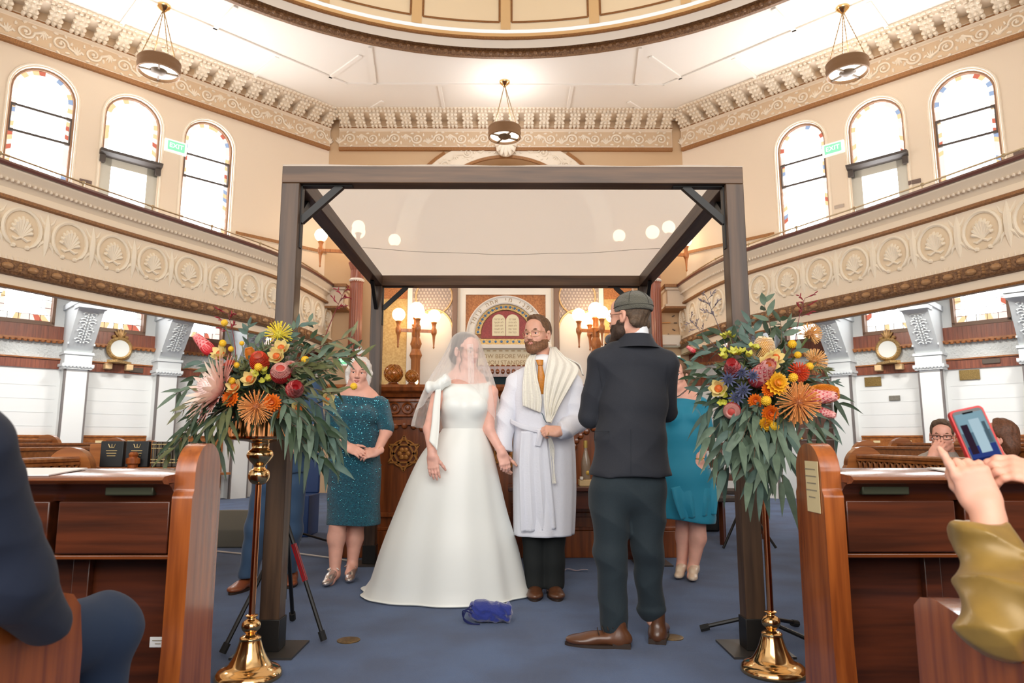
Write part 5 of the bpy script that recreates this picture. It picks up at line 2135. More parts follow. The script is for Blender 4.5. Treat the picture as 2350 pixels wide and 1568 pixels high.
RB = [
    ('redp', 1682, 848, 2.84, 1.1, 'round red protea with pale scale edges, nearest the officiant' + R_, (-.35, -.9, .2)),
    ('pinkp', 1742, 866, 2.80, 1.3, 'wide pink-red protea in the middle' + R_, (.1, -.9, .4)),
    ('strawy', 1781, 882, 2.76, 1.3, 'golden yellow strawflower in the middle' + R_, (.1, -1, .2)),
    ('straw', 1764, 895, 2.77, .8, 'small orange strawflower below the golden one' + R_, (-.1, -1, 0)),
    ('pin', 1832, 925, 2.74, 1.35, 'large orange spidery pincushion' + R_, (.2, -1, -.1)),
    ('bor', 1888, 904, 2.86, 1.0, 'orange banksia cone pointing right' + R_, (1, -.15, .02)),
    ('bcream', 1752, 806, 2.90, 1.15, 'cream and orange banksia cone at the top' + R_, (0.05, -.35, 1)),
    ('pinr', 1832, 855, 2.82, .95, 'deep red pincushion right of the cream flowers' + R_, (.4, -.8, .4)),
    ('pina', 1858, 768, 2.95, 1.0, 'apricot pincushion, highest on the right edge' + R_, (.5, -.3, .8)),
    ('pina', 1868, 830, 2.92, 1.1, 'apricot pincushion lower on the right edge' + R_, (.9, -.3, .4)),
    ('leuc', 1762, 837, 2.76, 1.4, 'left one of the two cream orange-hearted flowers' + R_, (0, -1, .3)),
    ('leuc', 1778, 823, 2.78, 1.2, 'right one of the two cream orange-hearted flowers' + R_, (.2, -1, .4)),
    ('leuc', 1650, 893, 2.85, 1.3, 'cream flower alone at the left edge' + R_, (-.5, -.9, .1)),
    ('orch', 1677, 815, 2.88, 1.0, 'pale yellow spray above the round red protea' + R_, (-.3, -.6, .8)),
    ('orch', 1713, 810, 2.88, 1.0, 'pale yellow spray left of the cream banksia' + R_, (0, -.6, .8)),
    ('orch', 1675, 775, 2.95, .8, 'pale yellow spray at the upper left' + R_, (-.3, -.3, 1)),
    ('orch', 1672, 918, 2.84, .8, 'lime green spray above the dark red bloom' + R_, (-.5, -.8, 0)),
    ('bmar', 1680, 943, 2.82, .95, 'dark red bloom hanging low on the left' + R_, (-.4, -.9, -.2)),
    ('pinkp', 1866, 912, 2.82, 1.0, 'pink-red protea below the orange cone' + R_, (.8, -.7, 0)),
    ('pinkp', 1880, 945, 2.86, .7, 'small pink protea low on the right' + R_, (.8, -.6, -.3)),
    ('straw', 1766, 948, 2.77, .95, 'orange strawflower under the blue-green leaf' + R_, (0, -1, -.2)),
    ('straw', 1733, 921, 2.80, .8, 'orange strawflower left of the yellow ball' + R_, (-.2, -1, 0)),
    ('strawy', 1757, 972, 2.78, .9, 'yellow-orange strawflower, lowest bloom' + R_, (0, -1, -.5)),
    ('straw', 1832, 950, 2.80, .8, 'orange strawflower under the large pincushion' + R_, (.3, -.9, -.3)),
    ('billy', 1818, 790, 2.86, 1.2, 'yellow billy button, highest of the balls' + R_, (.4, -.5, .8)),
    ('billy', 1831, 815, 2.84, 1.0, 'yellow billy button under the highest ball' + R_, (.4, -.6, .6)),
    ('billy', 1858, 841, 2.82, 1.1, 'yellow billy button at the right of the cream flowers' + R_, (.6, -.6, .4)),
    ('billy', 1820, 867, 2.76, 1.3, 'yellow billy button over the large pincushion' + R_, (.2, -1, .3)),
    ('billy', 1758, 920, 2.74, 1.4, 'yellow billy button in the centre' + R_, (0, -1, 0)),
    ('billy', 1777, 979, 2.76, 1.3, 'yellow billy button, lowest of the balls' + R_, (.1, -1, -.3)),
    ('thist', 1672, 870, 2.80, 1.3, 'blue sea holly under the round red protea' + R_, (-.3, -1, 0)),
    ('thist', 1706, 895, 2.79, 1.3, 'blue sea holly right of the cream flower' + R_, (-.1, -1, 0)),
    ('thist', 1702, 855, 2.79, 1.2, 'blue sea holly touching the round red protea' + R_, (0, -1, .2)),
    ('thist', 1728, 862, 2.74, 1.1, 'blue sea holly before the wide pink protea' + R_, (0, -1, .1)),
    ('thist', 1690, 912, 2.81, 1.3, 'blue sea holly above the dark red bloom' + R_, (-.2, -1, -.1)),
    ('pawg', 1655, 765, 2.98, .75, 'grey dried paw stem rising over the left edge' + R_, (-.35, 0, 1)),
    ('pawg', 1632, 785, 2.98, .55, 'grey dried paw stem leaning left' + R_, (-.9, 0, .8)),
    ('paw', 1828, 760, 2.98, .75, 'red kangaroo paw reaching above the right edge' + R_, (.15, 0, 1)),
    ('redp', 1590, 805, 2.98, .35, 'tiny dark red bud at the far left tip' + R_, (-.9, -.2, .6)),
]
for lst, c in ((LB, CLE), (RB, CRI)):
    for kind, px, py, y, sc, lab, tilt in lst:
        nm = {'billy': 'billy button'}.get(kind, 'flower')
        bloom(kind, px, py, y, c, sc * 1.0, lab, 'flower', tilt=tilt)


# ---- foliage: eucalyptus sprigs, fine olive sprays, and the leafy heart of each arrangement
def leaf(m, base, d, up, L, w, droop, mi=0):
    base, d = Vector(base), Vector(d).normalized()
    sd = d.cross(Vector(up))
    sd = sd.normalized() if sd.length > .05 else d.orthogonal().normalized()
    rows = []
    n = 5
    for i in range(n + 1):
        t = i / n
        ww = w * math.sin(PI * (.08 + .9 * t ** .8)) if i < n else w * .03
        c = base + d * L * t + Vector((0, 0, -1)) * L * droop * t * t
        nn = sd.cross(d).normalized()
        rows.append([c - sd * ww, c - nn * ww * .25, c + sd * ww])
    m.loft(rows, False, False, mi)


def sprig(pts, nl, L, w, mt, label, group, rnd, droop=.5, fan=1.0, r=.0022):
    pts = [Vector(p) for p in pts]
    cur = catmull(pts, 8)
    st, lv = MB(), MB()
    st.tube(cur, [r * (1.3 - .9 * i / len(cur)) for i in range(len(cur))], 5)
    for k in range(nl):
        f = .15 + .85 * k / max(1, nl - 1)
        i = min(len(cur) - 2, int(f * (len(cur) - 1)))
        b = cur[i]
        t = (cur[i + 1] - cur[i]).normalized()
        a = k * 2.4 + rnd.random()
        o = t.orthogonal().normalized()
        o = (o * math.cos(a) + t.cross(o) * math.sin(a))
        d = (t * .75 + o * fan * rnd.uniform(.5, 1.0))
        leaf(lv, b, d, (rnd.uniform(-.4, .4), -1, rnd.uniform(-.2, .5)), L * rnd.uniform(.7, 1.15), w * rnd.uniform(.8, 1.2), droop * rnd.uniform(.5, 1.2))
    e = thing('eucalyptus_sprig', label, 'sprig', pts[0], group)
    st.build('twig', mat('twig_brown', (96, 80, 62), .7), e)
    lv.build('leaves', mt, e, smooth=True)
    return e


def foliage(c, side, seed, lab, targets):
    rnd = random.Random(seed)
    for i, (px, py, y, L, w, mi, droop, nl, what) in enumerate(targets):
        e = P(px, py, y)
        st = c + Vector((rnd.uniform(-.04, .04), -.10 + rnd.uniform(-.05, .05), rnd.uniform(-.03, .06)))
        mid = st.lerp(e, .55) + Vector((0, -.05, .05 + .10 * max(0, st.z - e.z)))
        sprig([st, mid, e], nl, L, w, LEAFS[mi], what + lab, 'eucalyptus sprigs' + lab, rnd, droop)


hang = 'grey-green eucalyptus sprig hanging low'
side_ = 'grey-green eucalyptus sprig reaching sideways'
up_ = 'grey-green eucalyptus sprig reaching upward'
ol = 'fine olive-green leafy spray'
TL = []
for px, py, y in ((700, 1030, 2.72), (735, 1060, 2.74), (765, 1075, 2.76), (785, 1035, 2.8), (750, 1000, 2.72), (790, 980, 2.8), (720, 990, 2.7), (690, 1000, 2.72), (770, 1010, 2.74)):
    TL.append((px, py, y, .105, .0125, [0, 2, 1][len(TL) % 3], .7, 13, hang))
for px, py, y in ((385, 1040, 2.85), (375, 1062, 2.8), (420, 1000, 2.78), (450, 1020, 2.76), (480, 1000, 2.72), (405, 1005, 2.9), (430, 1058, 2.75), (520, 1010, 2.72), (500, 1040, 2.72)):
    TL.append((px, py, y, .08, .009, [2, 3, 2][len(TL) % 3], .6, 13, hang))
for px, py, y in ((796, 815, 2.9), (815, 770, 2.95), (768, 874, 2.86), (838, 818, 2.82), (760, 800, 2.95), (768, 908, 2.84), (820, 800, 3.0), (740, 850, 2.8), (400, 905, 2.9), (410, 950, 2.85)):
    TL.append((px, py, y, .09, .0085, [2, 3, 0, 4][len(TL) % 4], .25, 14, side_))
for px, py, y in ((690, 745, 2.95), (735, 770, 2.98), (590, 770, 3.0), (570, 745, 3.02), (660, 790, 2.98), (715, 735, 3.0), (450, 830, 2.92), (440, 870, 2.88), (470, 850, 2.85)):
    TL.append((px, py, y, .07, .0105, [0, 1, 2][len(TL) % 3], .15, 11, up_))
for px, py, y in ((762, 850, 2.82), (750, 870, 2.8), (715, 845, 2.82), (770, 835, 2.86), (700, 800, 2.9), (620, 790, 2.92), (690, 880, 2.8), (600, 800, 2.95), (560, 850, 2.84), (540, 830, 2.9), (610, 880, 2.8)):
    TL.append((px, py, y, .045, .0042, [3, 4, 2][len(TL) % 3], .15, 30, ol))
foliage(CLE, -1, 11, ' in the left flower arrangement', TL)
TR = []
for px, py, y in ((1640, 1060, 2.85), (1660, 1090, 2.82), (1690, 1060, 2.78), (1720, 1110, 2.76), (1745, 1120, 2.74), (1770, 1090, 2.74), (1795, 1120, 2.74), (1810, 1060, 2.76), (1780, 1050, 2.72), (1700, 1020, 2.74), (1665, 1020, 2.78), (1625, 1010, 2.86), (1730, 1060, 2.72), (1615, 960, 2.9)):
    TR.append((px, py, y, .115, .0165, [0, 1, 0][len(TR) % 3], .8, 11, hang))
for px, py, y in ((1590, 870, 2.95), (1600, 900, 2.92), (1585, 840, 3.0), (1930, 930, 2.9), (1925, 1000, 2.88), (1900, 1040, 2.84), (1880, 1010, 2.8), (1600, 800, 3.0), (1860, 1030, 2.78), (1620, 930, 2.88)):
    TR.append((px, py, y, .09, .010, [1, 0, 2][len(TR) % 3], .45, 12, side_))
for px, py, y in ((1750, 690, 3.0), (1720, 735, 3.0), (1790, 730, 3.0), (1810, 745, 3.02), (1690, 745, 3.02), (1640, 760, 3.0), (1840, 800, 2.95), (1700, 780, 2.95), (1760, 760, 3.0), (1610, 780, 3.02)):
    TR.append((px, py, y, .085, .0125, [0, 1, 2][len(TR) % 3], .15, 11, up_))
for px, py, y in ((1650, 840, 2.9), (1630, 870, 2.9), (1800, 830, 2.86), (1700, 880, 2.84), (1730, 830, 2.86), (1640, 910, 2.88), (1900, 850, 2.9), (1920, 880, 2.92), (1660, 800, 2.94), (1800, 960, 2.78), (1720, 960, 2.78)):
    TR.append((px, py, y, .045, .005, [2, 3, 1][len(TR) % 3], .2, 28, ol))
foliage(CRI, 1, 12, ' in the right flower arrangement', TR)
for c, n in ((CLE, 'left'), (CRI, 'right')):
    rnd = random.Random(5)
    m = MB()
    for k in range(900):
        d = Vector((rnd.gauss(0, 1), rnd.gauss(0, .8), rnd.gauss(.25, .8))).normalized()
        q = c + Vector((0, -.08, .06)) + Vector((d.x * .20, d.y * .14, d.z * .15)) * rnd.uniform(.3, 1.0)
        leaf(m, q, d + Vector((rnd.uniform(-.5, .5), rnd.uniform(-.5, .5), rnd.uniform(-.5, .5))), (rnd.uniform(-1, 1), -1, .2), rnd.uniform(.03, .06), rnd.uniform(.005, .011), .3, rnd.choice((0, 1, 2, 3)))
    o = m.build('leafy_filler', [LEAFS[2], LEAFS[1], LEAFS[3], LEAFS[0]])
    props(o, 'dense small leaves filling the heart of the %s flower arrangement' % n, 'foliage', None, 'stuff')
for k, p in PROTO.items():
    if k not in used:
        for c in list(p.children):
            bpy.data.objects.remove(c)
        bpy.data.objects.remove(p)
# ================================================================ people: smooth bodies from blended volumes
def _n(v):
    v = np.asarray(v, float)
    return v / (np.linalg.norm(v) + 1e-12)


class Fr:
    """a local frame: origin o and axes x, y, z in the room"""

    def __init__(s, o, y, z):
        s.o = np.asarray(o, float)
        s.y = _n(y)
        z = np.asarray(z, float)
        s.z = _n(z - s.y * np.dot(z, s.y))
        s.x = np.cross(s.y, s.z)
        s.R = np.stack([s.x, s.y, s.z], 1)

    def __call__(s, x, y, z):
        return s.o + s.R @ np.array([x, y, z], float)


def rc(a, b, r1, r2=None, k=.02, op=1):
    a, b = np.asarray(a, float), np.asarray(b, float)
    r2 = r1 if r2 is None else r2
    R = max(r1, r2)
    lo, hi = np.minimum(a, b) - R, np.maximum(a, b) + R
    ab = b - a
    L2 = float(ab @ ab) + 1e-12

    def f(X, Y, Z):
        px, py, pz = X - a[0], Y - a[1], Z - a[2]
        t = np.clip((px * ab[0] + py * ab[1] + pz * ab[2]) / L2, 0, 1)
        return np.sqrt((px - t * ab[0]) ** 2 + (py - t * ab[1]) ** 2 + (pz - t * ab[2]) ** 2) - (r1 + (r2 - r1) * t)
    return (f, lo, hi, k, op)


def el(c, r, fr=None, k=.02, op=1):
    c = np.asarray(c, float)
    r = np.asarray(r, float)
    R = fr.R if fr is not None else np.eye(3)
    h = np.abs(R) @ r
    lo, hi = c - h, c + h

    def f(X, Y, Z):
        p = [X - c[0], Y - c[1], Z - c[2]]
        q = [R[0, i] * p[0] + R[1, i] * p[1] + R[2, i] * p[2] for i in range(3)]
        k0 = np.sqrt(sum((q[i] / r[i]) ** 2 for i in range(3)))
        k1 = np.sqrt(sum((q[i] / r[i] ** 2) ** 2 for i in range(3))) + 1e-9
        return k0 * (k0 - 1) / k1
    return (f, lo, hi, k, op)


def ec(a, b, ra, rb, u, k=.03, op=1):
    """tapering limb of oval section; ra, rb = (half width along u, half depth)"""
    a, b = np.asarray(a, float), np.asarray(b, float)
    ab = b - a
    L = np.linalg.norm(ab)
    w = ab / L
    u = np.asarray(u, float)
    u = _n(u - w * np.dot(u, w))
    v = np.cross(w, u)
    R = max(max(ra), max(rb))
    lo, hi = np.minimum(a, b) - R, np.maximum(a, b) + R

    def f(X, Y, Z):
        px, py, pz = X - a[0], Y - a[1], Z - a[2]
        s = px * w[0] + py * w[1] + pz * w[2]
        t = np.clip(s / L, 0, 1)
        A = ra[0] + (rb[0] - ra[0]) * t
        B = ra[1] + (rb[1] - ra[1]) * t
        U = px * u[0] + py * u[1] + pz * u[2]
        V = px * v[0] + py * v[1] + pz * v[2]
        W = s - t * L
        C = np.minimum(A, B)
        k0 = np.sqrt((U / A) ** 2 + (V / B) ** 2 + (W / C) ** 2)
        k1 = np.sqrt((U / A ** 2) ** 2 + (V / B ** 2) ** 2 + (W / C ** 2) ** 2) + 1e-9
        return k0 * (k0 - 1) / k1
    return (f, lo, hi, k, op)


def half(p, n, k=.004):
    """cuts away everything on the n side of p"""
    p, n = np.asarray(p, float), _n(n)
    return (lambda X, Y, Z: -((X - p[0]) * n[0] + (Y - p[1]) * n[1] + (Z - p[2]) * n[2]), None, None, k, -1)


def nets(items, res, disp=None, pad=.02):
    adds = [i for i in items if i[4] > 0]
    lo = np.min([i[1] for i in adds], 0) - pad
    hi = np.max([i[2] for i in adds], 0) + pad
    n = np.ceil((hi - lo) / res).astype(int) + 1
    ax = [(lo[i] + res * np.arange(n[i])).astype(np.float32) for i in range(3)]
    D = np.full(n, 9.0, np.float32)
    for f, a, b, k, op in items:
        if op == 0:      # grow everything so far by k
            D -= np.float32(k)
            continue
        if a is None:
            sl = tuple(slice(0, n[i]) for i in range(3))
        else:
            m = k + 4 * res
            i0 = np.maximum(0, np.floor((a - m - lo) / res).astype(int))
            i1 = np.minimum(n, np.ceil((b + m - lo) / res).astype(int) + 1)
            if np.any(i1 <= i0):
                continue
            sl = tuple(slice(i0[i], i1[i]) for i in range(3))
        X, Y, Z = ax[0][sl[0], None, None], ax[1][None, sl[1], None], ax[2][None, None, sl[2]]
        d = f(X, Y, Z).astype(np.float32)
        c = D[sl]
        if op > 0:
            h = np.maximum(k - np.abs(c - d), 0) / k
            D[sl] = np.minimum(c, d) - h * h * k * .25
        else:
            d = -d
            h = np.maximum(k - np.abs(c - d), 0) / k
            D[sl] = np.maximum(c, d) + h * h * k * .25
    if disp is not None:
        near = np.abs(D) < .03
        ii = np.nonzero(near)
        D[ii] += disp(ax[0][ii[0]], ax[1][ii[1]], ax[2][ii[2]]).astype(np.float32)
    S = D < 0
    s8 = np.zeros(n - 1, np.int8)
    for i in (0, 1):
        for j in (0, 1):
            for k in (0, 1):
                s8 += S[i:n[0] - 1 + i, j:n[1] - 1 + j, k:n[2] - 1 + k]
    act = (s8 > 0) & (s8 < 8)
    I = np.argwhere(act)
    idx = np.full(n - 1, -1, np.int32)
    idx[tuple(I.T)] = np.arange(len(I))
    acc = np.zeros((len(I), 3))
    cnt = np.zeros(len(I))
    C = [(i, j, k) for i in (0, 1) for j in (0, 1) for k in (0, 1)]
    for a in C:
        for q in range(3):
            if a[q]:
                continue
            b = list(a)
            b[q] = 1
            va = D[I[:, 0] + a[0], I[:, 1] + a[1], I[:, 2] + a[2]]
            vb = D[I[:, 0] + b[0], I[:, 1] + b[1], I[:, 2] + b[2]]
            m = (va < 0) != (vb < 0)
            t = np.where(m, va / (va - vb + 1e-12), 0)
            pos = np.tile(np.array(a, float), (len(I), 1))
            pos[:, q] = t
            acc[m] += pos[m]
            cnt[m] += 1
    V = lo + res * (I + acc / np.maximum(cnt, 1)[:, None])
    F = []
    for q in range(3):
        sh = [slice(None)] * 3
        s0, s1 = list(sh), list(sh)
        s0[q] = slice(0, -1)
        s1[q] = slice(1, None)
        A, B = S[tuple(s0)], S[tuple(s1)]
        E = np.argwhere(A != B)
        u, v = (q + 1) % 3, (q + 2) % 3
        ok = (E[:, u] > 0) & (E[:, v] > 0) & (E[:, u] < n[u] - 1) & (E[:, v] < n[v] - 1)
        E = E[ok]
        fl = A[tuple(E.T)]
        def cell(du, dv):
            c = E.copy()
            c[:, u] += du
            c[:, v] += dv
            return idx[tuple(c.T)]
        quad = np.stack([cell(-1, -1), cell(0, -1), cell(0, 0), cell(-1, 0)], 1)
        quad[~fl] = quad[~fl][:, ::-1]
        F.append(quad)
    F = np.concatenate(F)
    F = F[(F >= 0).all(1)]
    return V, F


class NB:
    """joins blended volumes (and plain faces) into ONE mesh"""

    def __init__(s):
        s.V, s.F, s.M, s.n = [], [], [], 0
        s.extra = []

    def sdf(s, items, res, mi=0, disp=None):
        V, F = nets(items, res, disp)
        s.V.append(V)
        s.F.append(F + s.n)
        s.M.append(np.full(len(F), mi))
        s.n += len(V)
        return s

    def mb(s, m, mi=0):
        s.extra.append((m, mi))
        return s

    def build(s, name, mats, parent=None, **kw):
        mats = mats if isinstance(mats, (list, tuple)) else [mats]
        V = [np.concatenate(s.V)] if s.V else []
        polys = np.concatenate(s.F) if s.F else np.zeros((0, 4), int)
        mi = list(np.concatenate(s.M)) if s.M else []
        me = bpy.data.meshes.new(name)
        n0 = s.n
        ev, ef = [], []
        for m, q in s.extra:
            ef += [tuple(i + n0 for i in f) for f in m.f]
            ev += [tuple(v) for v in m.v]
            mi += [q] * len(m.f)
            n0 += len(m.v)
        if ev:
            V.append(np.array(ev))
        V = np.concatenate(V)
        loops = np.concatenate([polys.reshape(-1)] + [np.array(f) for f in ef]) if len(ef) else polys.reshape(-1)
        tot = np.concatenate([np.full(len(polys), 4), np.array([len(f) for f in ef], int)]).astype(np.int32)
        me.vertices.add(len(V))
        me.vertices.foreach_set('co', V.astype(np.float32).reshape(-1))
        me.loops.add(len(loops))
        me.loops.foreach_set('vertex_index', loops.astype(np.int32))
        me.polygons.add(len(tot))
        st = np.concatenate([[0], np.cumsum(tot)[:-1]]).astype(np.int32)
        me.polygons.foreach_set('loop_start', st)
        me.update(calc_edges=True)
        me.validate()
        for m in mats:
            me.materials.append(m)
        if len(mats) > 1 and len(me.polygons) == len(mi):
            me.polygons.foreach_set('material_index', np.array(mi, np.int32))
        me.polygons.foreach_set('use_smooth', np.ones(len(me.polygons), bool))
        me.update()
        o = bpy.data.objects.new(name, me)
        COL.objects.link(o)
        if parent is not None:
            attach(o, parent)
        return props(o, **kw)


def wrinkle(amp, sx=18, sy=18, sz=9, ph=0.0):
    def d(X, Y, Z):
        a = np.sin(sx * X + 7 * Z + ph + 1.6 * np.sin(5 * Y + 9 * Z))
        b = np.sin(sz * Z * 2 + 9 * X - 6 * Y + 1.3 + ph * 2 + 1.2 * np.sin(11 * X))
        c = np.sin(2.3 * sx * X + 31 * Z + 17 * Y + ph)
        return amp * (.55 * a + .45 * b + .25 * c)
    return d


def crease(amp, f=26, ph=0.0):
    def d(X, Y, Z):
        u = f * Z + .45 * f * X + 1.3 * np.sin(.4 * f * Y + ph) + .9 * np.sin(.55 * f * X + 1.7 * ph)
        v = .8 * f * X - .55 * f * Z + .5 * f * Y + 1.1 * np.sin(.5 * f * Z + 2 * ph)
        g = .5 + .5 * np.sin(.31 * f * Z - .2 * f * X + ph)
        return -amp * ((1 - 2 * np.abs(np.sin(u))) * (.25 + .55 * g) + (1 - 2 * np.abs(np.sin(v))) * (.5 - .35 * g))
    return d


def strands(amp, f=220, ph=0.0):
    def d(X, Y, Z):
        return amp * (np.sin(f * X + 60 * np.sin(14 * Z + ph) * .12 + 40 * Y) * .6 + np.sin(f * .63 * Y - 55 * Z + ph) * .5)
    return d


def skin(name, c):
    return mat('skin_' + name, c, .5, sub=.12, var=.06, vscale=18)


LIP = lambda n, c: mat('lip_' + n, c, .4)
EYEW = mat('eye_white', (226, 220, 214), .25)
IRIS = mat('eye_dark', (52, 38, 30), .2)


def head_items(h, s=1.0, beard=False, fem=False, jaw=1.0):
    q = lambda x, y, z: h(x * s, y * s, z * s)
    E = lambda c, r, k=.02, op=1: el(q(*c), np.array(r) * s, h, k * s, op)
    C = lambda a, b, r1, r2=None, k=.02, op=1: rc(q(*a), q(*b), r1 * s, (r2 if r2 is not None else r1) * s, k * s, op)
    it = [E((0, -.014, .034), (.074, .094, .084)), E((0, .034, -.03), (.057 * jaw, .056, .078), .03)]
    for m in (-1, 1):
        it += [C((m * .05 * jaw, .01, -.065), (m * .018, .066, -.10), .022, .018, .03),
               E((m * .036, .058, -.026), (.024, .024, .026), .02),
               C((m * .012, .083, .022), (m * .05, .066, .02), .010, .009, .018)]
    it += [E((0, .074, -.098), (.020, .017, .016), .02), E((0, .06, .055), (.05, .028, .04), .03)]
    for m in (-1, 1):
        it.append(E((m * .031, .094, .002), (.019, .016, .012), .012, -1))
    it += [C((0, .086, .012), (0, .108, -.026), .0085, .0105, .012), E((0, .108, -.031), (.011, .010, .009), .008)]
    for m in (-1, 1):
        it += [E((m * .012, .098, -.034), (.008, .010, .007), .008),
               C((m * .017, .0825, .0105), (m * .031, .0835, .0125), .0058, .006, .006), C((m * .031, .0835, .0125), (m * .046, .074, .009), .006, .005, .006),
               C((m * .018, .082, -.0088), (m * .044, .074, -.0072), .0050, .0045, .008)]
    it += [C((-.019, .080, -.062), (.019, .080, -.062), .011, .011, .016)]
    it.append(C((-.022, .096, -.0615), (.022, .096, -.0615), .0028, .0028, .006, -1))
    for m in (-1, 1):
        it += [E((m * .077, -.012, -.004), (.009, .019, .031), .010), E((m * .084, -.006, -.002), (.006, .010, .018), .006, -1),
               E((m * .077, -.006, -.03), (.007, .009, .010), .008)]
    return it


def head_extra(nb, h, s, look=(0, 0), lipmi=1, eyemi=2, browmi=4, brow=True, smile=.0):
    q = lambda x, y, z: h(x * s, y * s, z * s)
    # lips
    up = [rc(q(-.021, .0865, -.0605 + smile), q(-.006, .0925, -.0575), .0032 * s, .0042 * s, .006), rc(q(-.006, .0925, -.0575), q(.006, .0925, -.0575), .004 * s, .004 * s, .006), rc(q(.006, .0925, -.0575), q(.021, .0865, -.0605 + smile), .0042 * s, .0032 * s, .006),
          rc(q(-.019, .0865, -.0635 + smile), q(0, .0915, -.068), .0034 * s, .0055 * s, .006), rc(q(0, .0915, -.068), q(.019, .0865, -.0635 + smile), .0055 * s, .0034 * s, .006)]
    nb.sdf(up, .0016, lipmi)
    for m in (-1, 1):
        c = q(m * .031, .0712, .001)
        b = MB()
        b.ball(c, .0122 * s, 16)
        nb.mb(b, eyemi)
        d = _n(h.y + h.x * look[0] + h.z * look[1])
        b = MB()
        b.ball(c + d * .0082 * s, .0062 * s, 12)
        nb.mb(b, eyemi + 1)
        if brow:
            nb.sdf([rc(q(m * .013, .0915, .023), q(m * .034, .0875, .0275), .0036 * s, .0042 * s, .006), rc(q(m * .034, .0875, .0275), q(m * .054, .070, .022), .0042 * s, .0022 * s, .006)], .0018, browmi)


def beard_items(h, s, jaw, grow=.004, low=-.14, front=-.045, slope=.17):
    """grown skin of the lower face, cut along the cheek line and round the mouth"""
    q = lambda x, y, z: h(x * s, y * s, z * s)
    it = [i for i in head_items(h, s, jaw=jaw)]
    it.append((None, None, None, grow, 0))
    it.append(half(q(0, .09, front), h.z + slope * h.y, .003))
    it.append(half(q(0, -.012, 0), -h.y, .003))
    it.append(el(q(0, .096, -.0625), np.array((.0215, .024, .0085)) * s, h, .003, -1))
    it.append(el(q(0, .104, -.03), np.array((.02, .02, .014)) * s, h, .003, -1))
    for m in (-1, 1):
        it.append(el(q(m * .040, .074, -.034), np.array((.026, .03, .017)) * s, h, .006, -1))
        it.append(el(q(m * .085, -.008, -.008), np.array((.022, .020, .034)) * s, h, .004, -1))
    it.append(half(q(0, .0, low), -h.z, .004))
    return it


def neck_items(h, s, base, r=.052, k=.03):
    return [ec(h(0, -.02 * s, -.06 * s), np.asarray(base, float), (r * s, r * s), (r * 1.12 * s, r * 1.08 * s), h.x, k)]


def hand_items(w, d, nrm, thumb, s=1.0, curl=(.4, .45, .5, .55), tcurl=.3, spread=.0, tout=.75):
    """w wrist, d towards the fingers, nrm back of the hand, thumb = +1/-1 side along d x nrm"""
    f = Fr(w, d, nrm)
    t = thumb
    q = lambda x, y, z: f(x * t * s, y * s, z * s)
    it = [ec(q(0, -.03, 0), q(0, .01, 0), (.027 * s, .019 * s), (.030 * s, .017 * s), f.x, .02),
          ec(q(0, .012, 0), q(0, .078, 0), (.033 * s, .016 * s), (.041 * s, .0125 * s), f.x, .016),
          el(q(.024, .03, -.008), (.017 * s, .028 * s, .014 * s), f, .014), el(q(-.026, .03, -.006), (.013 * s, .03 * s, .013 * s), f, .012)]
    xs, ls = (.029, .010, -.010, -.028), (.070, .078, .073, .056)
    for i in range(4):
        p = np.array([xs[i], .082 - .004 * abs(i - 1.2), .001])
        a = 0.0
        sp = spread * (1.5 - i)
        for j, fr_ in enumerate((.43, .32, .25)):
            a += curl[i] * (.75, 1.0, .7)[j]
            L = ls[i] * fr_
            dv = np.array([math.sin(sp) * math.cos(a), math.cos(sp) * math.cos(a), -math.sin(a)])
            n = p + dv * L
            r1, r2 = (.0095, .0088, .0078)[j], (.0088, .0078, .0066)[j]
            if i == 3:
                r1, r2 = r1 * .86, r2 * .86
            it.append(rc(q(*p), q(*n), r1 * s, r2 * s, .006 * s))
            p = n
    p = np.array([.026, .022, -.006])
    dv = _n([tout, .75, -.35])
    ax = np.array([-.3, 0, -1.0])
    for j, (L, r1, r2) in enumerate(((.040, .0125, .0105), (.032, .0105, .0095), (.024, .0095, .0075))):
        n = p + dv * L
        it.append(rc(q(*p), q(*n), r1 * s, r2 * s, .008 * s))
        p = n
        dv = _n(dv + tcurl * np.array([-.7, .25, -.5]))
    return it


def nails(nb, w, d, nrm, thumb, s, curl, mi):
    pass


def shoe(name, par, heel, d, mt, L=.29, w=.05, h=.07, sole=None, pointed=False, heelh=.0, top=.105):
    """low shoe from heel towards d on the floor"""
    f = Fr(heel, d, (0, 0, 1))
    nb = NB()
    q = f
    hz = heelh
    it = [el(q(0, L * .16, .035 + hz), (w * .78, L * .18, .040), f, .03), el(q(0, L * .45, .038 + hz * .5), (w * .84, L * .28, .032), f, .03),
          el(q(0, L * .74, .026), (w * (.8 if pointed else 1.0), L * (.27 if pointed else .25), .026), f, .03),
          ec(q(0, L * .18, .04 + hz), q(0, L * .20, top), (w * .72, w * .72), (w * .74, w * .8), f.x, .03)]
    it.append(half((0, 0, .012), (0, 0, -1)))
    nb.sdf(it, .005)
    o = nb.build(name, mt, par)
    if sole:
        m = MB()
        pts = []
        for k in range(28):
            a = 2 * PI * k / 28
            yy = L * .5 + L * .5 * math.cos(a)
            ww = w * (1.0 - .16 * abs(math.cos(a))) * math.sin(a)
            pts.append((ww, yy))
        m.extr(pts, lambda a, b, dd: tuple(q(a, b, dd)), 0, .014)
        m.extr([(-w * .8, .004), (w * .8, .004), (w * .8, L * .28), (-w * .8, L * .28)], lambda a, b, dd: tuple(q(a, b, dd)), 0, .024)
        m.build('sole', sole, o, smooth=False)
    if heelh:
        m = MB()
        m.tube([q(0, .03, .03 + hz), q(0, .02, .0)], [.022, .012], 10)
        m.build('heel', mt, o)
    return o


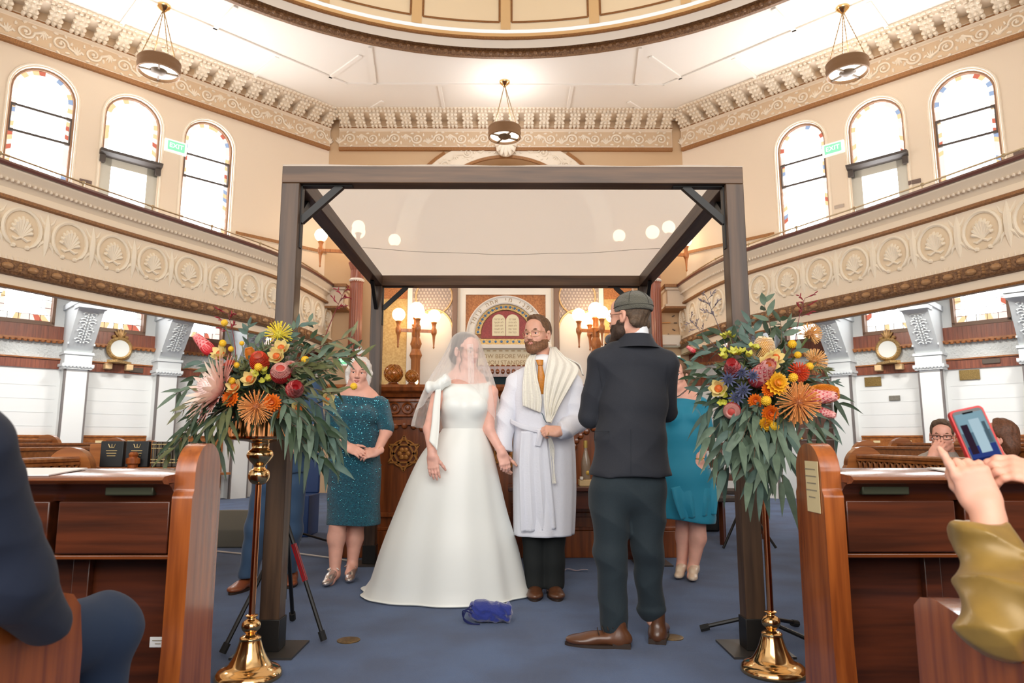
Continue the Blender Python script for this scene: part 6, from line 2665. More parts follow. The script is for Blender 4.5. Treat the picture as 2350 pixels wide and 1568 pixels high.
def strip(L, R, n=30, m=8, ripple=.0, nr=3, ph=0.0, push=(0, -1, 0), mt=None, name='cloth', par=None, thick=.004):
    """a length of cloth between two edges given as photograph points with depth"""
    Lp = catmull([P(*a) for a in L], 8)
    Rp = catmull([P(*a) for a in R], 8)
    mm = MB()
    pu = Vector(push)

    def f(u, v):
        i = min(len(Lp) - 1, u * (len(Lp) - 1))
        j = min(len(Rp) - 1, u * (len(Rp) - 1))
        a = Lp[int(i)].lerp(Lp[min(len(Lp) - 1, int(i) + 1)], i - int(i))
        b = Rp[int(j)].lerp(Rp[min(len(Rp) - 1, int(j) + 1)], j - int(j))
        bulge = math.sin(PI * v)
        return a.lerp(b, v) + pu * (ripple * math.sin(2 * PI * nr * v + ph + 1.5 * u) * (.3 + .7 * u) + .25 * ripple * bulge)
    mm.grid(f, n, m * max(2, nr))
    o = mm.build(name, mt, par)
    if thick:
        sd = o.modifiers.new('thickness', 'SOLIDIFY')
        sd.thickness = thick
    return o


def glasses(par, h, s, mt, w=.030, ht=.019, thin=.0012, top_only=False):
    q = lambda x, y, z: Vector(h(x * s, y * s, z * s))
    m = MB()
    for k in (-1, 1):
        pts = []
        for i in range(25):
            a = 2 * PI * i / 24
            ca, sa = math.cos(a), math.sin(a)
            x = abs(ca) ** .6 * (1 if ca > 0 else -1) * w * .88
            z = abs(sa) ** .6 * (1 if sa > 0 else -1) * ht
            pts.append(q(k * .034 + x, .103 - 1.6 * abs(k * .034 + x) ** 2 * 4, -.002 + z))
        m.tube(pts, thin * s, 6, cap=False)
        m.tube([q(k * .062, .088, .008), q(k * .078, .06, .010), q(k * .081, -.01, .006)], thin * s, 6)
    m.tube([q(-.008, .1035, .002), q(0, .106, .005), q(.008, .1035, .002)], thin * s, 6)
    return m.build('glasses', mt, par)


def px3(lst, y):
    return [np.array(P(a, b, c if len(r) == 0 else r[0])) for (a, b, *r), c in [(t, y) for t in lst]]


def PP(px, py, y):
    return np.array(P(px, py, y))
# ================================================================ the groom
WHITEC = mat('white_cotton_robe', (226, 228, 236), .7, sheen=.15, bump=.15, bscale=90)
SHIRT = mat('white_shirt', (236, 238, 242), .6)
SHAWL = mat('ivory_shawl', (238, 234, 222), .8, sheen=.2, bump=.35, bscale=130)
BLACKT = mat('black_green_trousers', (16, 21, 21), .85)
BROWNS = mat('brown_shoe_leather', (92, 56, 34), .35, var=.2, coat=.3)
SOLE = mat('dark_sole', (46, 32, 24), .7)
HAIRB = mat('brown_hair', (104, 74, 50), .6, var=.25, vscale=90)
BEARD = mat('brown_beard', (124, 84, 56), .7, var=.25, vscale=110)
SK1 = skin('groom', (222, 168, 144))
GOLDR = mat('gold_ring', (220, 180, 110), .2, 1.0)


def torso_loft(rows, cy, ry, n=48, fold=None):
    """rows: (py, left px, right px, ry, y-centre) silhouettes seen at the centre depth"""
    rings = []
    for i, (py, l, r, ryy, yc) in enumerate(rows):
        a, b = P(l, py, yc), P(r, py, yc)
        c = (a + b) / 2
        rx = (b - a).length / 2
        ring = []
        for k in range(n):
            t = 2 * PI * k / n
            f = fold(t, i / (len(rows) - 1)) if fold else 1.0
            ring.append(Vector((c.x + rx * math.cos(t) * f, c.y + ryy * math.sin(t) * f, c.z)))
        rings.append(ring)
    return rings


def smooth_rows(rows, n):
    out = []
    for i in range(len(rows) - 1):
        p0, p1, p2, p3 = (np.array(rows[max(0, min(len(rows) - 1, j))], float) for j in (i - 1, i, i + 1, i + 2))
        for k in range(n):
            t = k / n
            out.append(.5 * ((2 * p1) + (p2 - p0) * t + (2 * p0 - 5 * p1 + 4 * p2 - p3) * t * t + (3 * p1 - p0 - 3 * p2 + p3) * t ** 3))
    out.append(np.array(rows[-1], float))
    return out


g = thing('person', 'bearded man in white robe and prayer shawl holding the hand of the veiled woman', 'person', (.23, 4.5, 0))
GY = 4.52
h = Fr(PP(1234, 770, GY), (-.54, -.84, .0), (0, 0, 1))
S_ = 1.04
nb = NB()
nk = PP(1247, 850, GY + .05)
its = head_items(h, S_, jaw=1.06) + neck_items(h, S_, nk, .057)
its += [rc(nk - np.array([0, 0, .09]), PP(1205, 900, GY), .04, .04, .03), rc(nk - np.array([0, 0, .09]), PP(1298, 900, GY + .02), .04, .04, .03), ec(nk, PP(1246, 1000, GY + .03), (.10, .07), (.13, .10), (1, 0, 0), .06)]
nb.sdf(its, .0045)
head_extra(nb, h, S_, (-.15, .02))
# his right hand closes on hers; his left hand grips the shawl at the waist
RW = PP(1152, 1040, 4.45)
nb.sdf([rc(PP(1153, 985, 4.47), RW, .034, .028, .02)] + hand_items(RW, np.array([.10, -.12, -1.0]), np.array([-.75, -.65, 0.0]), -1, 1.0, (.45, .5, .55, .6), .25), .0032)
LW = PP(1283, 990, 4.27)
nb.sdf([rc(PP(1320, 985, 4.42), LW, .036, .028, .02)] + hand_items(LW, np.array([-1.0, -.15, .05]), np.array([.05, -.8, .55]), 1, 1.0, (1.15, 1.2, 1.2, 1.2), .55, tout=.35), .0032)
# shins hidden in the trousers, rooted in the shoes
for a, b in ((1226, 1228), (1270, 1270)):
    nb.sdf([rc(PP(a, 1120, GY + .02), PP(b, 1345, GY), .07, .05, .03)], .012)
nb.build('body', [SK1, LIP('groom', (196, 128, 112)), EYEW, IRIS, HAIRB], g)
# hair: short, brushed up
q = lambda x, y, z: h(x * S_, y * S_, z * S_)
nb = NB()
nb.sdf([el(q(0, -.018, .042), np.array((.079, .098, .090)) * S_, h, .02), el(q(0, .030, .108), np.array((.052, .048, .024)) * S_, h, .03),
        half(q(0, .062, .086), h.y * .9 - h.z * .45, .01), half(q(0, .02, .012), h.y * .8 - h.z * .75, .01), half(q(0, -.05, -.055), -h.z, .01)], .004, 0, strands(.0022, 260))
nb.build('hair', HAIRB, g)
nb = NB()
nb.sdf(beard_items(h, S_, 1.06, .005) , .003, 0, strands(.0012, 300, 1))
nb.build('beard', BEARD, g)
glasses(g, h, S_, mat('gold_wire', (214, 180, 130), .25, .8))
# shirt front, collar and tie
nb = NB()
nb.sdf([ec(PP(1246, 842, GY - .02), PP(1246, 960, GY - .03), (.10, .085), (.13, .11), (1, 0, 0), .03)], .007)
nb.build('shirt', SHIRT, g)
m = MB()
ns = Vector(nk)
for a0, a1 in ((-2.9, -1.75), (-1.39, -.2)):
    rows = []
    for i in range(9):
        a = a0 + (a1 - a0) * i / 8
        tip = .035 * (abs(a + 1.57) < .45)
        c = ns + Vector((0, -.035, .018))
        rows.append([c + Vector((math.cos(a) * .066, math.sin(a) * .066, .03)), c + Vector((math.cos(a) * .08, math.sin(a) * .085, -.012 - tip))])
    m.loft(rows, False, False)
co = m.build('shirt_collar', SHIRT, g)
co.modifiers.new('thickness', 'SOLIDIFY').thickness = .004
TIE = mat('amber_silk_tie', (196, 124, 36), .4, var=.15, vscale=120)
m = MB()
tk = [P(1238, 826, 4.385), P(1240, 838, 4.375), P(1242, 862, 4.37), P(1243, 885, 4.375), P(1240, 905, 4.39)]
m.loft([[t + Vector((w * math.cos(2 * PI * k / 12), d * math.sin(2 * PI * k / 12), 0)) for k in range(12)] for t, w, d in ((tk[0], .026, .016), (tk[1], .018, .014), (tk[1] + Vector((0, 0, -.004)), .014, .008), (tk[2], .022, .008), (tk[3], .028, .008), (tk[4], .03, .008))])
m.build('necktie', TIE, g)
# robe: body, sleeves, overlapping front panel, sash
FR = lambda t, v: 1 + .035 * v * math.sin(7 * t + .6) + .022 * v * math.sin(13 * t + 2) + .012 * math.sin(5 * t + 3 * v)
rows = [(838, 1222, 1272, .06, 4.55), (848, 1195, 1300, .09, 4.55), (862, 1176, 1322, .12, 4.55), (900, 1172, 1322, .145, 4.54), (950, 1176, 1316, .15, 4.53), (985, 1179, 1311, .15, 4.53), (1040, 1178, 1316, .16, 4.53), (1120, 1179, 1318, .165, 4.53), (1190, 1180, 1316, .17, 4.53), (1226, 1180, 1314, .175, 4.53)]
sm = smooth_rows(rows, 5)
m = MB()
m.loft(torso_loft(sm, 0, 0, 64, FR), False)
rb_ = m.build('robe', WHITEC, g)
rb_.modifiers.new('thickness', 'SOLIDIFY').thickness = .006
nb = NB()
sl = [rc(PP(1186, 878, 4.53), PP(1160, 960, 4.50), .075, .066, .03), rc(PP(1160, 960, 4.50), PP(1154, 1034, 4.46), .066, .058, .03), half(PP(1154, 1036, 4.46), (0, -.1, -1))]
nb.sdf(sl, .006, 0, crease(.006, 22, .3))
nb.build('sleeve', WHITEC, g)
nb = NB()
sl = [rc(PP(1310, 880, 4.53), PP(1320, 965, 4.48), .08, .075, .03), rc(PP(1322, 972, 4.46), PP(1288, 988, 4.30), .072, .060, .03), half(PP(1284, 989, 4.28), (-1, -.35, 0))]
nb.sdf(sl, .006, 0, crease(.008, 24, 2))
nb.build('sleeve', WHITEC, g)
strip([(1196, 990, 4.355), (1192, 1060, 4.35), (1194, 1150, 4.35), (1197, 1222, 4.36)], [(1252, 988, 4.355), (1260, 1060, 4.345), (1268, 1140, 4.345), (1276, 1214, 4.36)], 24, 5, .012, 3, 1.0, mt=WHITEC, name='front_panel', par=g)
strip([(1172, 962, 4.42), (1195, 972, 4.365), (1225, 980, 4.345), (1250, 986, 4.345)], [(1172, 972, 4.42), (1195, 984, 4.365), (1225, 992, 4.345), (1250, 998, 4.345)], 20, 2, .002, 2, mt=WHITEC, name='sash', par=g)
strip([(1234, 985, 4.34), (1232, 1005, 4.33), (1228, 1024, 4.335)], [(1249, 985, 4.34), (1246, 1005, 4.33), (1240, 1026, 4.335)], 10, 2, .002, 1, mt=WHITEC, name='sash_tail', par=g)
# prayer shawl over both shoulders
strip([(1233, 806, 4.62), (1221, 812, 4.50), (1207, 830, 4.42), (1201, 870, 4.375), (1200, 910, 4.36), (1202, 932, 4.36)], [(1238, 800, 4.60), (1228, 815, 4.47), (1226, 832, 4.40), (1232, 870, 4.365), (1242, 915, 4.35), (1240, 948, 4.35)], 34, 6, .013, 3, .5, mt=SHAWL, name='shawl', par=g, thick=.008)
strip([(1262, 796, 4.62), (1262, 806, 4.50), (1258, 830, 4.40), (1252, 870, 4.36), (1250, 920, 4.345), (1256, 968, 4.30)], [(1275, 796, 4.64), (1300, 822, 4.56), (1328, 845, 4.50), (1314, 880, 4.40), (1288, 925, 4.36), (1264, 970, 4.29)], 34, 7, .014, 4, 1.5, mt=SHAWL, name='shawl', par=g, thick=.008)
strip([(1300, 822, 4.58), (1330, 836, 4.60), (1338, 860, 4.60)], [(1290, 815, 4.66), (1322, 832, 4.68), (1340, 862, 4.66)], 10, 3, .008, 2, mt=SHAWL, name='shawl', par=g, thick=.008)
m = MB()
for k in range(6):
    x = 1255 + k * 3.2
    pts = [P(1258 + k * 1.2, 1004, 4.28), P(1262 + k * 2, 1030, 4.32), P(1266 + k * 1.5 + 3 * math.sin(k), 1070, 4.325), P(1268 + k * 1.6, 1110, 4.33)]
    m.tube(catmull(pts, 5), .0022, 5)
m.build('shawl_fringe', SHAWL, g)
m = MB()
m.tube(catmull([P(1243, 948, 4.335), P(1247, 955, 4.33), P(1249, 962, 4.32), P(1254, 970, 4.30)], 5), .003, 5)
m.build('blue_thread', mat('blue_grey_thread', (70, 92, 104), .7), g)
rg = MB()
rc_ = Vector(PP(1258, 996, 4.225))
rg.tube([rc_ + Vector((.003 * math.sin(a), .010 * math.cos(a), .010 * math.sin(a))) for a in [2 * PI * k / 14 for k in range(15)]], .0016, 5, cap=False)
rg.build('ring', GOLDR, g)
# trousers and shoes
nb = NB()
nb.sdf([rc(PP(1224, 1100, 4.54), PP(1228, 1340, 4.52), .088, .070, .02), rc(PP(1272, 1100, 4.54), PP(1269, 1340, 4.52), .088, .070, .02), half((0, 0, .045), (0, 0, -1))], .007, 0, wrinkle(.005, 14, 14, 22))
nb.build('trousers', BLACKT, g)
for a, x in ((1230, 0), (1270, 1)):
    c = PP(a, 1345, GY)
    shoe('shoe', g, (c[0], 4.60, 0), (-.06 if x == 0 else .06, -1, 0), BROWNS, .27, .052, sole=SOLE)

# ================================================================ the bride
SATIN = mat('ivory_satin', (234, 237, 232), .4, sheen=.2)
VEIL = sheer('white_tulle_veil', (255, 255, 252), .31)
SK2 = skin('bride', (232, 178, 160))
HAIRD = mat('dark_brown_hair', (56, 42, 36), .5, var=.25, vscale=90)
b = thing('person', 'veiled woman in long ivory satin gown standing under the canopy', 'person', (-.35, 4.48, 0))
BYD = 4.44
h = Fr(PP(1069, 807, BYD), (.72, -.70, -.16), (-.04, .0, 1))
S_ = .95
q = lambda x, y, z: h(x * S_, y * S_, z * S_)
nb = NB()
nk = PP(1068, 872, BYD + .03)
its = head_items(h, S_, fem=True, jaw=.92) + neck_items(h, S_, nk, .047)
its += [rc(nk - np.array([0, 0, .02]), PP(1016, 900, BYD), .032, .040, .04), rc(nk - np.array([0, 0, .02]), PP(1124, 898, BYD), .032, .040, .04), ec(nk, PP(1067, 975, BYD + .01), (.13, .08), (.115, .085), (1, 0, 0), .06)]
RS, RE, RWr = PP(1006, 902, 4.40), PP(985, 985, 4.31), PP(992, 1046, 4.20)
LS, LE, LWr = PP(1128, 902, 4.42), PP(1121, 985, 4.42), PP(1152, 1040, 4.38)
its += [rc(RS, RE, .043, .036, .03), rc(RE, RWr, .036, .024, .02), rc(LS, LE, .043, .036, .03), rc(LE, LWr, .034, .025, .02)]
nb.sdf(its, .0045)
head_extra(nb, h, S_, (.05, -.1))
nb.sdf([rc(RWr + np.array([0, .01, .03]), RWr, .025, .024, .01)] + hand_items(RWr, np.array([.12, -.10, -1.0]), np.array([-.25, -.95, .05]), -1, .93, (.14, .18, .2, .22), .12, .04, .45), .003)
nb.sdf([rc(LE, LWr, .027, .024, .01)] + hand_items(LWr, np.array([.28, -.1, -1.0]), np.array([.3, -.9, .1]), -1, .9, (.5, .55, .6, .6), .2), .0034)
nb.sdf([rc(PP(1050, 1000, 4.48), PP(1050, 1340, 4.5), .10, .06, .03)], .014)
nb.build('body', [SK2, LIP('bride', (190, 104, 104)), EYEW, IRIS, HAIRD], b)
nb = NB()
nb.sdf([el(q(0, -.02, .040), np.array((.081, .100, .091)) * S_, h, .02), el(q(0, -.085, -.035), np.array((.062, .05, .062)) * S_, h, .04),
        half(q(0, .055, .085), h.y * .9 - h.z * .5, .012), half(q(0, .012, -.005), h.y * .95 - h.z * .3, .012)], .004, 0, strands(.0025, 200, 2))
nb.build('hair', HAIRD, b)
m = MB()
for sd_, yy in ((-1, .05), (1, .045)):
    for k in range(2):
        pts = [q(sd_ * .070, yy - .02 * k, .03), q(sd_ * .078, yy - .01, -.02), q(sd_ * .070, yy, -.06), q(sd_ * .080, yy - .008, -.10), q(sd_ * .072, yy, -.14)]
        m.tube(catmull([Vector(p) for p in pts], 6), [.005 - .003 * i / 25 for i in range(25)], 6)
m.build('hair_curl', mat('brown_curl', (112, 78, 56), .5), b)
glasses(b, h, S_, mat('gold_wire', (214, 180, 130), .25, .8))
# gown: bodice and skirt
gn = NB()
gn.sdf([ec(PP(1068, 905, BYD + .01), PP(1066, 940, BYD), (.152, .095), (.158, .115), (1, 0, 0), .03), ec(PP(1066, 940, BYD), PP(1063, 992, BYD), (.155, .115), (.130, .095), (1, 0, 0), .04),
        el(PP(1040, 930, BYD - .085), (.062, .05, .06), None, .05), el(PP(1095, 930, BYD - .085), (.062, .05, .06), None, .05),
        rc(PP(1024, 882, BYD + .01), PP(1034, 905, BYD - .03), .045, .06, .03), rc(PP(1114, 882, BYD + .01), PP(1104, 905, BYD - .03), .045, .06, .03),
        half(PP(1070, 880, BYD - .05), (0, -.25, 1)), half(PP(1063, 995, BYD), (0, 0, -1))], .005, 0, wrinkle(.002, 10, 10, 20))
gown = gn.build('gown', SATIN, b)
rows = [(984, 1015, 1111, .10, 4.44), (1000, 1003, 1117, .125, 4.45), (1040, 968, 1131, .17, 4.46), (1100, 937, 1144, .22, 4.48), (1180, 904, 1162, .27, 4.50), (1250, 877, 1182, .31, 4.51), (1320, 858, 1197, .335, 4.52), (1366, 845, 1207, .35, 4.53)]
sm = smooth_rows(rows, 7)


def gfold(t, v):
    f = 1 + v * (.042 * math.sin(5 * t + 1.1 + .8 * v) + .018 * math.sin(9 * t + 2.6) + .010 * math.sin(14 * t))
    f += .02 * math.exp(-((v - .12) / .1) ** 2) * math.sin(6 * t + 4)
    back = max(0, math.cos(t - 2.62))
    rear = max(0, math.sin(t - .25))
    return f + max(0, v - .70) / .30 * (.16 * back ** 5 + .16 * rear ** 3) + .03 * max(0, v - .9) / .1


m = MB()
rings = torso_loft(sm, 0, 0, 120, gfold)
last = rings[-1]
for p in last:
    p.z = .006
rings.append([Vector((p.x + (p.x + .39) * .012, p.y + (p.y - 4.53) * .012, .012)) for p in last])
rings.append([Vector((p.x - (p.x + .39) * .05, p.y - (p.y - 4.53) * .05, .004)) for p in last])
m.loft(rings, False)
m.build('skirt', SATIN, gown)
# satin bow with long tails on her shoulder
bw_ = NB()
bw_.sdf([el(PP(1006, 884, 4.34), (.03, .03, .028), None, .02), ec(PP(1004, 886, 4.335), PP(1027, 873, 4.345), (.022, .02), (.042, .024), (0, 0, 1), .03), ec(PP(1004, 886, 4.335), PP(985, 888, 4.36), (.02, .02), (.04, .024), (0, 0, 1), .03)], .004, 0, wrinkle(.006, 60, 40, 30))
bow = bw_.build('bow', SATIN, b)
strip([(1000, 890, 4.33), (994, 930, 4.28), (990, 975, 4.23), (985, 1012, 4.18)], [(1012, 886, 4.32), (1010, 930, 4.27), (1008, 980, 4.21), (1003, 1034, 4.15)], 16, 3, .004, 1, mt=SATIN, name='bow_tail', par=b, thick=.003)
# veil
vr = [(762, 1065, 1067, .004, 4.43), (765, 1050, 1085, .05, 4.43), (775, 1038, 1098, .085, 4.43), (800, 1026, 1107, .112, 4.43), (830, 1010, 1116, .125, 4.44), (870, 985, 1130, .15, 4.45), (920, 963, 1141, .17, 4.46), (975, 946, 1145, .185, 4.48), (1045, 944, 1142, .19, 4.50)]
vs_ = smooth_rows(vr, 6)


def vring(v, t):
    i = v * (len(vs_) - 1)
    j = int(min(len(vs_) - 2, i))
    r = vs_[j] * (1 - (i - j)) + vs_[j + 1] * (i - j)
    py, l, rr, ry, yc = r
    a, c_ = P(l, py, yc), P(rr, py, yc)
    c = (a + c_) / 2
    rx = (c_ - a).length / 2
    f = 1 + v * (.05 * math.sin(11 * t + 1) + .03 * math.sin(23 * t + 2 * v))
    return Vector((c.x + rx * f * math.cos(t), c.y + ry * f * math.sin(t), c.z))


def veil(u, v):
    t = 2 * PI * u
    front = max(0, -math.sin(t + .05)) ** 1.5
    vm = .90 - .26 * front + .07 * max(0, math.cos(t)) ** 4 - .02 * max(0, -math.cos(t)) ** 4
    return vring(v * vm, t)


m = MB()
m.grid(veil, 120, 44)
m.build('veil', VEIL, b)
strip([(1072, 790, 4.292), (1073, 820, 4.292), (1074, 850, 4.285), (1075, 880, 4.28)], [(1086, 790, 4.292), (1087, 820, 4.292), (1088, 850, 4.285), (1088, 880, 4.28)], 14, 3, .006, 2, mt=VEIL, name='veil_fold', par=b, thick=0)

# ================================================================ the officiant
o_ = thing('person', 'man seen from behind in dark grey suit and flat knitted skullcap', 'person', (.6, 3.45, 0))
NAVYG = mat('charcoal_suit_wool', (36, 39, 47), .85, sheen=.06, bump=.12, bscale=800, var=.08, vscale=200)
TEALT = mat('dark_teal_trousers', (28, 41, 48), .85, sheen=.06, bump=.12, bscale=800, var=.08, vscale=160)
SK3 = skin('officiant', (218, 162, 138))
OY = 3.45
h = Fr(PP(1444, 729, OY), (-.72, .69, -.02), (.06, -.04, 1))
S_ = 1.03
q = lambda x, y, z: h(x * S_, y * S_, z * S_)
nb = NB()
nk = PP(1458, 780, OY + .0)
nb.sdf(head_items(h, S_, jaw=1.03) + neck_items(h, S_, nk, .056) + [rc(nk - np.array([0, 0, .03]), PP(1400, 850, OY), .035, .035, .02), rc(nk - np.array([0, 0, .03]), PP(1515, 855, OY), .035, .035, .02), rc(nk, PP(1450, 1000, OY), .05, .08, .02)], .0045)
head_extra(nb, h, S_)
MH = PP(1398, 806, 3.78)
nb.sdf([rc(PP(1372, 880, 3.70), MH, .035, .028, .02)] + hand_items(MH, np.array([.1, .1, 1.0]), np.array([-.8, .6, 0.0]), -1, .98, (1.0, 1.05, 1.1, 1.1), .5), .0036)
RH = PP(1470, 945, 3.76)
nb.sdf([rc(PP(1528, 955, 3.62), RH, .035, .028, .02)] + hand_items(RH, np.array([-1, .2, 0]), np.array([0, .5, 1]), -1, .98, (.6, .6, .6, .6), .3), .0036)
for x0, x1 in ((1390, 1398), (1500, 1497)):
    nb.sdf([rc(PP(x0, 1120, OY), PP(x1, 1425, OY + (.0 if x0 < 1450 else .05)), .045, .03, .03)], .012)
nb.build('body', [SK3, LIP('officiant', (176, 108, 98)), EYEW, IRIS, HAIRB], o_)
HAIRO = mat('dark_ash_hair', (84, 66, 50), .7, var=.3, vscale=120)
nb = NB()
nb.sdf([el(q(0, -.017, .036), np.array((.077, .097, .087)) * S_, h, .02), rc(q(-.05, -.06, -.04), q(.05, -.06, -.04), .028, .028, .03), half(q(0, .03, .075), h.y * .85 - h.z * .55, .01), half(q(0, .008, .0), h.y, .01), half(q(0, -.06, -.072), -h.z, .01)], .004, 0, strands(.0018, 260))
nb.build('hair', HAIRO, o_)
nb = NB()
bd = []
for m_ in (-1, 1):
    bd += [rc(q(m_ * .067, .010, -.03), q(m_ * .056, .022, -.08), .012, .022, .02), rc(q(m_ * .056, .022, -.08), q(m_ * .016, .078, -.125), .024, .026, .03)]
bd += [el(q(0, .074, -.122), np.array((.032, .028, .038)), h, .03), rc(q(0, .1, -.048), q(.03, .08, -.06), .008, .009, .01), rc(q(0, .1, -.048), q(-.03, .08, -.06), .008, .009, .01)]
nb.sdf(beard_items(h, S_, 1.03, .006) + bd, .004, 0, strands(.0018, 240, 3))
nb.build('beard', mat('dark_beard', (62, 44, 32), .75, var=.3, vscale=110), o_)
# skullcap: six panels and a band
KIP = mat('grey_olive_skullcap', (96, 94, 82), .85, bump=.6, bscale=180, sheen=.2)
kf = Fr(q(0, -.026, .048), h.y, _n(h.z * .88 - h.y * .48))
nb = NB()
nb.sdf([el(kf.o, np.array((.0865, .103, .082)) * S_, kf, .02), half(kf(0, 0, -.026), -kf.z, .004)], .004, 0, lambda X, Y, Z: .0012 * np.sin(140 * Z + 30 * X))
kp = nb.build('skullcap', KIP, o_)
m = MB()
for k in range(3):
    a0 = PI * k / 3 + .3
    m.tube([kf(.0875 * S_ * math.cos(a0) * math.cos(e), .1045 * S_ * math.sin(a0) * math.cos(e), .0835 * S_ * math.sin(e)) for e in [.05 + (PI - .1) * i / 20 for i in range(21)]], .0016, 5)
m.tube([kf(.0875 * S_ * math.cos(2 * PI * k / 40), .1045 * S_ * math.sin(2 * PI * k / 40), -.002) for k in range(41)], .0016, 5)
m.build('seam', mat('skullcap_seam', (70, 68, 60), .9), kp)
glasses(o_, h, S_, mat('dark_wire', (60, 52, 46), .3, .6))
# collar, jacket, trousers
m = MB()
rings = []
for z, r_ in ((-.02, .070), (.028, .066), (.032, .062), (-.02, .062)):
    rings.append([Vector(nk) + Vector((r_ * math.cos(2 * PI * k / 28) - .004 * 0, r_ * 1.02 * math.sin(2 * PI * k / 28), z + .034 + .018 * math.cos(2 * PI * k / 28) * 0)) for k in range(28)])
m.loft(rings, False)
m.build('shirt_collar', SHIRT, o_)
nb = NB()
JY = OY
SHL, SHR = PP(1382, 828, JY + .0), PP(1526, 836, JY)
ELL, ELR = PP(1352, 956, JY + .06), PP(1528, 945, JY + .10)
jk = [rc(PP(1446, 806, JY + .012), SHL, .064, .070, .05), rc(PP(1470, 806, JY + .012), SHR, .064, .070, .05), rc(PP(1432, 812, JY - .01), PP(1485, 814, JY - .01), .060, .060, .05),
      ec(PP(1456, 845, JY + .01), PP(1452, 930, JY + .005), (.180, .105), (.166, .115), (1, 0, 0), .06), ec(PP(1452, 930, JY + .005), PP(1448, 1000, JY), (.164, .115), (.164, .115), (1, 0, 0), .05),
      ec(PP(1448, 1000, JY), PP(1447, 1085, JY), (.170, .125), (.203, .15), (1, 0, 0), .05), half(PP(1447, 1098, JY - .15), (0, .08, -1)),
      rc(SHL, ELL, .072, .060, .010), rc(ELL, PP(1385, 900, JY + .26), .058, .05, .015),
      rc(SHR, ELR, .072, .058, .012), rc(ELR, PP(1480, 948, JY + .29), .056, .048, .015)]
nb.sdf(jk, .006, 0, crease(.007, 17, 1))
jo = nb.build('suit_jacket', NAVYG, o_)
m = MB()    # turned collar
rings = []
for z, r_ in ((-.060, .118), (-.020, .092), (.012, .079), (.012, .073), (-.03, .078)):
    rings.append([Vector(nk) + Vector((r_ * 1.05 * math.cos(t), r_ * math.sin(t), z + .012)) for t in [PI * 1.02 + PI * .96 * k / 24 for k in range(25)]])
m.loft(rings, False, False)
m.build('jacket_collar', NAVYG, jo)


def onback(px, py, y0=None):
    """lies a little proud of the back of the jacket at px, py (found by casting a ray)"""
    r = ray(px, py)
    dg = bpy.context.evaluated_depsgraph_get()
    inv = jo.matrix_world.inverted()
    hit, loc, nrm_, _ = jo.ray_cast(inv @ Vector((0, 0, EYE)), (inv.to_3x3() @ r).normalized())
    return loc - r.normalized() * .002 if hit else P(px, py, JY - .14)


bpy.context.view_layer.update()
SEAM = mat('jacket_seam', (40, 44, 52), .8)
m = MB()
m.tube([onback(1448, y) for y in range(985, 1096, 8)], .0014, 5)
for a in ((1365, 990), (1398, 990), (1398, 1012), (1364, 1011)),:
    m.tube([onback(x, y) for x, y in a] + [onback(*a[0])], .0014, 5)
m.tube([onback(1372 + k, 830 + 6 * k) for k in range(12)], .0014, 5)
m.tube([onback(1532 - .4 * k, 835 + 6 * k) for k in range(12)], .0014, 5)
m.build('seam', SEAM, jo)
nb = NB()
HIP = PP(1440, 1090, JY + .005)
tr_ = [ec(PP(1443, 1075, JY), PP(1441, 1130, JY), (.165, .115), (.186, .13), (1, 0, 0), .05),
       ec(PP(1400, 1130, JY), PP(1402, 1270, JY - .02), (.105, .125), (.080, .088), (1, 0, 0), .03), ec(PP(1402, 1270, JY - .02), PP(1410, 1440, JY + .0), (.078, .086), (.068, .074), (1, 0, 0), .03),
       ec(PP(1482, 1130, JY), PP(1486, 1260, JY + .0), (.105, .125), (.078, .09), (1, 0, 0), .03), ec(PP(1486, 1260, JY + .0), PP(1493, 1395, JY + .06), (.076, .084), (.064, .07), (1, 0, 0), .03),
       el(PP(1495, 1398, JY + .06), (.072, .075, .03), None, .02), half((0, 0, .06), (0, 0, -1))]
nb.sdf(tr_, .0065, 0, crease(.008, 15, .5))
nb.build('trousers', TEALT, o_)
hl = P(1447, 1486, 3.40)
shoe('shoe', o_, (.585, 3.405, 0), (-1, .14, 0), BROWNS, .315, .052, sole=SOLE, top=.12)
shoe('shoe', o_, (.715, 3.44, 0), (.28, 1, 0), BROWNS, .30, .052, sole=SOLE, top=.13)
# laces and toe-cap seam of the left shoe
m = MB()
for k in range(4):
    m.tube([Vector((.43 + .022 * k, 3.375, .062 + .010 * k)), Vector((.425 + .022 * k, 3.40, .082 + .011 * k)), Vector((.43 + .022 * k, 3.44, .080 + .011 * k))], .0025, 5)
m.build('shoe_laces', SOLE, o_)
# microphone held at his mouth
r = thing('microphone', 'grey ball-headed microphone held up to the officiant mouth', 'microphone', tuple(MH))
m = MB()
c = Vector(P(1400, 780, 3.70))
d = Vector((-.35, .25, -.9)).normalized()
m.tube([c + d * .03, c + d * .06, c + d * .20], [.02, .014, .011], 12)
m.build('handle', BLACKM, r)
m = MB()
m.ball(c, .029, 14)
m.build('grille', mat('mic_mesh', (126, 130, 134), .4, .6, bump=.8, bscale=400), r)

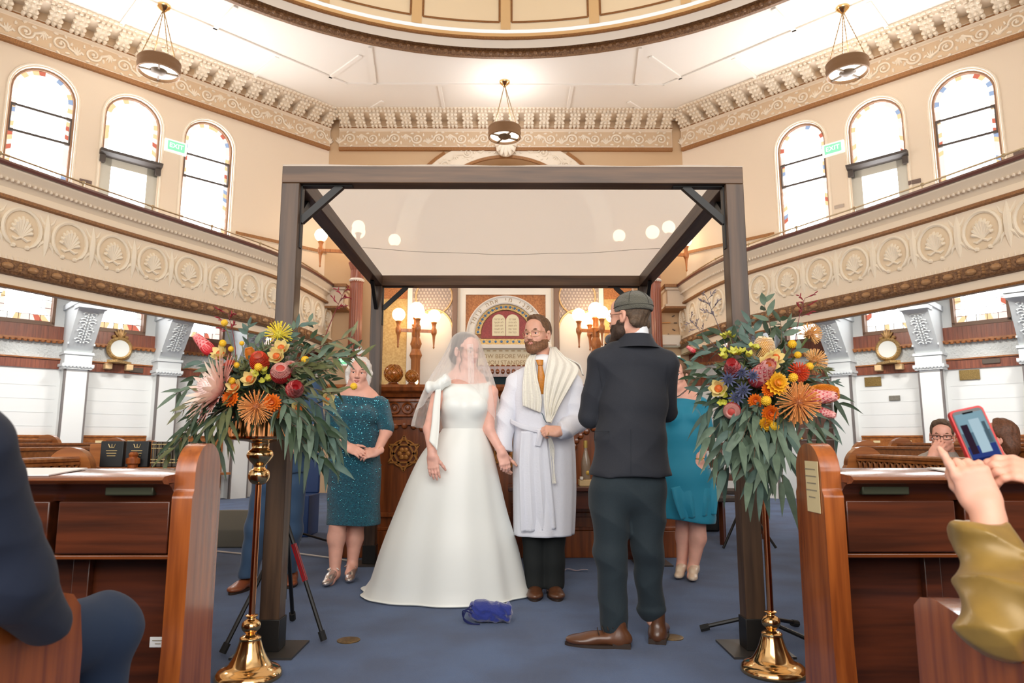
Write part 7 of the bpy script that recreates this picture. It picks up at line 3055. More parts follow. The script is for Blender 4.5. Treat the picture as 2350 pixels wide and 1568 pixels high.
# ================================================================ woman on the left in sequins
SK4 = skin('left_woman', (222, 166, 146))
SEQ = mat('teal_sequin_fabric', (14, 98, 118), .4, .15, bump=.7, bscale=170, col2=(8, 66, 84), vscale=90, sheen=.2)
SPARK = mat('sequin_spark', (70, 138, 150), .2, .7)
SILV = mat('silver_leather', (206, 196, 190), .25, .8)
w1 = thing('person', 'silver-haired woman in teal sequined dress with clasped hands beside the left post', 'person', (-1.12, 4.95, 0))
WY = 4.95
h = Fr(PP(824, 857, WY), (.10, -.99, -.06), (.08, 0, 1))
S_ = .96
q = lambda x, y, z: h(x * S_, y * S_, z * S_)
nb = NB()
nk = PP(818, 912, WY + .02)
its = head_items(h, S_, jaw=.98) + neck_items(h, S_, nk, .05)
its += [rc(nk, PP(768, 928, WY), .04, .05, .05), rc(nk, PP(868, 928, WY), .04, .05, .05), ec(nk, PP(815, 1000, WY), (.15, .09), (.14, .1), (1, 0, 0), .06)]
e1, w_1 = PP(886, 992, WY - .06), PP(866, 1036, WY - .17)
e2, w_2 = PP(765, 990, WY - .06), PP(798, 1026, WY - .17)
its += [rc(PP(874, 930, WY), e1, .05, .042, .03), rc(e1, w_1, .041, .026, .02), rc(PP(765, 930, WY), e2, .05, .042, .03), rc(e2, w_2, .041, .026, .02)]
nb.sdf(its, .0045)
head_extra(nb, h, S_, (.25, 0), smile=.004)
nb.sdf([rc(w_1 + np.array([.01, .02, .01]), w_1, .027, .025, .01)] + hand_items(w_1, np.array([-.9, -.2, -.25]), np.array([.1, -.8, .6]), 1, .92, (.35, .4, .45, .5), .2), .0034)
nb.sdf([rc(w_2 + np.array([-.01, .02, .01]), w_2, .027, .025, .01)] + hand_items(w_2, np.array([.85, -.35, -.35]), np.array([-.1, -.8, .6]), -1, .92, (.2, .25, .3, .35), .2), .0034)
nb.sdf([rc(PP(814, 990, WY), PP(806, 1110, WY + .03), .08, .09, .03), rc(PP(806, 1110, WY + .03), PP(778, 1190, WY - .02), .07, .062, .03), rc(PP(806, 1110, WY + .03), PP(818, 1190, WY + .10), .07, .062, .03)], .012)
for (a0, a1, a2, yy) in (((778, 1180), (772, 1235), (768, 1318), WY - .02), ((818, 1180), (814, 1235), (808, 1300), WY + .10)):
    nb.sdf([rc(PP(*a0, yy), PP(*a1, yy + .02), .062, .060, .03), rc(PP(*a1, yy + .02), PP(*a2, yy), .058, .034, .03), rc(PP(*a2, yy), PP(*a2, yy) + np.array([0, -.10, -.03]), .034, .028, .03)], .006)
nb.build('body', [SK4, LIP('left_woman', (190, 112, 104)), EYEW, IRIS, mat('grey_brow', (120, 104, 94), .7)], w1)
HSIL = mat('silver_hair', (222, 218, 212), .45, var=.12, vscale=120)
nb = NB()
nb.sdf([el(q(0, -.02, .042), np.array((.086, .100, .092)) * S_, h, .02), rc(q(-.072, -.005, .0), q(-.070, .0, -.075), .030, .020, .03), rc(q(.072, -.005, .0), q(.070, .0, -.08), .032, .020, .03), el(q(0, -.06, -.03), np.array((.075, .05, .07)), h, .03),
        half(q(0, .078, .06), h.y * .95 - h.z * .25, .012), el(q(0, .09, -.03), np.array((.052, .07, .085)), h, .02, -1)], .004, 0, strands(.003, 180))
nb.build('hair', HSIL, w1)
m = MB()
c = Vector(q(.02, .0, .14))
for k in range(6):
    a = -.5 + .28 * k
    leaf(m, c, Vector((math.sin(a), -.1, math.cos(a))), (0, -1, .1), .06 + .015 * (k % 2), .006, .1)
m.build('feather_headpiece', mat('grey_feather', (216, 218, 216), .6), w1)
nb = NB()
nb.sdf([ec(PP(817, 930, WY + .01), PP(815, 1000, WY), (.16, .105), (.165, .13), (1, 0, 0), .04), rc(PP(792, 918, WY + .01), PP(770, 928, WY), .056, .06, .04), rc(PP(842, 918, WY + .01), PP(868, 928, WY), .056, .06, .04),
        rc(PP(874, 932, WY), PP(887, 982, WY - .05), .062, .055, .03), rc(PP(765, 932, WY), PP(764, 980, WY - .05), .062, .055, .03),
        el(PP(795, 955, WY - .09), (.07, .055, .065), None, .05), el(PP(840, 955, WY - .09), (.07, .055, .065), None, .05),
        ec(PP(815, 1000, WY), PP(813, 1080, WY + .01), (.165, .13), (.185, .14), (1, 0, 0), .05), ec(PP(813, 1080, WY + .01), PP(811, 1200, WY + .02), (.183, .14), (.188, .13), (1, 0, 0), .05),
        el(PP(817, 888, WY - .02), (.075, .10, .058), None, .01, -1), half(PP(811, 1204, WY), (0, 0, -1))], .006, 0, wrinkle(.004, 12, 12, 12))
dr = nb.build('sequin_dress', SEQ, w1)
bpy.context.view_layer.update()
m = MB()
rnd = random.Random(2)
for k in range(420):
    px, py = rnd.uniform(752, 890), 905 + 300 * rnd.random() ** 1.6
    r = ray(px, py)
    hit, loc, nr, _ = dr.ray_cast(Vector((0, 0, EYE)), r.normalized())
    if hit:
        m.ball(loc + nr * .001, (.0055, .003, .0055) if rnd.random() < .5 else (.0035, .002, .0035), 6)
m.build('sequin', SPARK, dr, kind='stuff')
shs = shoe('shoe', w1, tuple(np.array(P(767, 1318, WY - .02)) * [1, 1, 0] + [0, .05, 0]), (-.05, -1, 0), SILV, .25, .042, pointed=True, heelh=.03, top=.06)
shs = shoe('shoe', w1, tuple(np.array(P(806, 1300, WY + .10)) * [1, 1, 0] + [0, .05, 0]), (.12, -1, 0), SILV, .25, .042, pointed=True, heelh=.03, top=.06)
m = MB()
for px, py, yy in ((767, 1318, WY - .02), (806, 1300, WY + .10)):
    c = Vector(P(px, py, yy))
    c.z = .085
    m.tube([c + Vector((.038 * math.cos(t), -.035 + .012 * math.sin(t), .016 * math.sin(t))) for t in [PI * k / 12 for k in range(13)]], .006, 6)
m.build('shoe_strap', SILV, w1)
m = MB()
c = Vector(w_1) + Vector((.008, .01, .008))
m.tube([c + Vector((.012 * math.cos(t) * .6, .027 * math.sin(t), .027 * math.cos(t))) for t in [2 * PI * k / 20 for k in range(21)]], .0025, 5, cap=False)
m.build('bracelet', GOLDR, w1)

# ================================================================ woman on the right in plain teal
SK5 = skin('right_woman', (226, 170, 150))
TEAL = mat('bright_teal_crepe', (10, 124, 152), .7, sheen=.2)
w2 = thing('person', 'curly-haired woman in bright teal dress half hidden behind the officiant', 'person', (1.25, 5.05, 0))
WY = 5.06
h = Fr(PP(1553, 862, WY), (-.45, -.89, -.02), (0, 0, 1))
S_ = .95
q = lambda x, y, z: h(x * S_, y * S_, z * S_)
nb = NB()
nk = PP(1560, 912, WY + .02)
its = head_items(h, S_, jaw=.96) + neck_items(h, S_, nk, .05)
its += [rc(nk, PP(1520, 925, WY), .036, .046, .05), rc(nk, PP(1606, 925, WY), .036, .046, .05), ec(nk, PP(1562, 1000, WY), (.13, .085), (.14, .1), (1, 0, 0), .06)]
RW_ = PP(1606, 1056, WY - .12)
its += [rc(PP(1612, 935, WY), PP(1622, 1000, WY - .02), .044, .038, .02), rc(PP(1622, 1000, WY - .02), RW_, .036, .026, .02)]
nb.sdf(its, .0048)
head_extra(nb, h, S_)
nb.sdf([rc(RW_ + np.array([.004, .02, .03]), RW_, .028, .026, .01)] + hand_items(RW_, np.array([-.05, -.05, -1.0]), np.array([.2, -.95, 0]), 1, .92, (.35, .45, .5, .55), .25), .0036)
nb.sdf([rc(PP(1566, 985, WY), PP(1578, 1120, WY + .03), .08, .09, .03), rc(PP(1578, 1120, WY + .03), PP(1570, 1185, WY + .08), .07, .062, .03), rc(PP(1578, 1120, WY + .03), PP(1600, 1185, WY), .07, .062, .03)], .012)
for a0, a1, a2, yy in (((1570, 1170), (1570, 1230), (1564, 1302), WY + .08), ((1600, 1170), (1601, 1235), (1590, 1308), WY)):
    nb.sdf([rc(PP(*a0, yy), PP(*a1, yy + .02), .064, .060, .03), rc(PP(*a1, yy + .02), PP(*a2, yy), .058, .034, .03), rc(PP(*a2, yy), PP(*a2, yy) + np.array([-.04, -.09, -.03]), .034, .028, .03)], .006)
nb.build('body', [SK5, LIP('right_woman', (186, 104, 100)), EYEW, IRIS, HAIRB], w2)
nb = NB()
cur = [el(q(0, -.02, .045), np.array((.088, .10, .090)) * S_, h, .02)]
rnd = random.Random(8)
for k in range(46):
    a = rnd.uniform(1.75, 4.65) + PI
    z = rnd.uniform(-.11, .07)
    cur.append(el(q(.088 * math.cos(a + PI / 2 + PI), .02 - .10 * abs(math.sin(a)) * .9 - .01, z), np.array((.022,) * 3), None, .010))
cur += [half(q(0, .070, .07), h.y * .95 - h.z * .2, .012), el(q(0, .09, -.03), np.array((.056, .07, .085)), h, .02, -1)]
nb.sdf(cur, .0045, 0, wrinkle(.004, 150, 120, 90))
nb.build('curly_hair', mat('curly_brown_hair', (104, 78, 56), .65, var=.35, vscale=100), w2)
m = MB()
for k in range(5):
    m.tube([q(.090 * math.cos(t), -.03 + .012 * k - .01 + .0 * t, .05 + .090 * math.sin(t)) for t in [PI * i / 16 for i in range(17)]], .006, 6)
m.build('green_headband', mat('green_headband', (46, 96, 92), .5), w2)
nb = NB()
nb.sdf([ec(PP(1563, 932, WY + .01), PP(1565, 1000, WY), (.145, .10), (.155, .125), (1, 0, 0), .04), rc(PP(1536, 916, WY + .01), PP(1520, 930, WY), .05, .055, .04), rc(PP(1586, 914, WY + .01), PP(1608, 926, WY), .05, .055, .04),
        el(PP(1545, 958, WY - .085), (.065, .055, .06), None, .05), el(PP(1588, 958, WY - .085), (.065, .055, .06), None, .05),
        rc(PP(1612, 935, WY), PP(1622, 992, WY - .01), .058, .052, .025), ec(PP(1565, 1000, WY), PP(1572, 1090, WY), (.155, .125), (.185, .14), (1, 0, 0), .05), ec(PP(1572, 1090, WY), PP(1580, 1190, WY), (.185, .14), (.20, .15), (1, 0, 0), .05),
        rc(PP(1552, 890, WY - .13), PP(1549, 926, WY - .13), .050, .004, .006, -1), el(PP(1558, 886, WY - .01), (.072, .09, .056), None, .008, -1), half(PP(1580, 1196, WY), (-.12, 0, -1))], .006, 0, wrinkle(.006, 9, 9, 7))
td = nb.build('teal_dress', TEAL, w2)
strip([(1540, 1120, WY - .15), (1548, 1155, WY - .165), (1562, 1192, WY - .16)], [(1640, 1095, WY - .08), (1646, 1140, WY - .10), (1642, 1180, WY - .11)], 14, 5, .02, 3, mt=TEAL, name='draped_flap', par=td, thick=.004)
m = MB()
for py in (1055, 1072):
    c = Vector(P(1629, py, WY - .13))
    m.tube([c + Vector((-.014, 0, -.012)), c + Vector((.008, -.004, -.006)), c + Vector((.012, 0, .014))], .003, 6)
m.build('buckle', mat('silver_buckle', (220, 220, 216), .2, .9), td)
m = MB()
pts = [P(1537, 905, WY - .10), P(1543, 912, WY - .14), P(1556, 910, WY - .14), P(1570, 900, WY - .11), P(1580, 890, WY - .06)]
for p in catmull(pts, 5):
    m.ball(p, .0055, 6)
m.build('bead_necklace', mat('dark_bead', (60, 62, 60), .3), w2)
m = MB()
c = Vector(RW_) + Vector((0, .0, .012))
m.tube([c + Vector((.030 * math.cos(t), .026 * math.sin(t), .004 * math.cos(t))) for t in [2 * PI * k / 20 for k in range(21)]], .005, 6, cap=False)
m.lathe([(.001, 0), (.014, 0), (.014, .006), (.001, .006)], c + Vector((.002, -.028, 0)), 16, axis=(0, -1, 0))
m.build('wristwatch', GOLDR, w2)
CREAMS = mat('cream_patent', (224, 202, 178), .3, coat=.4)
shoe('shoe', w2, tuple(np.array(P(1566, 1302, WY + .08)) * [1, 1, 0] + [.02, .05, 0]), (-.45, -1, 0), CREAMS, .24, .042, pointed=True, heelh=.045, top=.06)
shoe('shoe', w2, tuple(np.array(P(1592, 1308, WY)) * [1, 1, 0] + [.02, .05, 0]), (-.35, -1, 0), CREAMS, .24, .042, pointed=True, heelh=.045, top=.06)

# ================================================================ man behind the left post
SK6 = skin('post_man', (214, 160, 138))
BLUES = mat('blue_suit', (42, 70, 100), .75, sheen=.2)
TAN = mat('tan_shoe_leather', (140, 76, 44), .35, coat=.3)
mp = thing('person', 'man in blue suit hidden behind the left post and flowers, hands clasped', 'person', (-1.6, 4.75, 0))
MY = 4.78
h = Fr(PP(648, 795, MY), (.2, -.97, 0), (0, 0, 1))
q = lambda x, y, z: h(x, y, z)
nb = NB()
nk = PP(648, 862, MY + .02)
its = head_items(h, 1.02) + neck_items(h, 1.02, nk, .057)
its += [rc(nk - np.array([0, 0, .10]), PP(600, 905, MY), .04, .04, .02), rc(nk - np.array([0, 0, .10]), PP(700, 905, MY), .04, .04, .02), ec(nk, PP(645, 1000, MY), (.06, .06), (.14, .10), (1, 0, 0), .06)]
nb.sdf(its, .005)
head_extra(nb, h, 1.02)
wa, wb = PP(700, 1008, MY - .20), PP(664, 1006, MY - .20)
nb.sdf([rc(PP(722, 985, MY - .1), wa, .034, .028, .02)] + hand_items(wa, np.array([-.75, -.15, -.5]), np.array([.2, -.85, .4]), 1, 1.0, (.4, .45, .5, .5), .2), .0036)
nb.sdf([rc(PP(640, 985, MY - .1), wb, .034, .028, .02)] + hand_items(wb, np.array([.8, -.3, -.4]), np.array([-.2, -.85, .4]), -1, 1.0, (.3, .35, .4, .4), .2), .0036)
nb.build('body', [SK6, LIP('post_man', (180, 112, 100)), EYEW, IRIS, HAIRD], mp)
nb = NB()
nb.sdf([el(q(0, -.017, .04), (.079, .098, .09), h, .02), half(q(0, .07, .07), h.y * .9 - h.z * .4, .01), half(q(0, .02, .0), h.y * .8 - h.z * .6, .01), half(q(0, -.05, -.06), -h.z, .01)], .005, 0, strands(.002, 220))
nb.build('hair', HAIRD, mp)
nb = NB()
nb.sdf([ec(PP(648, 890, MY), PP(645, 980, MY), (.19, .11), (.17, .12), (1, 0, 0), .05), ec(PP(645, 980, MY), PP(643, 1075, MY), (.17, .12), (.19, .14), (1, 0, 0), .05), rc(nk - np.array([0, 0, .04]), PP(585, 890, MY), .05, .065, .05), rc(nk - np.array([0, 0, .04]), PP(712, 890, MY), .05, .065, .05),
        rc(PP(582, 892, MY), PP(572, 985, MY - .02), .066, .058, .03), rc(PP(572, 985, MY - .02), PP(645, 1000, MY - .17), .056, .046, .03), rc(PP(715, 892, MY), PP(728, 985, MY - .02), .066, .058, .03), rc(PP(728, 985, MY - .02), PP(712, 1004, MY - .17), .056, .046, .03),
        half(PP(643, 1085, MY), (0, 0, -1))], .007, 0, wrinkle(.004, 16, 16, 15))
nb.build('suit_jacket', BLUES, mp)
nb = NB()
nb.sdf([ec(PP(643, 1060, MY), PP(640, 1110, MY), (.17, .12), (.17, .12), (1, 0, 0), .05), ec(PP(612, 1110, MY), PP(590, 1215, MY - .04), (.09, .10), (.075, .08), (1, 0, 0), .03), ec(PP(590, 1215, MY - .04), PP(570, 1318, MY - .06), (.074, .08), (.064, .075), (1, 0, 0), .03),
        ec(PP(672, 1110, MY), PP(668, 1215, MY + .02), (.09, .10), (.075, .08), (1, 0, 0), .03), ec(PP(668, 1215, MY + .02), PP(660, 1308, MY + .12), (.074, .08), (.064, .075), (1, 0, 0), .03), half((0, 0, .075), (0, 0, -1))], .007, 0, wrinkle(.004, 14, 14, 20))
nb.build('trousers', BLUES, mp)
f0 = P(568, 1325, MY - .06)
shoe('shoe', mp, (f0.x, f0.y + .08, 0), (-.12, -1, 0), TAN, .28, .05, sole=SOLE, top=.11)
f0 = P(662, 1312, MY + .12)
shoe('shoe', mp, (f0.x, f0.y + .08, 0), (.25, -1, 0), TAN, .28, .05, sole=SOLE, top=.11)

# ================================================================ seated guests on the right
sm_ = thing('person', 'seated man in grey suit and glasses covering his mouth with one hand', 'person', (3.3, 5.2, 0))
SK7 = skin('seated_man', (222, 164, 144))
GREYS = mat('light_grey_suit', (164, 158, 152), .8, var=.08, vscale=120)
SY = 5.22
h = Fr(PP(2162, 1002, SY), (-.55, -.83, -.05), (.05, 0, 1))
S_ = 1.0
q = lambda x, y, z: h(x, y, z)
nb = NB()
nk = PP(2172, 1044, SY + .04)
its = head_items(h, 1.0) + neck_items(h, 1.0, nk, .056) + [rc(nk - np.array([0, 0, .12]), PP(2134, 1090, SY), .04, .04, .02), rc(nk - np.array([0, 0, .12]), PP(2216, 1090, SY + .05), .04, .04, .02), ec(nk, PP(2172, 1160, SY + .05), (.055, .055), (.15, .11), (1, 0, 0), .06)]
nb.sdf(its, .0045)
head_extra(nb, h, 1.0)
wa = PP(2142, 1044, SY - .20)
nb.sdf([rc(PP(2126, 1085, SY - .2), wa, .034, .028, .02)] + hand_items(wa, np.array([.6, .12, .75]), np.array([-.3, -.95, .1]), 1, 1.0, (.25, .28, .3, .32), .25, .05), .0034)
nb.build('body', [SK7, LIP('seated_man', (184, 112, 100)), EYEW, IRIS, HAIRB], sm_)
nb = NB()
nb.sdf([el(q(0, -.017, .042), (.080, .099, .092), h, .02), el(q(.01, .05, .098), (.055, .04, .028), h, .03), half(q(0, .075, .07), h.y * .9 - h.z * .4, .01), half(q(0, .02, .0), h.y * .85 - h.z * .5, .01), half(q(0, -.05, -.06), -h.z, .01)], .0045, 0, strands(.003, 160))
nb.build('hair', HAIRO, sm_)
glasses(sm_, h, 1.0, mat('dark_wire', (60, 52, 46), .3, .6), ht=.016, thin=.002)
nb = NB()
nb.sdf([ec(PP(2172, 1062, SY + .04), PP(2172, 1190, SY + .06), (.19, .11), (.18, .14), (1, 0, 0), .05), rc(nk - np.array([0, 0, .05]), PP(2126, 1060, SY), .045, .062, .05), rc(nk - np.array([0, 0, .05]), PP(2228, 1062, SY + .05), .045, .062, .05),
        rc(PP(2122, 1066, SY), PP(2112, 1110, SY - .15), .062, .055, .03), rc(PP(2112, 1120, SY - .15), PP(2132, 1062, SY - .19), .052, .045, .03), rc(PP(2230, 1066, SY + .05), PP(2240, 1160, SY), .062, .058, .03),
        rc((3.35, 5.15, .50), (3.05, 4.95, .52), .10, .085, .05), rc((3.5, 5.05, .50), (3.2, 4.8, .52), .10, .085, .05), rc((3.02, 4.95, .48), (2.98, 4.98, .08), .07, .06, .03), rc((3.17, 4.8, .48), (3.13, 4.83, .08), .07, .06, .03)], .007, 0, wrinkle(.004, 16, 16, 15))
nb.build('grey_suit', GREYS, sm_)
strip([(2152, 1070, SY - .085), (2156, 1082, SY - .11), (2160, 1100, SY - .12)], [(2186, 1055, SY - .05), (2180, 1078, SY - .10), (2172, 1100, SY - .12)], 8, 2, .002, 1, mt=SHIRT, name='shirt_front', par=sm_)
bt_ = NB()
cc = PP(2160, 1074, SY - .125)
bt_.sdf([ec(cc, cc + np.array([.045, -.004, .006]), (.010, .010), (.026, .012), (0, 0, 1), .01), ec(cc, cc + np.array([-.05, -.004, -.008]), (.010, .010), (.026, .012), (0, 0, 1), .01)], .0035)
bt_.build('bow_tie', BLACKM, sm_)
for x, y in ((2.98, 4.98), (3.13, 4.83)):
    shoe('shoe', sm_, (x + .05, y + .04, 0), (-.85, -.55, 0), BROWNS, .27, .05, sole=SOLE)
sp = thing('person', 'seated guest with brown hair hidden behind the raised phone', 'person', (3.35, 4.55, 0))
QY = 4.6
h = Fr(PP(2290, 1008, QY), (-.8, .6, 0), (0, 0, 1))
nb = NB()
nk = PP(2294, 1075, QY)
nb.sdf(head_items(h, 1.0) + neck_items(h, 1.0, nk, .054) + [rc(nk - np.array([0, 0, .10]), PP(2255, 1125, QY), .04, .04, .02), rc(nk - np.array([0, 0, .10]), PP(2335, 1125, QY), .04, .04, .02)], .0055)
nb.build('body', SK7, sp)
nb = NB()
nb.sdf([el(h(0, -.02, .045), (.088, .104, .096), h, .02), el(h(0, -.06, -.05), (.08, .06, .08), h, .04), half(h(0, .05, .07), h.y * .9 - h.z * .4, .01), half(h(0, .02, 0), h.y, .01)], .005, 0, strands(.003, 160))
nb.build('hair', mat('chestnut_hair', (96, 60, 40), .6, var=.3, vscale=90), sp)
nb = NB()
nb.sdf([ec(PP(2294, 1110, QY), PP(2294, 1210, QY + .05), (.18, .11), (.17, .13), (.8, .6, 0), .05), rc(nk - np.array([0, 0, .05]), PP(2240, 1105, QY), .045, .062, .05), rc(nk - np.array([0, 0, .05]), PP(2350, 1105, QY), .045, .062, .05), rc((3.3, 4.62, .5), (3.0, 4.5, .5), .11, .09, .05), rc((3.0, 4.5, .48), (2.95, 4.5, .06), .07, .06, .03)], .009)
nb.build('dark_coat', mat('dark_brown_coat', (58, 44, 38), .8), sp)

# ================================================================ foreground: phone holder on the right
ph = thing('person', 'person in gold satin sleeves raising a phone at the right edge', 'person', (1.5, 1.3, .45))
SK8 = skin('phone_holder', (232, 176, 152))
GOLDS = mat('gold_satin', (152, 122, 58), .36, .1, sheen=.1, var=.2, vscale=7)
PY_ = 1.56
nb = NB()
wA = PP(2262, 1165, 1.52)
nb.sdf([rc(PP(2272, 1230, 1.50), wA, .033, .029, .02)] + hand_items(wA, np.array([-.22, .22, 1.0]), np.array([-.35, -.93, .2]), -1, 1.0, (.2, .95, 1.05, 1.0), .5, .03, .15), .003)
wB = PP(2424, 1100, 1.50)
nb.sdf([rc(PP(2440, 1150, 1.46), wB, .033, .029, .02)] + hand_items(wB, np.array([-.93, .32, .30]), np.array([.25, -.75, .6]), 1, 1.0, (.55, .6, .65, .7), .35, .04, .45), .003)
# the hidden rest of the arms, shoulders and neck, outside the frame
nb.sdf([rc(PP(2268, 1230, 1.50), PP(2290, 1430, 1.40), .03, .03, .02), rc(PP(2290, 1430, 1.40), (1.42, 1.18, .93), .03, .04, .02), rc(PP(2440, 1150, 1.46), (1.64, 1.34, .66), .03, .03, .02), rc((1.64, 1.34, .66), (1.74, 1.16, .96), .03, .04, .02), ec((1.58, 1.15, .95), (1.58, 1.12, .5), (.15, .1), (.15, .12), (1, 0, 0), .06), rc((1.58, 1.15, 1.0), (1.58, 1.15, 1.12), .055, .05, .03), el((1.58, 1.15, 1.23), (.08, .1, .12))], .01)
nb.build('body', SK8, ph)
nb = NB()
nb.sdf([ec(PP(2262, 1196, 1.51), PP(2262, 1240, 1.50), (.046, .042), (.062, .056), (1, 0, 0), .03), ec(PP(2264, 1240, 1.50), PP(2292, 1420, 1.40), (.064, .058), (.060, .058), (1, 0, 0), .03), rc(PP(2292, 1430, 1.40), (1.42, 1.18, .93), .066, .075, .04), half(PP(2262, 1188, 1.51), (-.1, 0, 1))], .005, 0, lambda X, Y, Z: crease(.012, 22, .7)(X, Y, Z) + crease(.004, 47, 2.1)(X, Y, Z))
nb.build('sleeve', GOLDS, ph)
nb = NB()
nb.sdf([rc(PP(2432, 1160, 1.46), (1.64, 1.34, .66), .055, .066, .03), rc((1.64, 1.34, .66), (1.74, 1.16, .96), .066, .075, .04), ec((1.58, 1.14, .93), (1.58, 1.12, .48), (.19, .12), (.19, .15), (1, 0, 0), .06), half(PP(2424, 1150, 1.46), (-.6, .1, .6))], .006, 0, lambda X, Y, Z: crease(.012, 22, 1.7)(X, Y, Z) + crease(.004, 47, 1.1)(X, Y, Z))
nb.build('gold_jacket', GOLDS, ph)
nb = NB()
nb.sdf([el((1.58, 1.13, 1.25), (.095, .115, .125))], .008, 0, strands(.003, 150))
nb.build('hair', HAIRD, ph)
nb = NB()
nb.sdf([rc((1.5, 1.14, .53), (1.42, 1.60, .54), .10, .085, .05), rc((1.68, 1.14, .53), (1.64, 1.60, .54), .10, .085, .05), rc((1.42, 1.62, .52), (1.42, 1.68, .06), .07, .055, .03), rc((1.64, 1.62, .52), (1.64, 1.68, .06), .07, .055, .03)], .009)
nb.build('maroon_skirt', mat('maroon_cloth', (84, 28, 24), .8), ph)
ctr = P(2247, 1010, 1.60)
f = Fr(np.array(ctr), (-.14, -.96, .20), (-.22, -.02, 1))
r = thing('phone', 'smartphone in red case filming the couple, held at the right edge', 'phone', tuple(ctr))
m = MB()
def rrect(w, hh, rr, n=5):
    return [(sx * (w - rr) + rr * math.cos(a0 + PI / 2 * i / n), sz * (hh - rr) + rr * math.sin(a0 + PI / 2 * i / n)) for sx, sz, a0 in ((1, 1, 0), (-1, 1, PI / 2), (-1, -1, PI), (1, -1, 1.5 * PI)) for i in range(n + 1)]
m.extr(rrect(.039, .078, .011), lambda a, b_, d: tuple(f(a, d, b_)), -.012, .0)
m.build('red_case', mat('red_silicone', (196, 40, 40), .5), r, bevel=.002)
m = MB()
m.extr(rrect(.0345, .0735, .009), lambda a, b_, d: tuple(f(a, d, b_)), -.002, .0015)
m.build('bezel', mat('black_glass', (14, 15, 18), .1), r, smooth=False)
m = MB()
scr = [((-.032, .032, .02, .066), (150, 186, 200)), ((-.032, .032, -.012, .02), (104, 132, 150)), ((-.032, .032, -.04, -.012), (54, 72, 140)), ((-.032, .032, -.062, -.04), (30, 40, 96)), ((-.018, .006, -.03, .05), (196, 224, 236)), ((.012, .028, -.03, .04), (56, 40, 56)), ((-.028, -.02, -.01, .04), (90, 110, 120)), ((-.006, .006, -.072, -.062), (170, 210, 240)), ((-.012, .012, .064, .068), (14, 15, 18))]
for i, (rr_, c_) in enumerate(scr):
    x0, x1, z0, z1 = rr_
    dd = .0018 + .0001 * i
    m.add([tuple(f(x0, dd, z0)), tuple(f(x1, dd, z0)), tuple(f(x1, dd, z1)), tuple(f(x0, dd, z1))], [(0, 1, 2, 3)], i)
m.build('lit_screen', [emis('screen_%d' % i, c_, .75) for i, (_, c_) in enumerate(scr)], r, smooth=False)

# ================================================================ foreground: seated man on the left
fl_ = thing('person', 'seated man in navy jacket cropped by the left edge, knee toward pew', 'person', (-1.25, 1.2, .45))
NAVY = mat('navy_jacket', (24, 34, 54), .9, sheen=.06, bump=.12, bscale=900)
NAVYT = mat('blue_trousers', (34, 52, 78), .9, sheen=.06, bump=.12, bscale=900)
nb = NB()
nb.sdf([el((-1.32, 1.06, 1.22), (.078, .098, .12)), rc((-1.32, 1.04, 1.1), (-1.32, 1.02, .98), .055, .06, .04), ec((-1.32, 1.02, .95), (-1.3, 1.0, .5), (.17, .11), (.16, .12), (1, 0, 0), .06), rc((-1.16, 1.05, .92), PP(-95, 1080, 1.16), .04, .03, .03), rc(PP(-95, 1080, 1.16), PP(-72, 1160, 1.20), .03, .03, .02), rc(PP(-72, 1160, 1.20), PP(20, 1325, 1.28), .03, .028, .02), rc(PP(20, 1325, 1.28), PP(100, 1415, 1.40), .028, .026, .02)], .009)
wl_ = PP(112, 1420, 1.44)
nb.sdf(hand_items(wl_, np.array([-.6, .8, -.1]), np.array([.1, .2, 1]), -1, 1.0, (.4, .4, .4, .4), .2), .004)
nb.build('body', skin('left_seated', (216, 162, 140)), fl_)
nb = NB()
nb.sdf([el((-1.32, 1.05, 1.25), (.085, .104, .115))], .008, 0, strands(.003, 150))
nb.build('hair', HAIRD, fl_)
nb = NB()
A1, A2, A3 = np.array((-1.02, 1.12, .93)), PP(66, 1300, 1.30), PP(110, 1412, 1.42)
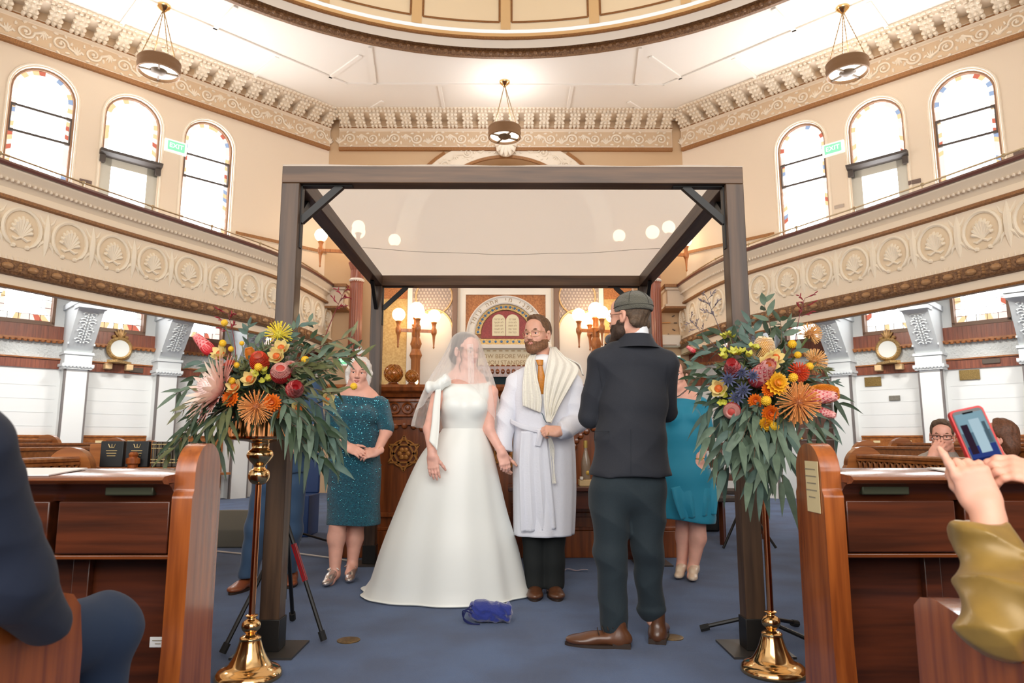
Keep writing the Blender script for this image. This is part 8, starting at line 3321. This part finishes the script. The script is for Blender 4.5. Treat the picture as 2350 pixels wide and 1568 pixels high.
nb.sdf([rc(PP(-105, 1030, 1.14), PP(-72, 1160, 1.20), .072, .078, .05), rc(PP(-72, 1160, 1.20), PP(20, 1325, 1.28), .080, .072, .04), rc(PP(20, 1325, 1.28), PP(105, 1425, 1.42), .066, .050, .03), ec((-1.3, 1.03, .95), (-1.28, 1.02, .52), (.23, .13), (.22, .16), (1, 0, 0), .06),
        rc(PP(-105, 1030, 1.14), (-1.3, 1.03, .94), .07, .07, .06)], .006, 0, lambda X, Y, Z: crease(.006, 11, .4)(X, Y, Z) + crease(.003, 31, 1.4)(X, Y, Z))
nb.build('navy_jacket', NAVY, fl_)
nb = NB()
nb.sdf([rc((-1.24, 1.18, .52), (-1.07, 1.88, .475), .10, .088, .05), rc((-1.40, 1.18, .54), (-1.42, 1.88, .52), .10, .085, .05), el((-1.07, 1.90, .465), (.09, .085, .08), None, .04), rc((-1.07, 1.90, .46), (-1.11, 1.96, .06), .082, .06, .04), rc((-1.42, 1.9, .50), (-1.44, 1.96, .06), .08, .06, .04)], .007, 0, crease(.006, 14, 1))
nb.build('trousers', NAVYT, fl_)

# ================================================================ velvet pouch on the carpet
pc = thing('velvet_pouch', 'dark blue velvet pouch lying on the carpet before the dress hem', 'pouch', (-.11, 3.86, 0))
BLUEBAG = mat('blue_velvet', (9, 22, 84), .85, sheen=.08)
nb = NB()
nb.sdf([el((-.155, 3.86, .062), (.062, .066, .060), None, .04), el((-.10, 3.86, .056), (.06, .058, .055), None, .04), el((-.045, 3.855, .052), (.05, .056, .05), None, .03), el((.0, 3.85, .056), (.024, .062, .054), None, .02),
        rc((.005, 3.82, .085), (-.03, 3.83, .075), .016, .03, .02), half((0, 0, .002), (0, 0, -1))], .004, 0, lambda X, Y, Z: crease(.005, 52, .6)(X, Y, Z) + crease(.003, 95, 1.9)(X, Y, Z))
nb.build('bag', BLUEBAG, pc)
m = MB()
for q_ in range(3):
    m.tube(catmull([Vector(p) for p in ((-.19, 3.81 - .008 * q_, .10 - .02 * q_), (-.222 - .008 * q_, 3.80, .075), (-.235, 3.80 + .01 * q_, .03), (-.205 + .01 * q_, 3.81, .006), (-.15, 3.800, .006))], 5), .0032, 5)
m.build('drawstring', mat('navy_cord', (14, 26, 84), .8), pc)
